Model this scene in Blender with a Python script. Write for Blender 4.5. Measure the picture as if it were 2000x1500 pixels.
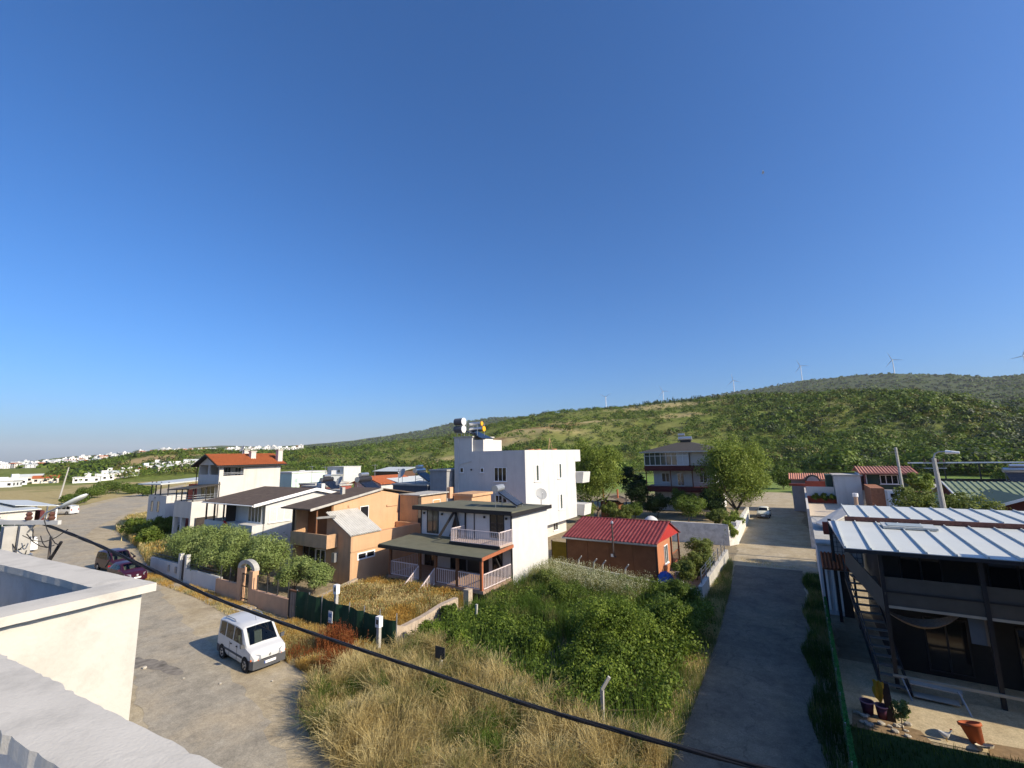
import bpy, math, random
import numpy as np
from mathutils import Vector, Matrix

for _o in list(bpy.data.objects):
    bpy.data.objects.remove(_o)
SC = bpy.context.scene
COL = SC.collection
PI = math.pi
rad = math.radians

# ------------------------------------------------------------------ camera
CAM_H = 9.7
F_PX, YAW, PITCH, ROLL = 870.0, rad(32.3), math.atan(137.0 / 870.0), rad(1.2)
_fw = np.array([-math.sin(YAW), math.cos(YAW), 0.0]); _rt = np.array([math.cos(YAW), math.sin(YAW), 0.0]); _up = np.array([0, 0, 1.0])
_F = _fw * math.cos(PITCH) + _up * math.sin(PITCH); _U = _up * math.cos(PITCH) - _fw * math.sin(PITCH)
CR = _rt * math.cos(ROLL) - _U * math.sin(ROLL); CU = _U * math.cos(ROLL) + _rt * math.sin(ROLL)
cam_data = bpy.data.cameras.new('camera'); cam_data.sensor_width = 36.0; cam_data.lens = F_PX / 2000.0 * 36.0
cam_data.clip_start = 0.05; cam_data.clip_end = 30000.0
cam = bpy.data.objects.new('camera', cam_data); COL.objects.link(cam)
cam.matrix_world = Matrix(((CR[0], CU[0], -_F[0], 0), (CR[1], CU[1], -_F[1], 0), (CR[2], CU[2], -_F[2], CAM_H), (0, 0, 0, 1)))
SC.camera = cam

# ------------------------------------------------------------------ sky, sun, exposure
SUN_EL, SUN_AZ = rad(30.0), rad(3.7)          # azimuth from +X towards +Y
sv = Vector((math.cos(SUN_EL) * math.cos(SUN_AZ), math.cos(SUN_EL) * math.sin(SUN_AZ), math.sin(SUN_EL)))
world = bpy.data.worlds.new('World'); SC.world = world; world.use_nodes = True
_wn = world.node_tree.nodes; _wl = world.node_tree.links
sky = _wn.new('ShaderNodeTexSky'); sky.sky_type = 'NISHITA'; sky.sun_disc = False
sky.sun_elevation = SUN_EL; sky.sun_rotation = math.atan2(sv.x, sv.y)
sky.air_density = 1.0; sky.dust_density = 2.2; sky.ozone_density = 10.0; sky.altitude = 50.0
_hs = _wn.new('ShaderNodeHueSaturation'); _hs.inputs['Saturation'].default_value = 1.09; _hs.inputs['Hue'].default_value = 0.5015
_wl.new(sky.outputs[0], _hs.inputs['Color']); _wl.new(_hs.outputs[0], _wn['Background'].inputs['Color'])
_wn['Background'].inputs['Strength'].default_value = 0.120
sun_data = bpy.data.lights.new('sun', 'SUN'); sun_data.energy = 4.4; sun_data.angle = rad(0.53); sun_data.color = (1.0, 0.875, 0.67)
sun = bpy.data.objects.new('sun', sun_data); COL.objects.link(sun)
sun.rotation_euler = sv.to_track_quat('Z', 'Y').to_euler(); sun.location = (60, 0, 60)
SC.view_settings.view_transform = 'Standard'; SC.view_settings.look = 'None'
SC.view_settings.exposure = 0.63; SC.view_settings.gamma = 1.0; SC.view_settings.use_curve_mapping = False
SC.render.engine = 'CYCLES'
SC.cycles.max_bounces = 6; SC.cycles.diffuse_bounces = 3; SC.cycles.glossy_bounces = 2; SC.cycles.transmission_bounces = 4
SC.cycles.transparent_max_bounces = 4; SC.cycles.volume_bounces = 0; SC.cycles.caustics_reflective = False; SC.cycles.caustics_refractive = False

# ------------------------------------------------------------------ materials
MATS = {}
def mat(name, col, rough=0.8, var=0.12, scale=3.0, bump=0.0, bscale=40.0, metal=0.0, spec=0.3, dirt=None, dirt_amt=0.0, dscale=1.2, streak=False):
    """plain procedural surface: base colour with soft noise variation, optional dirt patches and fine relief"""
    if name in MATS: return MATS[name]
    m = bpy.data.materials.new(name); m.use_nodes = True; MATS[name] = m
    nt = m.node_tree; n = nt.nodes; l = nt.links; b = n['Principled BSDF']
    b.inputs['Roughness'].default_value = rough; b.inputs['Metallic'].default_value = metal; b.inputs['Specular IOR Level'].default_value = spec
    g = n.new('ShaderNodeNewGeometry')
    nz = n.new('ShaderNodeTexNoise'); nz.inputs['Scale'].default_value = scale; nz.inputs['Detail'].default_value = 6
    l.new(g.outputs['Position'], nz.inputs['Vector'])
    mr = n.new('ShaderNodeMapRange'); mr.inputs[1].default_value = 0.25; mr.inputs[2].default_value = 0.75
    mr.inputs[3].default_value = 1 - var; mr.inputs[4].default_value = 1 + var
    l.new(nz.outputs[0], mr.inputs[0])
    mx = n.new('ShaderNodeMix'); mx.data_type = 'RGBA'; mx.blend_type = 'MULTIPLY'; mx.inputs[0].default_value = 1.0
    mx.inputs[6].default_value = (*col, 1)
    cb = n.new('ShaderNodeCombineColor'); 
    for i in range(3): l.new(mr.outputs[0], cb.inputs[i])
    l.new(cb.outputs[0], mx.inputs[7]); out = mx.outputs[2]
    if dirt is not None:
        dn = n.new('ShaderNodeTexNoise'); dn.inputs['Scale'].default_value = dscale; dn.inputs['Detail'].default_value = 8; dn.inputs['Roughness'].default_value = 0.7
        if streak:
            mp = n.new('ShaderNodeMapping'); mp.inputs['Scale'].default_value = (2.2, 2.2, 0.22)
            l.new(g.outputs['Position'], mp.inputs['Vector']); l.new(mp.outputs[0], dn.inputs['Vector'])
        else: l.new(g.outputs['Position'], dn.inputs['Vector'])
        dr = n.new('ShaderNodeMapRange'); dr.inputs[1].default_value = 0.5; dr.inputs[2].default_value = 0.72; dr.inputs[4].default_value = dirt_amt
        l.new(dn.outputs[0], dr.inputs[0])
        m2 = n.new('ShaderNodeMix'); m2.data_type = 'RGBA'; l.new(dr.outputs[0], m2.inputs[0]); l.new(out, m2.inputs[6]); m2.inputs[7].default_value = (*dirt, 1)
        out = m2.outputs[2]
    l.new(out, b.inputs['Base Color'])
    if bump > 0:
        bn = n.new('ShaderNodeTexNoise'); bn.inputs['Scale'].default_value = bscale; bn.inputs['Detail'].default_value = 4
        l.new(g.outputs['Position'], bn.inputs['Vector'])
        bp = n.new('ShaderNodeBump'); bp.inputs['Strength'].default_value = bump; bp.inputs['Distance'].default_value = 0.02
        l.new(bn.outputs[0], bp.inputs['Height']); l.new(bp.outputs[0], b.inputs['Normal'])
    return m

def leafmat(name, c1, c2, c3=None, trans=0.35, clump=0.6, rough=0.6):
    """foliage: colour varies from leaf to leaf and from clump to clump, some light passes through"""
    if name in MATS: return MATS[name]
    m = bpy.data.materials.new(name); m.use_nodes = True; MATS[name] = m
    nt = m.node_tree; n = nt.nodes; l = nt.links; b = n['Principled BSDF']; o = n['Material Output']
    b.inputs['Roughness'].default_value = rough; b.inputs['Specular IOR Level'].default_value = 0.25
    g = n.new('ShaderNodeNewGeometry')
    nz = n.new('ShaderNodeTexNoise'); nz.inputs['Scale'].default_value = clump; nz.inputs['Detail'].default_value = 3
    l.new(g.outputs['Position'], nz.inputs['Vector'])
    ad = n.new('ShaderNodeMath'); ad.operation = 'MULTIPLY_ADD'; ad.inputs[1].default_value = 0.45; l.new(g.outputs['Random Per Island'], ad.inputs[0])
    mr = n.new('ShaderNodeMapRange'); mr.inputs[1].default_value = 0.3; mr.inputs[2].default_value = 0.7; mr.inputs[4].default_value = 0.55
    l.new(nz.outputs[0], mr.inputs[0]); l.new(mr.outputs[0], ad.inputs[2])
    r = n.new('ShaderNodeValToRGB'); r.color_ramp.elements[0].color = (*c1, 1); r.color_ramp.elements[1].color = (*(c3 or c2), 1)
    if c3:
        e = r.color_ramp.elements.new(0.5); e.color = (*c2, 1)
    l.new(ad.outputs[0], r.inputs[0]); l.new(r.outputs[0], b.inputs['Base Color'])
    if trans > 0:
        t = n.new('ShaderNodeBsdfTranslucent'); l.new(r.outputs[0], t.inputs['Color'])
        ms = n.new('ShaderNodeMixShader'); ms.inputs[0].default_value = trans
        l.new(b.outputs[0], ms.inputs[1]); l.new(t.outputs[0], ms.inputs[2]); l.new(ms.outputs[0], o.inputs['Surface'])
    return m

def glassmat(name, col, rough=0.08):
    if name in MATS: return MATS[name]
    m = bpy.data.materials.new(name); m.use_nodes = True; MATS[name] = m
    b = m.node_tree.nodes['Principled BSDF']; b.inputs['Base Color'].default_value = (*col, 1)
    b.inputs['Roughness'].default_value = rough; b.inputs['Specular IOR Level'].default_value = 0.6
    return m

# ------------------------------------------------------------------ mesh helpers
class MB:
    """collects boxes, prisms, tubes and sheets in world coordinates; build() links them as ONE mesh object"""
    def __init__(s): s.v = []; s.f = []
    def add(s, vs, fs):
        k = len(s.v); s.v += [tuple(map(float, p)) for p in vs]; s.f += [tuple(k + i for i in f) for f in fs]; return s
    def box(s, x0, x1, y0, y1, z0, z1):
        return s.add([(x0, y0, z0), (x1, y0, z0), (x1, y1, z0), (x0, y1, z0), (x0, y0, z1), (x1, y0, z1), (x1, y1, z1), (x0, y1, z1)],
                     [(3, 2, 1, 0), (4, 5, 6, 7), (0, 1, 5, 4), (1, 2, 6, 5), (2, 3, 7, 6), (3, 0, 4, 7)])
    def ext(s, poly, vec):
        n = len(poly); p = [Vector(q) for q in poly]; w = Vector(vec)
        return s.add([tuple(q) for q in p] + [tuple(q + w) for q in p],
                     [tuple(range(n))[::-1], tuple(range(n, 2 * n))] + [(i, (i + 1) % n, n + (i + 1) % n, n + i) for i in range(n)])
    def quad(s, a, b, c, d): return s.add([a, b, c, d], [(0, 1, 2, 3)])
    def slab(s, a, b, c, d, t):
        """four corners (upper side) and a thickness downwards"""
        q = [Vector(k) for k in (a, b, c, d)]
        return s.ext([tuple(k) for k in q], (0, 0, -t))
    def tube(s, pts, r, n=8, r1=None, cap=True):
        pts = [Vector(p) for p in pts]; m = len(pts); vs = []; fs = []
        up = Vector((0.13, 0.07, 1)); prev = None
        for i, p in enumerate(pts):
            d = (pts[min(i + 1, m - 1)] - pts[max(i - 1, 0)]).normalized()
            a = d.cross(up)
            if a.length < 1e-3 or abs(d.z) > 0.97: a = d.cross(Vector((1, 0.01, 0)))
            a.normalize()
            if prev is not None:
                a = (prev - d * prev.dot(d)); a.normalize()
            prev = a; b = d.cross(a)
            rr = r if r1 is None else r + (r1 - r) * i / max(1, m - 1)
            for k in range(n):
                t = 2 * PI * k / n; vs.append(tuple(p + a * (rr * math.cos(t)) + b * (rr * math.sin(t))))
        for i in range(m - 1):
            for k in range(n):
                fs.append((i * n + k, i * n + (k + 1) % n, (i + 1) * n + (k + 1) % n, (i + 1) * n + k))
        if cap: fs += [tuple(range(n))[::-1], tuple(range((m - 1) * n, m * n))]
        return s.add(vs, fs)
    def bar(s, a, b, w, h=None):
        """square bar between two points"""
        h = h or w; a = Vector(a); b = Vector(b); d = (b - a).normalized()
        u = d.cross(Vector((0, 0, 1)))
        if u.length < 1e-3: u = Vector((1, 0, 0))
        u.normalize(); v = u.cross(d)
        P = [a + u * w / 2 * sx + v * h / 2 * sy for sx, sy in ((-1, -1), (1, -1), (1, 1), (-1, 1))]
        return s.ext([tuple(p) for p in P], tuple(b - a))
    def lathe(s, c, prof, n=16):
        vs = []; fs = []
        for r, z in prof:
            for k in range(n): vs.append((c[0] + r * math.cos(2 * PI * k / n), c[1] + r * math.sin(2 * PI * k / n), c[2] + z))
        for i in range(len(prof) - 1):
            for k in range(n): fs.append((i * n + k, i * n + (k + 1) % n, (i + 1) * n + (k + 1) % n, (i + 1) * n + k))
        return s.add(vs, fs)
    def sheet(s, p0, u, v, n, amp, kind='sin', t=0.0, per=6):
        """ribbed sheet: origin p0, u across the n ribs, v along them"""
        p0, u, v = Vector(p0), Vector(u), Vector(v); nn = u.cross(v).normalized()
        if nn.z < 0: nn = -nn
        prof = []
        if kind == 'sin':
            m = n * per
            prof = [(i / m, amp * math.sin(2 * PI * i / per)) for i in range(m + 1)]
        else:
            for i in range(n): prof += [(i / n, 0), ((i + .42) / n, 0), ((i + .55) / n, amp), ((i + .85) / n, amp), ((i + .98) / n, 0)]
            prof.append((1.0, 0))
        vs = []
        for a, h in prof:
            q = p0 + u * a + nn * h; vs += [tuple(q), tuple(q + v)]
        fs = [(2 * i, 2 * i + 2, 2 * i + 3, 2 * i + 1) for i in range(len(prof) - 1)]
        s.add(vs, fs)
        if t > 0:
            q0 = p0 - nn * (t + amp)
            s.add([tuple(q0), tuple(q0 + u), tuple(q0 + u + v), tuple(q0 + v)], [(3, 2, 1, 0)])
        return s
    def build(s, name, material, parent=None, smooth=False, label=None, kind=None):
        off = np.zeros(3)
        if parent is not None:
            r = parent
            while r.parent is not None: r = r.parent
            off = np.array(r.location)
        me = bpy.data.meshes.new(name); me.from_pydata([tuple(np.array(p) - off) for p in s.v] if parent is not None else s.v, [], s.f)
        if material is not None: me.materials.append(material)
        if smooth: me.polygons.foreach_set('use_smooth', [True] * len(me.polygons))
        me.update()
        o = bpy.data.objects.new(name, me); COL.objects.link(o)
        if parent is not None: o.parent = parent
        if label: o['label'] = label
        if kind: o['kind'] = kind
        return o

def tag(o, label, cat, group=None):
    o['label'] = label; o['category'] = cat
    if group: o['group'] = group
    return o
def thing(name, label, cat, loc=(0, 0, 0), group=None):
    o = bpy.data.objects.new(name, None); COL.objects.link(o); o.location = loc; o.empty_display_size = 0.2
    return tag(o, label, cat, group)
def dup(root, loc, rotz=0.0, label=None, group=None, scale=None):
    r = root.copy(); COL.objects.link(r); r.location = loc; r.rotation_euler = (0, 0, rotz)
    if scale: r.scale = scale
    if label: r['label'] = label
    if group: r['group'] = group
    for ch in list(root.children):
        c = ch.copy(); COL.objects.link(c); c.parent = r
        for g in list(ch.children):
            d = g.copy(); COL.objects.link(d); d.parent = c
    return r
def share(parent, src, offset, name=None):
    """another piece with the same mesh, moved by offset"""
    c = src.copy(); COL.objects.link(c); c.parent = parent; c.location = Vector(src.location) + Vector(offset); return c

def quadmesh(name, Q, material, parent=None, midx=None, mats=None):
    """Q: (M,4,3) array of quads -> one mesh object, fast"""
    Q = np.asarray(Q, dtype=np.float32); M = len(Q)
    off = np.zeros(3, np.float32)
    if parent is not None:
        r = parent
        while r.parent is not None: r = r.parent
        off = np.array(r.location, np.float32)
    me = bpy.data.meshes.new(name)
    me.vertices.add(M * 4); me.vertices.foreach_set('co', (Q - off).reshape(-1))
    me.loops.add(M * 4); me.loops.foreach_set('vertex_index', np.arange(M * 4, dtype=np.int32))
    me.polygons.add(M); me.polygons.foreach_set('loop_start', np.arange(M, dtype=np.int32) * 4)
    try: me.polygons.foreach_set('loop_total', np.full(M, 4, np.int32))
    except Exception: pass
    for mm in (mats or [material]): me.materials.append(mm)
    if midx is not None: me.polygons.foreach_set('material_index', np.asarray(midx, np.int32))
    me.update(calc_edges=True)
    o = bpy.data.objects.new(name, me); COL.objects.link(o)
    if parent is not None: o.parent = parent
    return o

RNG = np.random.default_rng(7)
def unit(a): return a / np.maximum(np.linalg.norm(a, axis=-1, keepdims=True), 1e-9)
def leaf_quads(P, Nrm, size, aspect=0.5, rng=RNG, jit=0.7):
    """rhombic leaves at P facing roughly Nrm"""
    M = len(P); n = unit(Nrm + jit * rng.normal(size=(M, 3)))
    t = unit(np.cross(n, rng.normal(size=(M, 3)))); b = np.cross(n, t)
    s = np.asarray(size).reshape(-1, 1) * np.ones((M, 1))
    L = t * s; W = b * s * aspect
    return np.stack([P - L * .5, P + W * .5 - L * .05, P + L * .5, P - W * .5 - L * .05], axis=1)
def blob_leaves(C, Rad, K, size, rng=RNG, squash=0.8, hollow=0.55, low=-0.5, aspect=0.6, jit=0.5):
    """K leaves spread through the shell of each blob (centres C, radii Rad)"""
    M = len(C); d = unit(rng.normal(size=(M, K, 3))); d[..., 2] = np.where(d[..., 2] < low, -d[..., 2], d[..., 2])
    rr = (hollow + (1 - hollow) * rng.random((M, K, 1)) ** 0.6) * (1 + 0.12 * rng.normal(size=(M, K, 1)))
    P = C[:, None, :] + d * rr * Rad[:, None, None] * np.array([1, 1, squash])
    S = np.broadcast_to(np.asarray(size).reshape(-1, 1), (M, K)) * (0.6 + 0.8 * rng.random((M, K)))
    return leaf_quads(P.reshape(-1, 3), d.reshape(-1, 3), S.reshape(-1), aspect, rng, jit)
def blades(P, h, w, lean, rng=RNG, head=0.0):
    """grass blades rooted at P: one narrow quad each, plus a seed head quad when head>0"""
    M = len(P); a = rng.random(M) * 2 * PI; d = np.stack([np.cos(a), np.sin(a), 0 * a], 1)
    p = np.stack([-np.sin(a), np.cos(a), 0 * a], 1)
    ln = (rng.normal(size=(M, 1)) * lean + np.array([[0.0]])) * np.asarray(h).reshape(-1, 1)
    tip = P + d * ln + np.stack([0 * a, 0 * a, np.asarray(h) * np.ones(M)], 1)
    W = p * (np.asarray(w) * np.ones(M)).reshape(-1, 1)
    Q = np.stack([P - W, P + W, tip + W * .25, tip - W * .25], 1)
    if head > 0:
        k = rng.random(M) < 0.75
        T = tip[k]; hs = head * (0.6 + rng.random((k.sum(), 1)))
        up = unit(tip[k] - P[k]); ww = p[k] * hs * .16
        H = np.stack([T - up * hs * .4, T + ww, T + up * hs * .6, T - ww], 1)
        Q = np.concatenate([Q, H])
    return Q
def clump_blades(centres, per, h0, h1, spread, w, lean, rng=RNG):
    """tussocks: blades fan out from each centre, bend over together to one side; two quads a blade"""
    n = len(centres); a = rng.normal(size=(n, 1)) * 1.1 - 0.6; H = h0 + (h1 - h0) * rng.random((n, 1))
    ang = a + rng.normal(size=(n, per)) * 0.8; k = np.abs(rng.normal(size=(n, per))) * lean + 0.08
    h = H * (0.55 + 0.5 * rng.random((n, per))); b = centres[:, None, :] + rng.normal(size=(n, per, 2)) * spread
    d = np.stack([np.cos(ang), np.sin(ang)], -1); z = np.zeros((n, per, 1)); P0 = np.concatenate([b, z], -1)
    P1 = np.concatenate([b + d * (k * h * 0.3)[..., None], (h * 0.62)[..., None]], -1); P2 = np.concatenate([b + d * (k * h)[..., None], (h * (1 - 0.25 * k))[..., None]], -1)
    ph = rng.random((n, per)) * 6.28; W = np.stack([np.cos(ph), np.sin(ph), 0 * ph], -1) * w
    Q = np.stack([np.stack([P0 - W, P0 + W, P1 + W * .8, P1 - W * .8], -2), np.stack([P1 - W * .8, P1 + W * .8, P2 + W * .9, P2 - W * .9], -2)], 2)
    return Q.reshape(-1, 4, 3), n
def poly_sample(poly, n, rng=RNG):
    """random points inside a ground polygon"""
    p = np.array(poly, float); lo, hi = p.min(0), p.max(0); out = np.zeros((0, 2))
    while len(out) < n:
        q = lo + (hi - lo) * rng.random((n * 2, 2)); out = np.concatenate([out, q[inpoly(q, p)]])
    return out[:n]
def inpoly(q, p):
    x, y = q[:, 0], q[:, 1]; c = np.zeros(len(q), bool); j = len(p) - 1
    for i in range(len(p)):
        k = ((p[i, 1] > y) != (p[j, 1] > y)) & (x < (p[j, 0] - p[i, 0]) * (y - p[i, 1]) / (p[j, 1] - p[i, 1] + 1e-12) + p[i, 0])
        c ^= k; j = i
    return c
_ph = np.random.default_rng(3).random((24, 3)) * 6.28
def vnoise(x, y, s=1.0, seed=0):
    """cheap smooth noise in 0..1"""
    x = np.asarray(x) * s; y = np.asarray(y) * s; v = 0; a = 1.0; t = 0
    for i in range(6):
        p = _ph[(i + seed) % 24]; th = p[2] * 3 + i * 1.3
        u = x * math.cos(th) + y * math.sin(th); w = -x * math.sin(th) + y * math.cos(th)
        v = v + a * np.sin(u + p[0] + 0.7 * np.sin(w * 0.8 + p[1])) * np.sin(w * 1.1 + p[1]); t += a
        x = x * 1.65; y = y * 1.65; a *= 0.72
    return 0.5 + 0.5 * v / t * 1.6
# ================================================================== the lie of the land
def pix_dir(px, py):
    d = _F * F_PX + CR * (px - 1000.0) + CU * (750.0 - py); h = math.hypot(d[0], d[1])
    return math.atan2(d[0], d[1]), d[2] / h
def profile(pts):
    a = [pix_dir(*p) for p in pts]; a.sort(); return np.array([q[0] for q in a]), np.array([q[1] for q in a])
NEAR = profile([(-700, 960), (-300, 925), (0, 916), (150, 914), (195, 908), (240, 897), (290, 889), (340, 887), (400, 885), (470, 886), (560, 884), (620, 882), (700, 877), (780, 866), (860, 856), (930, 842),
                (1000, 824), (1065, 809), (1100, 805), (1200, 799), (1300, 788), (1400, 780), (1480, 775), (1560, 772), (1640, 768), (1720, 771), (1800, 773), (1880, 780), (1950, 802), (2010, 806), (2300, 800), (3200, 700)])
MID = profile([(-700, 950), (-300, 920), (0, 911), (60, 908), (100, 905), (180, 897), (240, 890), (300, 884), (380, 881), (430, 879), (500, 878), (570, 876), (650, 874), (700, 874), (780, 866), (860, 858), (950, 845), (1060, 822), (1200, 808), (1400, 795), (1640, 790), (1880, 788), (1960, 788), (2100, 780), (3200, 690)])
FAR = profile([(-700, 945), (-300, 914), (0, 905), (50, 903), (90, 897), (140, 891), (190, 888), (250, 887), (330, 883), (375, 874), (430, 870), (480, 871), (520, 873), (570, 870), (600, 868), (680, 861), (760, 850), (830, 840), (870, 829), (960, 816), (1050, 814), (1180, 797),
               (1300, 787), (1400, 771), (1500, 756), (1560, 745), (1650, 735), (1740, 729.5), (1850, 732), (1940, 737), (2000, 731), (2200, 740), (3200, 640)])
D1 = (np.array([-2.2, -1.45, -1.25, -1.0, -0.75, -0.5, -0.13, 0.15, 0.3, 0.6, 1.2]), np.array([430, 430, 430, 480, 620, 560, 560, 470, 430, 400, 400.]))
D0 = (np.array([-2.2, -1.3, -1.0, -0.75, -0.5, -0.3, 0.0, 0.3, 0.6, 1.2]), np.array([300, 300, 260, 170, 160, 190, 215, 205, 190, 190.]))
D2 = (np.array([-2.2, -1.1, -0.8, -0.5, 1.2]), np.array([1100, 1150, 1150, 1050, 1000.]))
D3 = (np.array([-2.2, -1.15, -0.9, -0.6, 1.2]), np.array([4600, 4600, 3600, 2800, 2700.]))
def smooth(t): t = np.clip(t, 0, 1); return t * t * (3 - 2 * t)
def ground_h(x, y):
    """terrain height over the ground plane: village flat, near scrub hill, town slope, far ridge"""
    x = np.asarray(x, float); y = np.asarray(y, float)
    r = np.hypot(x, y); a = np.arctan2(x, y); a = np.where(y < -abs(x) * 0.5, np.where(x < 0, -2.2, 1.2), a)
    d0 = np.interp(a, *D0); d1 = np.interp(a, *D1); d2 = np.interp(a, *D2); d3 = np.interp(a, *D3)
    h1 = CAM_H + np.interp(a, *NEAR) * d1; h2 = CAM_H + np.interp(a, *MID) * d2; h3 = CAM_H + np.interp(a, *FAR) * d3
    h1 = np.maximum(h1, 0.0); h2 = np.maximum(h2, 0.5); h3 = np.maximum(h3, 1.0)
    t1 = np.clip((r - d0) / (d1 - d0), 0, 1); up = h1 * (0.55 * t1 ** 1.25 + 0.45 * smooth(t1))
    t2 = np.clip((r - d1) / (d2 - d1), 0, 1); m = np.where(r > d1, h1 * (1 - smooth(t2)) + h2 * smooth(t2) - np.minimum(h1, h2) * 0.22 * np.sin(PI * t2), up)
    t3 = np.clip((r - d2) / (d3 - d2), 0, 1); k = np.where(r > d2, h2 + (h3 - h2) * t3 ** 1.3 - 0.1 * h2 * np.sin(PI * t3), m)
    k = np.where(r > d3, h3 * (1 - smooth((r - d3) / 2500.0) * 0.9), k)
    rough = (vnoise(x, y, 0.022, 2) - 0.5) * 9.0 * np.clip((r - d0) / 150, 0, 1) * np.clip(h1 / 30.0, 0, 1) * np.clip((d1 - r) / 120.0 + 0.15, 0.15, 1) * (r < d1 * 1.3)
    return k + np.where(k > 0.5, np.minimum(rough, 6), 0.0)

def patch(x, y, cx, cy, sx, sy, rot=0.0):
    c, s = math.cos(rot), math.sin(rot); u = (x - cx) * c + (y - cy) * s; v = -(x - cx) * s + (y - cy) * c
    return np.exp(-((u / sx) ** 2 + (v / sy) ** 2) ** 1.5)
def polar(px, py_unused, r):
    a, _ = pix_dir(px, 850); return r * math.sin(a), r * math.cos(a)
def cover(x, y):
    """what grows: dry straw, bare orange soil, mown green meadow (0..1 each)"""
    r = np.hypot(x, y); a = np.arctan2(x, y)
    dry = 0.3 * vnoise(x, y, 0.02, 5) + 0.2 * (vnoise(x, y, 0.1, 9) - .5); soil = np.zeros_like(dry); mead = np.zeros_like(dry)
    left = (a < -0.98) & (r > 60)
    dry = np.where(left & (r < 290), 0.95 - 0.35 * (vnoise(x, y, 0.035, 4) > 0.62), dry)
    dry = np.where(left & (r >= 290), dry * 0.7, dry)
    for (px, rr, sx, sy) in ((1290, 520, 60, 30), (1375, 515, 45, 24), (1150, 430, 42, 22), (1060, 360, 40, 20), (1240, 540, 40, 18), (980, 330, 26, 26), (1330, 420, 30, 15), (880, 300, 20, 14)):
        cx, cy = polar(px, 0, rr); dry = np.maximum(dry, 0.9 * patch(x, y, cx, cy, sx, sy, 0.2))
    for (px, rr, sx, sy, ro) in ((1075, 395, 30, 7, 0.5), (1040, 380, 24, 6, 0.5), (1110, 410, 18, 5, .4), (955, 340, 14, 7, 0.1), (970, 350, 10, 5, .2)):
        cx, cy = polar(px, 0, rr); soil = np.maximum(soil, patch(x, y, cx, cy, sx, sy, ro))
    cx, cy = polar(315, 0, 400); soil = np.maximum(soil, 0.45 * patch(x, y, cx, cy, 22, 40, 0.3)); dry = np.maximum(dry, 0.9 * patch(x, y, cx, cy, 24, 44, 0.3))
    mead = np.where((r > 112) & (r < np.interp(a, *D0) + 18) & (a > -0.62), 1.0, mead)
    return np.clip(dry, 0, 1), np.clip(soil, 0, 1), np.clip(mead, 0, 1)

def ground_material():
    m = bpy.data.materials.new('ground_cover'); m.use_nodes = True; nt = m.node_tree; n = nt.nodes; l = nt.links; b = n['Principled BSDF']
    b.inputs['Roughness'].default_value = 0.95; b.inputs['Specular IOR Level'].default_value = 0.1
    g = n.new('ShaderNodeNewGeometry'); at = n.new('ShaderNodeAttribute'); at.attribute_name = 'cover'
    sp = n.new('ShaderNodeSeparateColor'); l.new(at.outputs['Color'], sp.inputs[0])
    def noise(s, d=6, rgh=0.6):
        q = n.new('ShaderNodeTexNoise'); q.inputs['Scale'].default_value = s; q.inputs['Detail'].default_value = d; q.inputs['Roughness'].default_value = rgh; l.new(g.outputs['Position'], q.inputs['Vector']); return q.outputs[0]
    def ramp(x, c):
        q = n.new('ShaderNodeValToRGB'); es = q.color_ramp.elements
        es[0].position = c[0][0]; es[0].color = (*c[0][1], 1); es[1].position = c[-1][0]; es[1].color = (*c[-1][1], 1)
        for p, k in c[1:-1]:
            e = es.new(p); e.color = (*k, 1)
        l.new(x, q.inputs[0]); return q.outputs[0]
    def mix(f, a_, b_):
        q = n.new('ShaderNodeMix'); q.data_type = 'RGBA'; l.new(f, q.inputs[0]); l.new(a_, q.inputs[6]); l.new(b_, q.inputs[7]); return q.outputs[2]
    green = ramp(noise(0.35, 8, 0.75), [(0.3, (0.04, 0.065, 0.010)), (0.5, (0.10, 0.14, 0.02)), (0.7, (0.18, 0.205, 0.035))])
    dry = ramp(noise(0.6, 9, 0.8), [(0.3, (0.24, 0.18, 0.075)), (0.5, (0.38, 0.30, 0.14)), (0.72, (0.48, 0.40, 0.21))])
    soil = ramp(noise(1.2, 8, 0.7), [(0.3, (0.26, 0.14, 0.065)), (0.7, (0.42, 0.26, 0.14))])
    mead = ramp(noise(0.5, 8, 0.7), [(0.3, (0.09, 0.17, 0.03)), (0.7, (0.17, 0.26, 0.05))])
    dirt = ramp(noise(2.0, 9, 0.7), [(0.3, (0.20, 0.155, 0.095)), (0.7, (0.36, 0.30, 0.20))])
    # village earth near the camera, field cover farther out
    va = n.new('ShaderNodeAttribute'); va.attribute_name = 'village'; vs = n.new('ShaderNodeSeparateColor'); l.new(va.outputs['Color'], vs.inputs[0])
    c = mix(sp.outputs[2], green, mead); c = mix(sp.outputs[0], c, dry); c = mix(sp.outputs[1], c, soil); wood = ramp(noise(0.05, 8, 0.7), [(0.3, (0.022, 0.034, 0.012)), (0.7, (0.055, 0.072, 0.022))]); c = mix(vs.outputs[1], c, wood); c = mix(vs.outputs[0], c, dirt)
    l.new(c, b.inputs['Base Color'])
    bp = n.new('ShaderNodeBump'); bp.inputs['Strength'].default_value = 0.6; bp.inputs['Distance'].default_value = 0.25; l.new(noise(1.6, 8, 0.7), bp.inputs['Height']); l.new(bp.outputs[0], b.inputs['Normal'])
    return m

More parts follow.
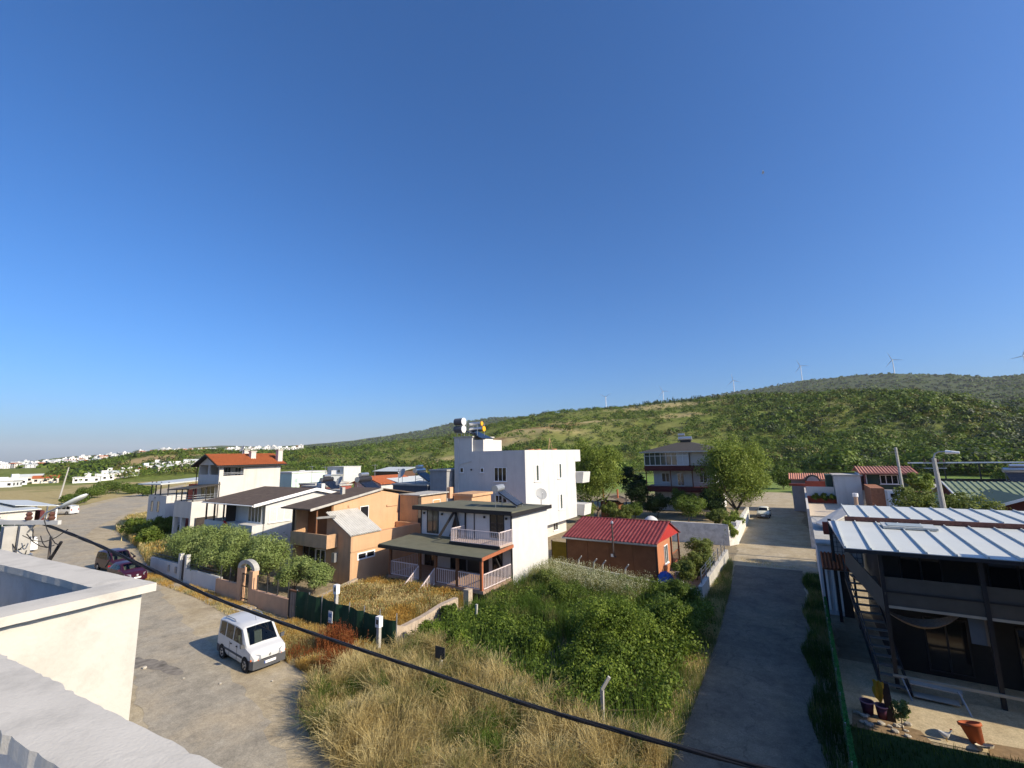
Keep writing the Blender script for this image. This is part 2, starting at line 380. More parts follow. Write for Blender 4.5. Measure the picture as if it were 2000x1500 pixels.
def build_ground():
    rs = np.concatenate([[0.0], np.linspace(4, 120, 24), np.linspace(126, 620, 84), np.geomspace(630, 2200, 40), np.geomspace(2260, 15500, 40)])
    na = 420; az = np.concatenate([np.linspace(-2.0, 1.0, na), np.linspace(1.0, 2 * PI - 2.0, 60)[1:-1]]); A = len(az)
    R_, T_ = np.meshgrid(rs[1:], az, indexing='ij'); X = R_ * np.sin(T_); Y = R_ * np.cos(T_); Z = ground_h(X, Y)
    vs = np.concatenate([[[0, 0, 0]], np.stack([X, Y, Z], -1).reshape(-1, 3)]); nr = len(rs) - 1
    fs = [(0, 1 + (j + 1) % A, 1 + j) for j in range(A)]
    for i in range(nr - 1):
        for j in range(A):
            k = (j + 1) % A; fs.append((1 + i * A + j, 1 + i * A + k, 1 + (i + 1) * A + k, 1 + (i + 1) * A + j))
    me = bpy.data.meshes.new('ground'); me.from_pydata([tuple(v) for v in vs], [], fs)
    d, s, m = cover(vs[:, 0], vs[:, 1]); r = np.hypot(vs[:, 0], vs[:, 1])
    at = me.color_attributes.new('cover', 'FLOAT_COLOR', 'POINT'); at.data.foreach_set('color', np.stack([d, s, m, np.ones_like(d)], 1).astype(np.float32).reshape(-1))
    v = np.clip((118 - r) / 14, 0, 1); v = np.where((vs[:, 0] < -70) & (vs[:, 1] > 20), np.clip((70 - r) / 14, 0, 1), v)
    aa = np.arctan2(vs[:, 0], vs[:, 1]); wf = np.clip((r - np.interp(aa, *D1) * 1.06) / 160, 0, 1) * np.where(aa < -1.0, .6, .92)
    v2 = me.color_attributes.new('village', 'FLOAT_COLOR', 'POINT'); v2.data.foreach_set('color', np.stack([v, wf, v, np.ones_like(v)], 1).astype(np.float32).reshape(-1))
    me.polygons.foreach_set('use_smooth', [True] * len(me.polygons)); me.materials.append(ground_material()); me.update()
    if me.polygons[0].normal.z < 0: me.flip_normals()
    o = bpy.data.objects.new('ground', me); COL.objects.link(o); o['kind'] = 'structure'; return o
build_ground()

# ------------------------------------------------------------------ roads
def road_material(name, c_dark, c_mid, c_light, patchy=(0.30, 0.26, 0.19), amt=0.5, crack=0.5):
    m = bpy.data.materials.new(name); m.use_nodes = True; MATS[name] = m; nt = m.node_tree; n = nt.nodes; l = nt.links; b = n['Principled BSDF']
    b.inputs['Roughness'].default_value = 0.92; b.inputs['Specular IOR Level'].default_value = 0.15
    g = n.new('ShaderNodeNewGeometry')
    a = n.new('ShaderNodeTexNoise'); a.inputs['Scale'].default_value = 0.55; a.inputs['Detail'].default_value = 10; a.inputs['Roughness'].default_value = 0.68; l.new(g.outputs['Position'], a.inputs['Vector'])
    r = n.new('ShaderNodeValToRGB'); e = r.color_ramp.elements; e[0].position = 0.32; e[0].color = (*c_dark, 1); e[1].position = 0.7; e[1].color = (*c_light, 1); k = e.new(0.5); k.color = (*c_mid, 1); l.new(a.outputs[0], r.inputs[0])
    d = n.new('ShaderNodeTexNoise'); d.inputs['Scale'].default_value = 0.22; d.inputs['Detail'].default_value = 9; d.inputs['Roughness'].default_value = 0.72; l.new(g.outputs['Position'], d.inputs['Vector'])
    dm = n.new('ShaderNodeMapRange'); dm.inputs[1].default_value = 0.46; dm.inputs[2].default_value = 0.62; dm.inputs[4].default_value = amt; l.new(d.outputs[0], dm.inputs[0])
    mx = n.new('ShaderNodeMix'); mx.data_type = 'RGBA'; l.new(dm.outputs[0], mx.inputs[0]); l.new(r.outputs[0], mx.inputs[6]); mx.inputs[7].default_value = (*patchy, 1)
    # fine cracks and grit
    v = n.new('ShaderNodeTexVoronoi'); v.feature = 'DISTANCE_TO_EDGE'; v.inputs['Scale'].default_value = 0.55
    w = n.new('ShaderNodeTexNoise'); w.inputs['Scale'].default_value = 1.5; w.inputs['Detail'].default_value = 5; l.new(g.outputs['Position'], w.inputs['Vector'])
    ws = n.new('ShaderNodeVectorMath'); ws.operation = 'MULTIPLY_ADD'; ws.inputs[1].default_value = (1.2, 1.2, 0); l.new(w.outputs['Color'], ws.inputs[0]); l.new(g.outputs['Position'], ws.inputs[2]); l.new(ws.outputs[0], v.inputs['Vector'])
    cm = n.new('ShaderNodeMapRange'); cm.inputs[1].default_value = 0.004; cm.inputs[2].default_value = 0.018; cm.inputs[3].default_value = crack; cm.inputs[4].default_value = 0.0; l.new(v.outputs['Distance'], cm.inputs[0])
    m2 = n.new('ShaderNodeMix'); m2.data_type = 'RGBA'; l.new(cm.outputs[0], m2.inputs[0]); l.new(mx.outputs[2], m2.inputs[6]); m2.inputs[7].default_value = (c_dark[0] * .5, c_dark[1] * .5, c_dark[2] * .5, 1)
    gr = n.new('ShaderNodeTexNoise'); gr.inputs['Scale'].default_value = 24; gr.inputs['Detail'].default_value = 4; l.new(g.outputs['Position'], gr.inputs['Vector'])
    gm = n.new('ShaderNodeMapRange'); gm.inputs[1].default_value = .3; gm.inputs[2].default_value = .7; gm.inputs[3].default_value = 0.8; gm.inputs[4].default_value = 1.2; l.new(gr.outputs[0], gm.inputs[0])
    m3 = n.new('ShaderNodeMix'); m3.data_type = 'RGBA'; m3.blend_type = 'MULTIPLY'; m3.inputs[0].default_value = 1; cc = n.new('ShaderNodeCombineColor')
    for i in range(3): l.new(gm.outputs[0], cc.inputs[i])
    l.new(m2.outputs[2], m3.inputs[6]); l.new(cc.outputs[0], m3.inputs[7])
    n5 = n.new('ShaderNodeTexNoise'); n5.inputs['Scale'].default_value = 2.6; n5.inputs['Detail'].default_value = 9; n5.inputs['Roughness'].default_value = 0.75; l.new(g.outputs['Position'], n5.inputs['Vector'])
    g5 = n.new('ShaderNodeMapRange'); g5.inputs[1].default_value = .32; g5.inputs[2].default_value = .68; g5.inputs[3].default_value = 0.78; g5.inputs[4].default_value = 1.16; l.new(n5.outputs[0], g5.inputs[0])
    m6 = n.new('ShaderNodeMix'); m6.data_type = 'RGBA'; m6.blend_type = 'MULTIPLY'; m6.inputs[0].default_value = 1; c6 = n.new('ShaderNodeCombineColor')
    for i in range(3): l.new(g5.outputs[0], c6.inputs[i])
    l.new(m3.outputs[2], m6.inputs[6]); l.new(c6.outputs[0], m6.inputs[7]); l.new(m6.outputs[2], b.inputs['Base Color'])
    bp = n.new('ShaderNodeBump'); bp.inputs['Strength'].default_value = 0.35; bp.inputs['Distance'].default_value = 0.03; l.new(a.outputs[0], bp.inputs['Height']); l.new(bp.outputs[0], b.inputs['Normal'])
    return m
def strip(name, left, right, z, material, wob=0.25, seed=1, step=0.6):
    """road sheet between two edge lines with slightly ragged edges"""
    def resample(p):
        p = np.array(p, float); d = np.concatenate([[0], np.cumsum(np.hypot(*np.diff(p, axis=0).T))]); return p, d
    (a, da), (b, db) = resample(left), resample(right); n = int(max(da[-1], db[-1]) / step) + 2; rng = np.random.default_rng(seed)
    t = np.linspace(0, 1, n); A = np.stack([np.interp(t * da[-1], da, a[:, i]) for i in (0, 1)], 1); B = np.stack([np.interp(t * db[-1], db, b[:, i]) for i in (0, 1)], 1)
    W = unit(B - A); k = lambda: (rng.normal(size=(n, 1)) * .5 + np.interp(t, np.linspace(0, 1, max(4, n // 6)), rng.normal(size=max(4, n // 6)))[:, None]) * wob * .6
    A = A + W * k(); B = B + W * k(); mb = MB()
    vs = []; fs = []
    for i in range(n): vs += [(*A[i], z), (*B[i], z)]
    fs = [(2 * i, 2 * i + 1, 2 * i + 3, 2 * i + 2) for i in range(n - 1)]
    # make the sheet face up
    p0, p1, p2 = [Vector(vs[j]) for j in fs[0][:3]]
    if (p1 - p0).cross(p2 - p1).z < 0: fs = [f[::-1] for f in fs]
    mb.add(vs, fs); o = mb.build(name, material); o['kind'] = 'structure'; return o
M_ROAD = road_material('worn_asphalt', (0.25, 0.22, 0.168), (0.335, 0.295, 0.225), (0.39, 0.345, 0.265), (0.42, 0.345, 0.235), 0.85, 0.16)
M_STREET = road_material('street_asphalt', (0.125, 0.105, 0.08), (0.17, 0.143, 0.108), (0.22, 0.185, 0.14), (0.27, 0.22, 0.145), 0.5, 0.35)
M_EARTH = road_material('packed_earth', (0.30, 0.24, 0.155), (0.40, 0.33, 0.22), (0.47, 0.40, 0.285), (0.42, 0.33, 0.18), 0.4, 0.0)
M_PATIO = road_material('patio_screed', (0.42, 0.33, 0.20), (0.50, 0.41, 0.26), (0.54, 0.45, 0.30), (0.46, 0.38, 0.24), 0.5, 0.25)
strip('dirt_verge', [(-4.0, 4.0), (-12, 5), (-22, 7), (-44, 12), (-60, 10), (-75, 12), (-100, 17.5), (-118, 24), (-150, 41), (-220, 88)], [(-4.0, 9.0), (-12, 11.5), (-17, 14.0), (-20.5, 16.6), (-29.3, 17.0), (-45.6, 18.6), (-62, 22.4), (-85, 26), (-101, 33.5), (-127, 49), (-195, 100)], 0.012, M_EARTH, 0.5, 4)
strip('main_road', [(4, 3.5), (-6, 4.6), (-14, 6.2), (-22, 8.3), (-44, 12.9), (-60, 12.6), (-75, 14.6), (-100, 20.0), (-118, 27.4), (-150, 44), (-220, 90)], [(4, 8.0), (-6, 8.6), (-13.5, 9.6), (-17.5, 10.4), (-22, 11.6), (-32, 13.7), (-45.6, 16.4), (-62, 17.6), (-85, 22.5), (-101, 30.0), (-128, 44), (-197, 94)], 0.02, M_ROAD, 0.35, 5)
strip('side_street_verge', [(-5.6, 12), (-5.9, 40), (-6.8, 60), (-7.6, 80), (-9, 118)], [(0.6, 12), (0.5, 40), (0.3, 60), (-0.6, 80), (-2.2, 118)], 0.016, M_EARTH, 0.3, 6)
strip('side_street', [(-4.2, 5), (-4.45, 16), (-4.5, 20), (-4.7, 26.4), (-5.2, 36), (-5.5, 43.6)], [(0.2, 5), (0.0, 16), (0.0, 20), (-0.3, 26), (-0.5, 36), (-0.7, 43.9)], 0.026, M_STREET, 0.16, 7)
# damp patch on the road beside the parapet
def blot(name, cx, cy, rx, ry, z, material, seed):
    rng = np.random.default_rng(seed); n = 40; ph = rng.random(5) * 6.28
    pts = []
    for i in range(n):
        t = 2 * PI * i / n; k = 1 + sum(0.32 / (j + 1) * math.sin((j + 2) * t + ph[j]) for j in range(5))
        pts.append((cx + rx * k * math.cos(t), cy + ry * k * math.sin(t), z))
    mb = MB(); mb.add([(cx, cy, z)] + pts, [(0, 1 + i, 1 + (i + 1) % n) for i in range(n)]); o = mb.build(name, material); o['kind'] = 'structure'; return o
M_TAR = mat('old_tar_patch', (0.20, 0.175, 0.14), 0.85, 0.5, 3)
blot('tar_stain', -26.6, 10.4, 1.3, .38, 0.026, M_TAR, 3)
blot('tar_stain', -28.2, 10.0, 1.0, .4, 0.0265, M_TAR, 5)
# ================================================================== shared looks
W_WHITE = mat('white_render', (0.55, 0.54, 0.52), 0.85, 0.05, 1.2, 0.15, 30, dirt=(0.38, 0.36, 0.33), dirt_amt=0.5, dscale=0.8, streak=True)
W_CLEAN = mat('clean_white_cladding', (0.56, 0.55, 0.535), 0.65, 0.05, 2.0, dirt=(0.46, 0.445, 0.42), dirt_amt=0.4, dscale=0.9, streak=True)
W_CREAM = mat('cream_render', (0.555, 0.52, 0.475), 0.88, 0.06, 1.0, 0.15, 30, dirt=(0.40, 0.36, 0.31), dirt_amt=0.45, dscale=0.7, streak=True)
W_ORANGE = mat('orange_render', (0.53, 0.325, 0.185), 0.88, 0.07, 1.1, 0.15, 30, dirt=(0.45, 0.24, 0.11), dirt_amt=0.4, dscale=0.9, streak=True)
W_ORANGE2 = mat('weathered_orange_render', (0.48, 0.30, 0.17), 0.9, 0.12, 1.6, 0.2, 30, dirt=(0.28, 0.20, 0.14), dirt_amt=0.6, dscale=1.3, streak=True)
W_PEACH = mat('peach_render', (0.55, 0.33, 0.20), 0.9, 0.1, 1.6, 0.2, 30, dirt=(0.36, 0.24, 0.16), dirt_amt=0.5, streak=True)
W_GREY = mat('grey_render', (0.30, 0.30, 0.30), 0.9, 0.1, 1.3, 0.2, 25, dirt=(0.2, 0.2, 0.2), dirt_amt=0.5, streak=True)
W_CONC = mat('rough_concrete', (0.42, 0.40, 0.36), 0.92, 0.16, 2.0, 0.4, 22, dirt=(0.22, 0.21, 0.19), dirt_amt=0.6, dscale=1.0, streak=True)
W_WHITEWASH = mat('blotchy_whitewash', (0.62, 0.60, 0.55), 0.92, 0.2, 2.2, 0.4, 16, dirt=(0.32, 0.30, 0.26), dirt_amt=0.8, dscale=1.6)
W_MAROON = mat('maroon_paint', (0.095, 0.02, 0.02), 0.7, 0.12, 2.0)
W_BRICKRED = mat('red_wall_paint', (0.33, 0.075, 0.05), 0.85, 0.15, 2.0, dirt=(0.2, 0.08, 0.06), dirt_amt=0.4)
W_DKGREEN = mat('dark_green_paint', (0.045, 0.075, 0.055), 0.8, 0.12, 2.0)
W_PINK = mat('dusty_pink_paint', (0.42, 0.17, 0.17), 0.85, 0.1, 2.0)
R_BROWN = mat('brown_shingle', (0.095, 0.068, 0.05), 0.9, 0.22, 2.5, 0.5, 60, dirt=(0.16, 0.125, 0.09), dirt_amt=0.5)
R_OLIVE = mat('olive_roof_felt', (0.125, 0.125, 0.085), 0.92, 0.12, 1.5, 0.3, 60, dirt=(0.17, 0.155, 0.11), dirt_amt=0.5)
R_DARK = mat('charcoal_shingle', (0.055, 0.05, 0.045), 0.85, 0.15, 3.0, 0.4, 60)
R_RED = mat('red_roof_sheet', (0.16, 0.026, 0.026), 0.6, 0.15, 1.2, dirt=(0.25, 0.10, 0.09), dirt_amt=0.35)
R_TILE = mat('orange_roof_tile', (0.38, 0.105, 0.035), 0.85, 0.25, 4.0, 0.3, 40, dirt=(0.22, 0.075, 0.035), dirt_amt=0.5, dscale=2.5)
R_PINKT = mat('faded_pink_tile', (0.48, 0.22, 0.15), 0.85, 0.2, 4.0, dirt=(0.3, 0.16, 0.12), dirt_amt=0.4)
R_WHITE = mat('white_roof_metal', (0.53, 0.55, 0.52), 0.5, 0.05, 1.0, spec=0.4, dirt=(0.6, 0.58, 0.52), dirt_amt=0.3, dscale=0.9)
R_GREEN = mat('green_roof_sheet', (0.21, 0.25, 0.145), 0.6, 0.12, 1.5, dirt=(0.3, 0.32, 0.2), dirt_amt=0.4)
R_ZINC = mat('galvanised_sheet', (0.52, 0.50, 0.45), 0.55, 0.1, 2.0, metal=0.1, dirt=(0.36, 0.32, 0.26), dirt_amt=0.4)
T_BLACK = mat('black_trim', (0.022, 0.021, 0.022), 0.5, 0.1)
T_WHITE = mat('white_trim', (0.78, 0.77, 0.75), 0.5, 0.03)
T_PINKW = mat('pinkish_white_paint', (0.66, 0.56, 0.54), 0.6, 0.05)
T_WOOD = mat('brown_stained_wood', (0.17, 0.075, 0.035), 0.7, 0.2, 6.0)
T_REDWOOD = mat('red_stained_wood', (0.33, 0.11, 0.05), 0.7, 0.15, 6.0)
T_CHIP = mat('brown_panel_board', (0.17, 0.07, 0.03), 0.75, 0.16, 1.6, 0.1, 50, dirt=(0.30, 0.15, 0.07), dirt_amt=0.35, dscale=0.9)
T_STEEL = mat('grey_steel', (0.36, 0.37, 0.38), 0.4, 0.06, metal=0.6)
T_DKSTEEL = mat('black_steel', (0.028, 0.028, 0.03), 0.45, 0.1)
T_CHROME = mat('tank_steel', (0.62, 0.63, 0.64), 0.28, 0.04, metal=0.8)
T_CONCP = mat('pole_concrete', (0.40, 0.385, 0.355), 0.9, 0.1, 6.0, 0.2, 60, dirt=(0.36, 0.34, 0.31), dirt_amt=0.5, streak=True)
T_PANELBLUE = mat('solar_panel_glass', (0.012, 0.014, 0.022), 0.18, 0.1)
GL_DARK = glassmat('dark_window_glass', (0.014, 0.015, 0.018))
GL_GREEN = glassmat('greenish_window_glass', (0.05, 0.065, 0.06))
T_CURTAIN = mat('white_net_curtain', (0.55, 0.54, 0.52), 0.9, 0.1, 9.0)
T_SHADE = mat('painted_shade', (0.05, 0.04, 0.035), 0.95, 0.2)  # dark colour standing in for the shade inside openings

def axbox(mb, ax, c, u0, u1, z0, z1, d0, d1):
    """box on a wall plane: ax is the wall's outward normal, d0..d1 the depth along it"""
    if ax == 'x+': mb.box(c + d0, c + d1, u0, u1, z0, z1)
    elif ax == 'x-': mb.box(c - d1, c - d0, u0, u1, z0, z1)
    elif ax == 'y-': mb.box(u0, u1, c - d1, c - d0, z0, z1)
    else: mb.box(u0, u1, c + d0, c + d1, z0, z1)
    return mb
def win(parent, ax, c, u, z, w, h, n=2, frame=None, glass=None, sill=True, fw=0.055, trans=None, name='window', curtain=None):
    """window: frame with mullions (part), panes and sill (sub-parts); u, z = middle"""
    frame = frame or T_WHITE; glass = glass or GL_DARK
    mb = MB(); a, b = u - w / 2, u + w / 2; z0, z1 = z - h / 2, z + h / 2
    axbox(mb, ax, c, a, b, z0, z0 + fw, 0, .05); axbox(mb, ax, c, a, b, z1 - fw, z1, 0, .05)
    axbox(mb, ax, c, a, a + fw, z0 + fw, z1 - fw, 0, .05); axbox(mb, ax, c, b - fw, b, z0 + fw, z1 - fw, 0, .05)
    for i in range(1, n):
        q = a + (b - a) * i / n; axbox(mb, ax, c, q - fw * .6, q + fw * .6, z0 + fw, z1 - fw, 0, .045)
    if trans: axbox(mb, ax, c, a + fw, b - fw, z0 + h * trans - fw * .5, z0 + h * trans + fw * .5, 0, .043)
    f = mb.build(name, frame, parent)
    for i in range(n):
        p, q = a + (b - a) * i / n, a + (b - a) * (i + 1) / n
        axbox(MB(), ax, c, p + fw * .6, q - fw * .6, z0 + fw, z1 - fw, 0.004, .018).build('pane', (T_CURTAIN if curtain and i in curtain else glass), f)
    if sill: axbox(MB(), ax, c, a - .08, b + .08, z0 - .07, z0, 0, .11).build('sill', frame, f)
    return f
def lean_box(mb, ax, c, u, z, w, h, d): return axbox(mb, ax, c, u - w / 2, u + w / 2, z - h / 2, z + h / 2, 0, d)
def railing(parent, a, b, z0, z1, frame, name='railing', gap=0.17, bw=0.035, rail=0.05, slope=0.0, balmat=None):
    """balustrade between ground points a and b, rails plus single balusters; slope lifts b by that much"""
    a = Vector((*a, 0)); b = Vector((*b, slope)); mb = MB()
    mb.bar(a + Vector((0, 0, z1)), b + Vector((0, 0, z1)), rail * 1.4, rail); mb.bar(a + Vector((0, 0, z0 + .08)), b + Vector((0, 0, z0 + .08)), rail, rail)
    r = mb.build(name, frame, parent); L = (b - a).length; n = max(2, int(L / gap)); first = None
    for i in range(n + 1):
        p = a + (b - a) * (i / n)
        if first is None:
            first = MB().box(p.x - bw / 2, p.x + bw / 2, p.y - bw / 2, p.y + bw / 2, z0 + .1 + p.z, z1 - .02 + p.z).build('baluster', balmat or frame, r); p_first = p
        else: share(r, first, p - p_first)
    return r
def dish(name, label, loc, d, az, group='satellite dishes on the roofs'):
    t = thing(name, label, 'satellite dish', loc, group); x, y, z = loc
    mb = MB(); mb.tube([(x, y, z), (x, y, z + d * .9)], .03, 6); mb.build('mast', T_STEEL, t)
    n = 20; vs = []; fs = []; dirv = Vector((math.cos(az), math.sin(az), .55)).normalized(); u = dirv.cross(Vector((0, 0, 1))).normalized(); v = u.cross(dirv); c = Vector((x, y, z + d * .95)) + dirv * .06
    for rr, dep in ((0, 0), (.25, .012), (.5, .05)):
        for k in range(n): vs.append(tuple(c + u * (d * rr * math.cos(2 * PI * k / n)) + v * (d * rr * 1.08 * math.sin(2 * PI * k / n)) + dirv * (dep * d * 1.6)))
    for i in range(2):
        for k in range(n): fs.append((i * n + k, i * n + (k + 1) % n, (i + 1) * n + (k + 1) % n, (i + 1) * n + k))
    b = MB().add(vs, fs).build('reflector', mat('dish_paint', (0.36, 0.36, 0.35), 0.6, 0.08), t, True)
    MB().tube([tuple(c - v * d * .5), tuple(c + dirv * d * .45 - v * d * .12)], .012, 5).build('feed_arm', T_STEEL, t)
    MB().tube([tuple(c + dirv * d * .42 - v * d * .12), tuple(c + dirv * d * .52 - v * d * .1)], .035, 8).build('feed_horn', T_WHITE, t)
    return t
def solar(name, label, loc, rot, w=1.9, tank=T_STEEL, endm=None, second=False, panm=None):
    """thermosyphon heater: tilted collector, drum on top, frame. local +Y is the way the collector faces"""
    t = thing(name, label, 'water heater', loc, 'solar water heaters on the roofs'); O = np.array(loc)
    A = lambda x, y, z: (O[0] + x * math.cos(rot) - y * math.sin(rot), O[1] + x * math.sin(rot) + y * math.cos(rot), O[2] + z)
    MB().ext([A(-w / 2, 1.7, .18), A(w / 2, 1.7, .18), A(w / 2, 0.15, 1.2), A(-w / 2, 0.15, 1.2)], (0, 0, .09)).build('collector', panm or T_PANELBLUE, t)
    mb = MB()
    for s in (-1, 1):
        mb.bar(A(s * w * .46, 1.7, .12), A(s * w * .46, .1, 1.17), .05); mb.bar(A(s * w * .46, -.1, 0), A(s * w * .46, -.1, 1.3), .05); mb.bar(A(s * w * .46, 1.65, 0), A(s * w * .46, 1.65, .2), .05); mb.bar(A(s * w * .46, -.1, .25), A(s * w * .46, 1.2, .45), .04)
    mb.bar(A(-w * .46, -.1, .5), A(w * .46, -.1, .5), .04); mb.build('frame', T_STEEL, t)
    d = MB().tube([A(-w * .52, -.12, 1.52), A(w * .52, -.12, 1.52)], .27, 18).build('tank', tank, t, False)
    for s in (-1, 1): MB().tube([A(s * w * .52, -.12, 1.52), A(s * (w * .52 + .03), -.12, 1.52)], .275, 18).build('tank_end', endm or T_STEEL, d)
    if second:
        d2 = MB().tube([A(-w * .3, -.12, 1.98), A(w * .3, -.12, 1.98)], .2, 16).build('expansion_tank', T_CHROME, t)
        for s in (-1, 1): MB().tube([A(s * w * .3, -.12, 1.98), A(s * (w * .3 + .02), -.12, 1.98)], .205, 16).build('tank_end', endm or T_STEEL, d2)
    return t
def chimney(parent, x, y, z, w, d, h, m):
    c = MB().box(x - w / 2, x + w / 2, y - d / 2, y + d / 2, z, z + h).build('chimney', m, parent); return c

# ================================================================== the building the camera stands on
ROT0 = rad(5.0)
def own():
    c, s = math.cos(ROT0), math.sin(ROT0); t = thing('camera_house', 'white rendered house with rooftop parapets and grey plaster copings in the foreground', 'house', (-6, -6, 0))
    A = lambda x, y, z: (x * c - y * s, x * s + y * c, z)
    def blk(name, x0, x1, y0, y1, z0, z1, m, sub=0, rough=0.0, seed=1, parent=None):
        mb = MB()
        if not sub: mb.ext([A(x0, y0, z0), A(x1, y0, z0), A(x1, y1, z0), A(x0, y1, z0)], (0, 0, z1 - z0))
        else:
            rng = np.random.default_rng(seed); nx = max(1, int((x1 - x0) / sub)); ny = max(1, int((y1 - y0) / sub)); vs = []; fs = []
            X = np.linspace(x0, x1, nx + 1); Y = np.linspace(y0, y1, ny + 1)
            def wob(p): return rough * (.5 * math.sin(p * 1.9 + seed) + .3 * math.sin(p * 6.3 + 2 * seed) + .28 * rng.normal() - (.9 if rng.random() < .06 else 0))
            idx = {}
            for i, x in enumerate(X):
                e0, e1 = wob(x), wob(x + 9)
                for j, y in enumerate(Y):
                    yy = y + (e0 if j == 0 else e1 if j == ny else 0.0); xx = x
                    if i in (0, nx): xx += rough * rng.normal() * .6
                    drop = 0.004 if (j in (0, ny) or i in (0, nx)) else 0
                    idx[i, j] = len(vs); vs.append(A(xx, yy, z1 - drop))
            for i in range(nx):
                for j in range(ny): fs.append((idx[i, j], idx[i + 1, j], idx[i + 1, j + 1], idx[i, j + 1]))
            rim = [(i, 0) for i in range(nx)] + [(nx, j) for j in range(ny)] + [(i, ny) for i in range(nx, 0, -1)] + [(0, j) for j in range(ny, 0, -1)]
            k0 = len(vs)
            for (i, j) in rim: q = vs[idx[i, j]]; vs.append((q[0], q[1], z0))
            m_ = len(rim)
            for q in range(m_): fs.append((idx[rim[q]], k0 + q, k0 + (q + 1) % m_, idx[rim[(q + 1) % m_]]))
            mb.add(vs, fs)
        return mb.build(name, m, parent or t, smooth=False)
    wall = mat('parapet_render', (0.515, 0.495, 0.44), 0.9, 0.04, 1.5, 0.25, 18, dirt=(0.36, 0.34, 0.295), dirt_amt=0.6, dscale=2.6)  # same cream base colour on all outer walls
    cop = mat('trowelled_coping', (0.53, 0.495, 0.43), 0.92, 0.07, 3.0, 0.15, 60, dirt=(0.33, 0.31, 0.27), dirt_amt=0.6, dscale=3.5)
    inner = mat('unpainted_plaster', (0.50, 0.49, 0.47), 0.95, 0.12, 4.0, 0.5, 14, dirt=(0.35, 0.33, 0.31), dirt_amt=0.6, dscale=3.0)
    zc = 8.6
    # house body
    blk('wall', -16, 14, -12, 1.085, 0, 7.6, wall)
    blk('roof_slab', -15.9, 13.9, -11.9, 0.88, 7.6, 7.72, inner)
    # projecting bay with its own parapet, left
    blk('bay_wall', -16, -5.02, 1.085, 2.26, 0, 7.6, wall)
    blk('parapet', -5.24, -5.02, 1.09, 2.26, 7.6, zc - .075, wall)
    blk('parapet', -16, -5.25, 2.06, 2.26, 7.6, zc - .075, inner)
    blk('parapet', -16, 14, 0.90, 1.08, 7.6, zc - .08, inner)
    blk('coping', -5.31, -4.94, 1.13, 2.335, zc - .073, zc, cop, .1, .006, 4)
    blk('coping', -16, -5.315, 2.01, 2.335, zc - .072, zc - .002, cop, .1, .007, 7)
    blk('coping', -16.1, 14.1, 0.85, 1.125, zc - .079, zc - .004, cop, .05, .011, 11)
own()
# ================================================================== houses along the main road
def gable_y(mb, x0, x1, xr, y0, y1, ze0, ze1, zr, t=0.14):
    """two roof slabs, ridge along Y at x=xr"""
    mb.slab((x0, y0, ze0), (xr, y0, zr), (xr, y1, zr), (x0, y1, ze0), t); mb.slab((xr, y0, zr), (x1, y0, ze1), (x1, y1, ze1), (xr, y1, zr), t); return mb
def gable_x(mb, x0, x1, y0, y1, yr, ze0, ze1, zr, t=0.14):
    mb.slab((x0, y0, ze0), (x1, y0, ze0), (x1, yr, zr), (x0, yr, zr), t); mb.slab((x0, yr, zr), (x1, yr, zr), (x1, y1, ze1), (x0, y1, ze1), t); return mb
def tiles_y(parent, x0, z0, x1, z1, y0, y1, m, courses=10, rib=0.24, name='roof_tiles'):
    """tile courses on a slope that falls from (x0,z0) to (x1,z1), laid along Y; each course its own piece"""
    n = int((y1 - y0) / rib)
    for i in range(courses):
        a, b = i / courses, (i + 1.12) / courses; b = min(b, 1.02)
        p = (x0 + (x1 - x0) * a, y0, z0 + (z1 - z0) * a + .03); q = Vector((x0 + (x1 - x0) * b, y0, z0 + (z1 - z0) * b + .075))
        MB().sheet(p, (0, y1 - y0, 0), tuple(q - Vector(p)), n, .03, 'sin', per=4).build('tile_course', m, parent)

def house_canopy():      # C1: small white house with a white canopy roof on posts
    t = thing('canopy_house', 'small white house with a white canopy roof raised on thin posts beside the road bend', 'house', (-75.5, 31, 0))
    MB().box(-78.4, -72.6, 27, 35, 0, 5.1).build('wall', W_WHITE, t)
    for x in (-76.9, -74.9): win(t, 'y-', 27, x, 3.6, .75, 1.5, 1, T_STEEL, GL_DARK, False)
    win(t, 'y-', 27, -76.2, 4.75, .3, .35, 1, T_STEEL, GL_DARK, False)
    r = MB().slab((-80.2, 26.2, 6.65), (-72.6, 26.2, 6.75), (-69, 36, 7.5), (-78.5, 36, 7.4), .16).build('canopy', R_WHITE, t)
    for x, y in ((-78.2, 27.2), (-76.8, 27.2), (-75.2, 27.2), (-72.8, 27.2), (-72.8, 34.5), (-78.2, 34.5)): MB().box(x - .06, x + .06, y - .06, y + .06, 5.1, 6.9 + (y - 27) * .07).build('post', T_DKSTEEL, t)
    MB().box(-72.6, -69.3, 29.5, 35.5, 0, 6.5).build('annex', W_BRICKRED, t)
house_canopy()

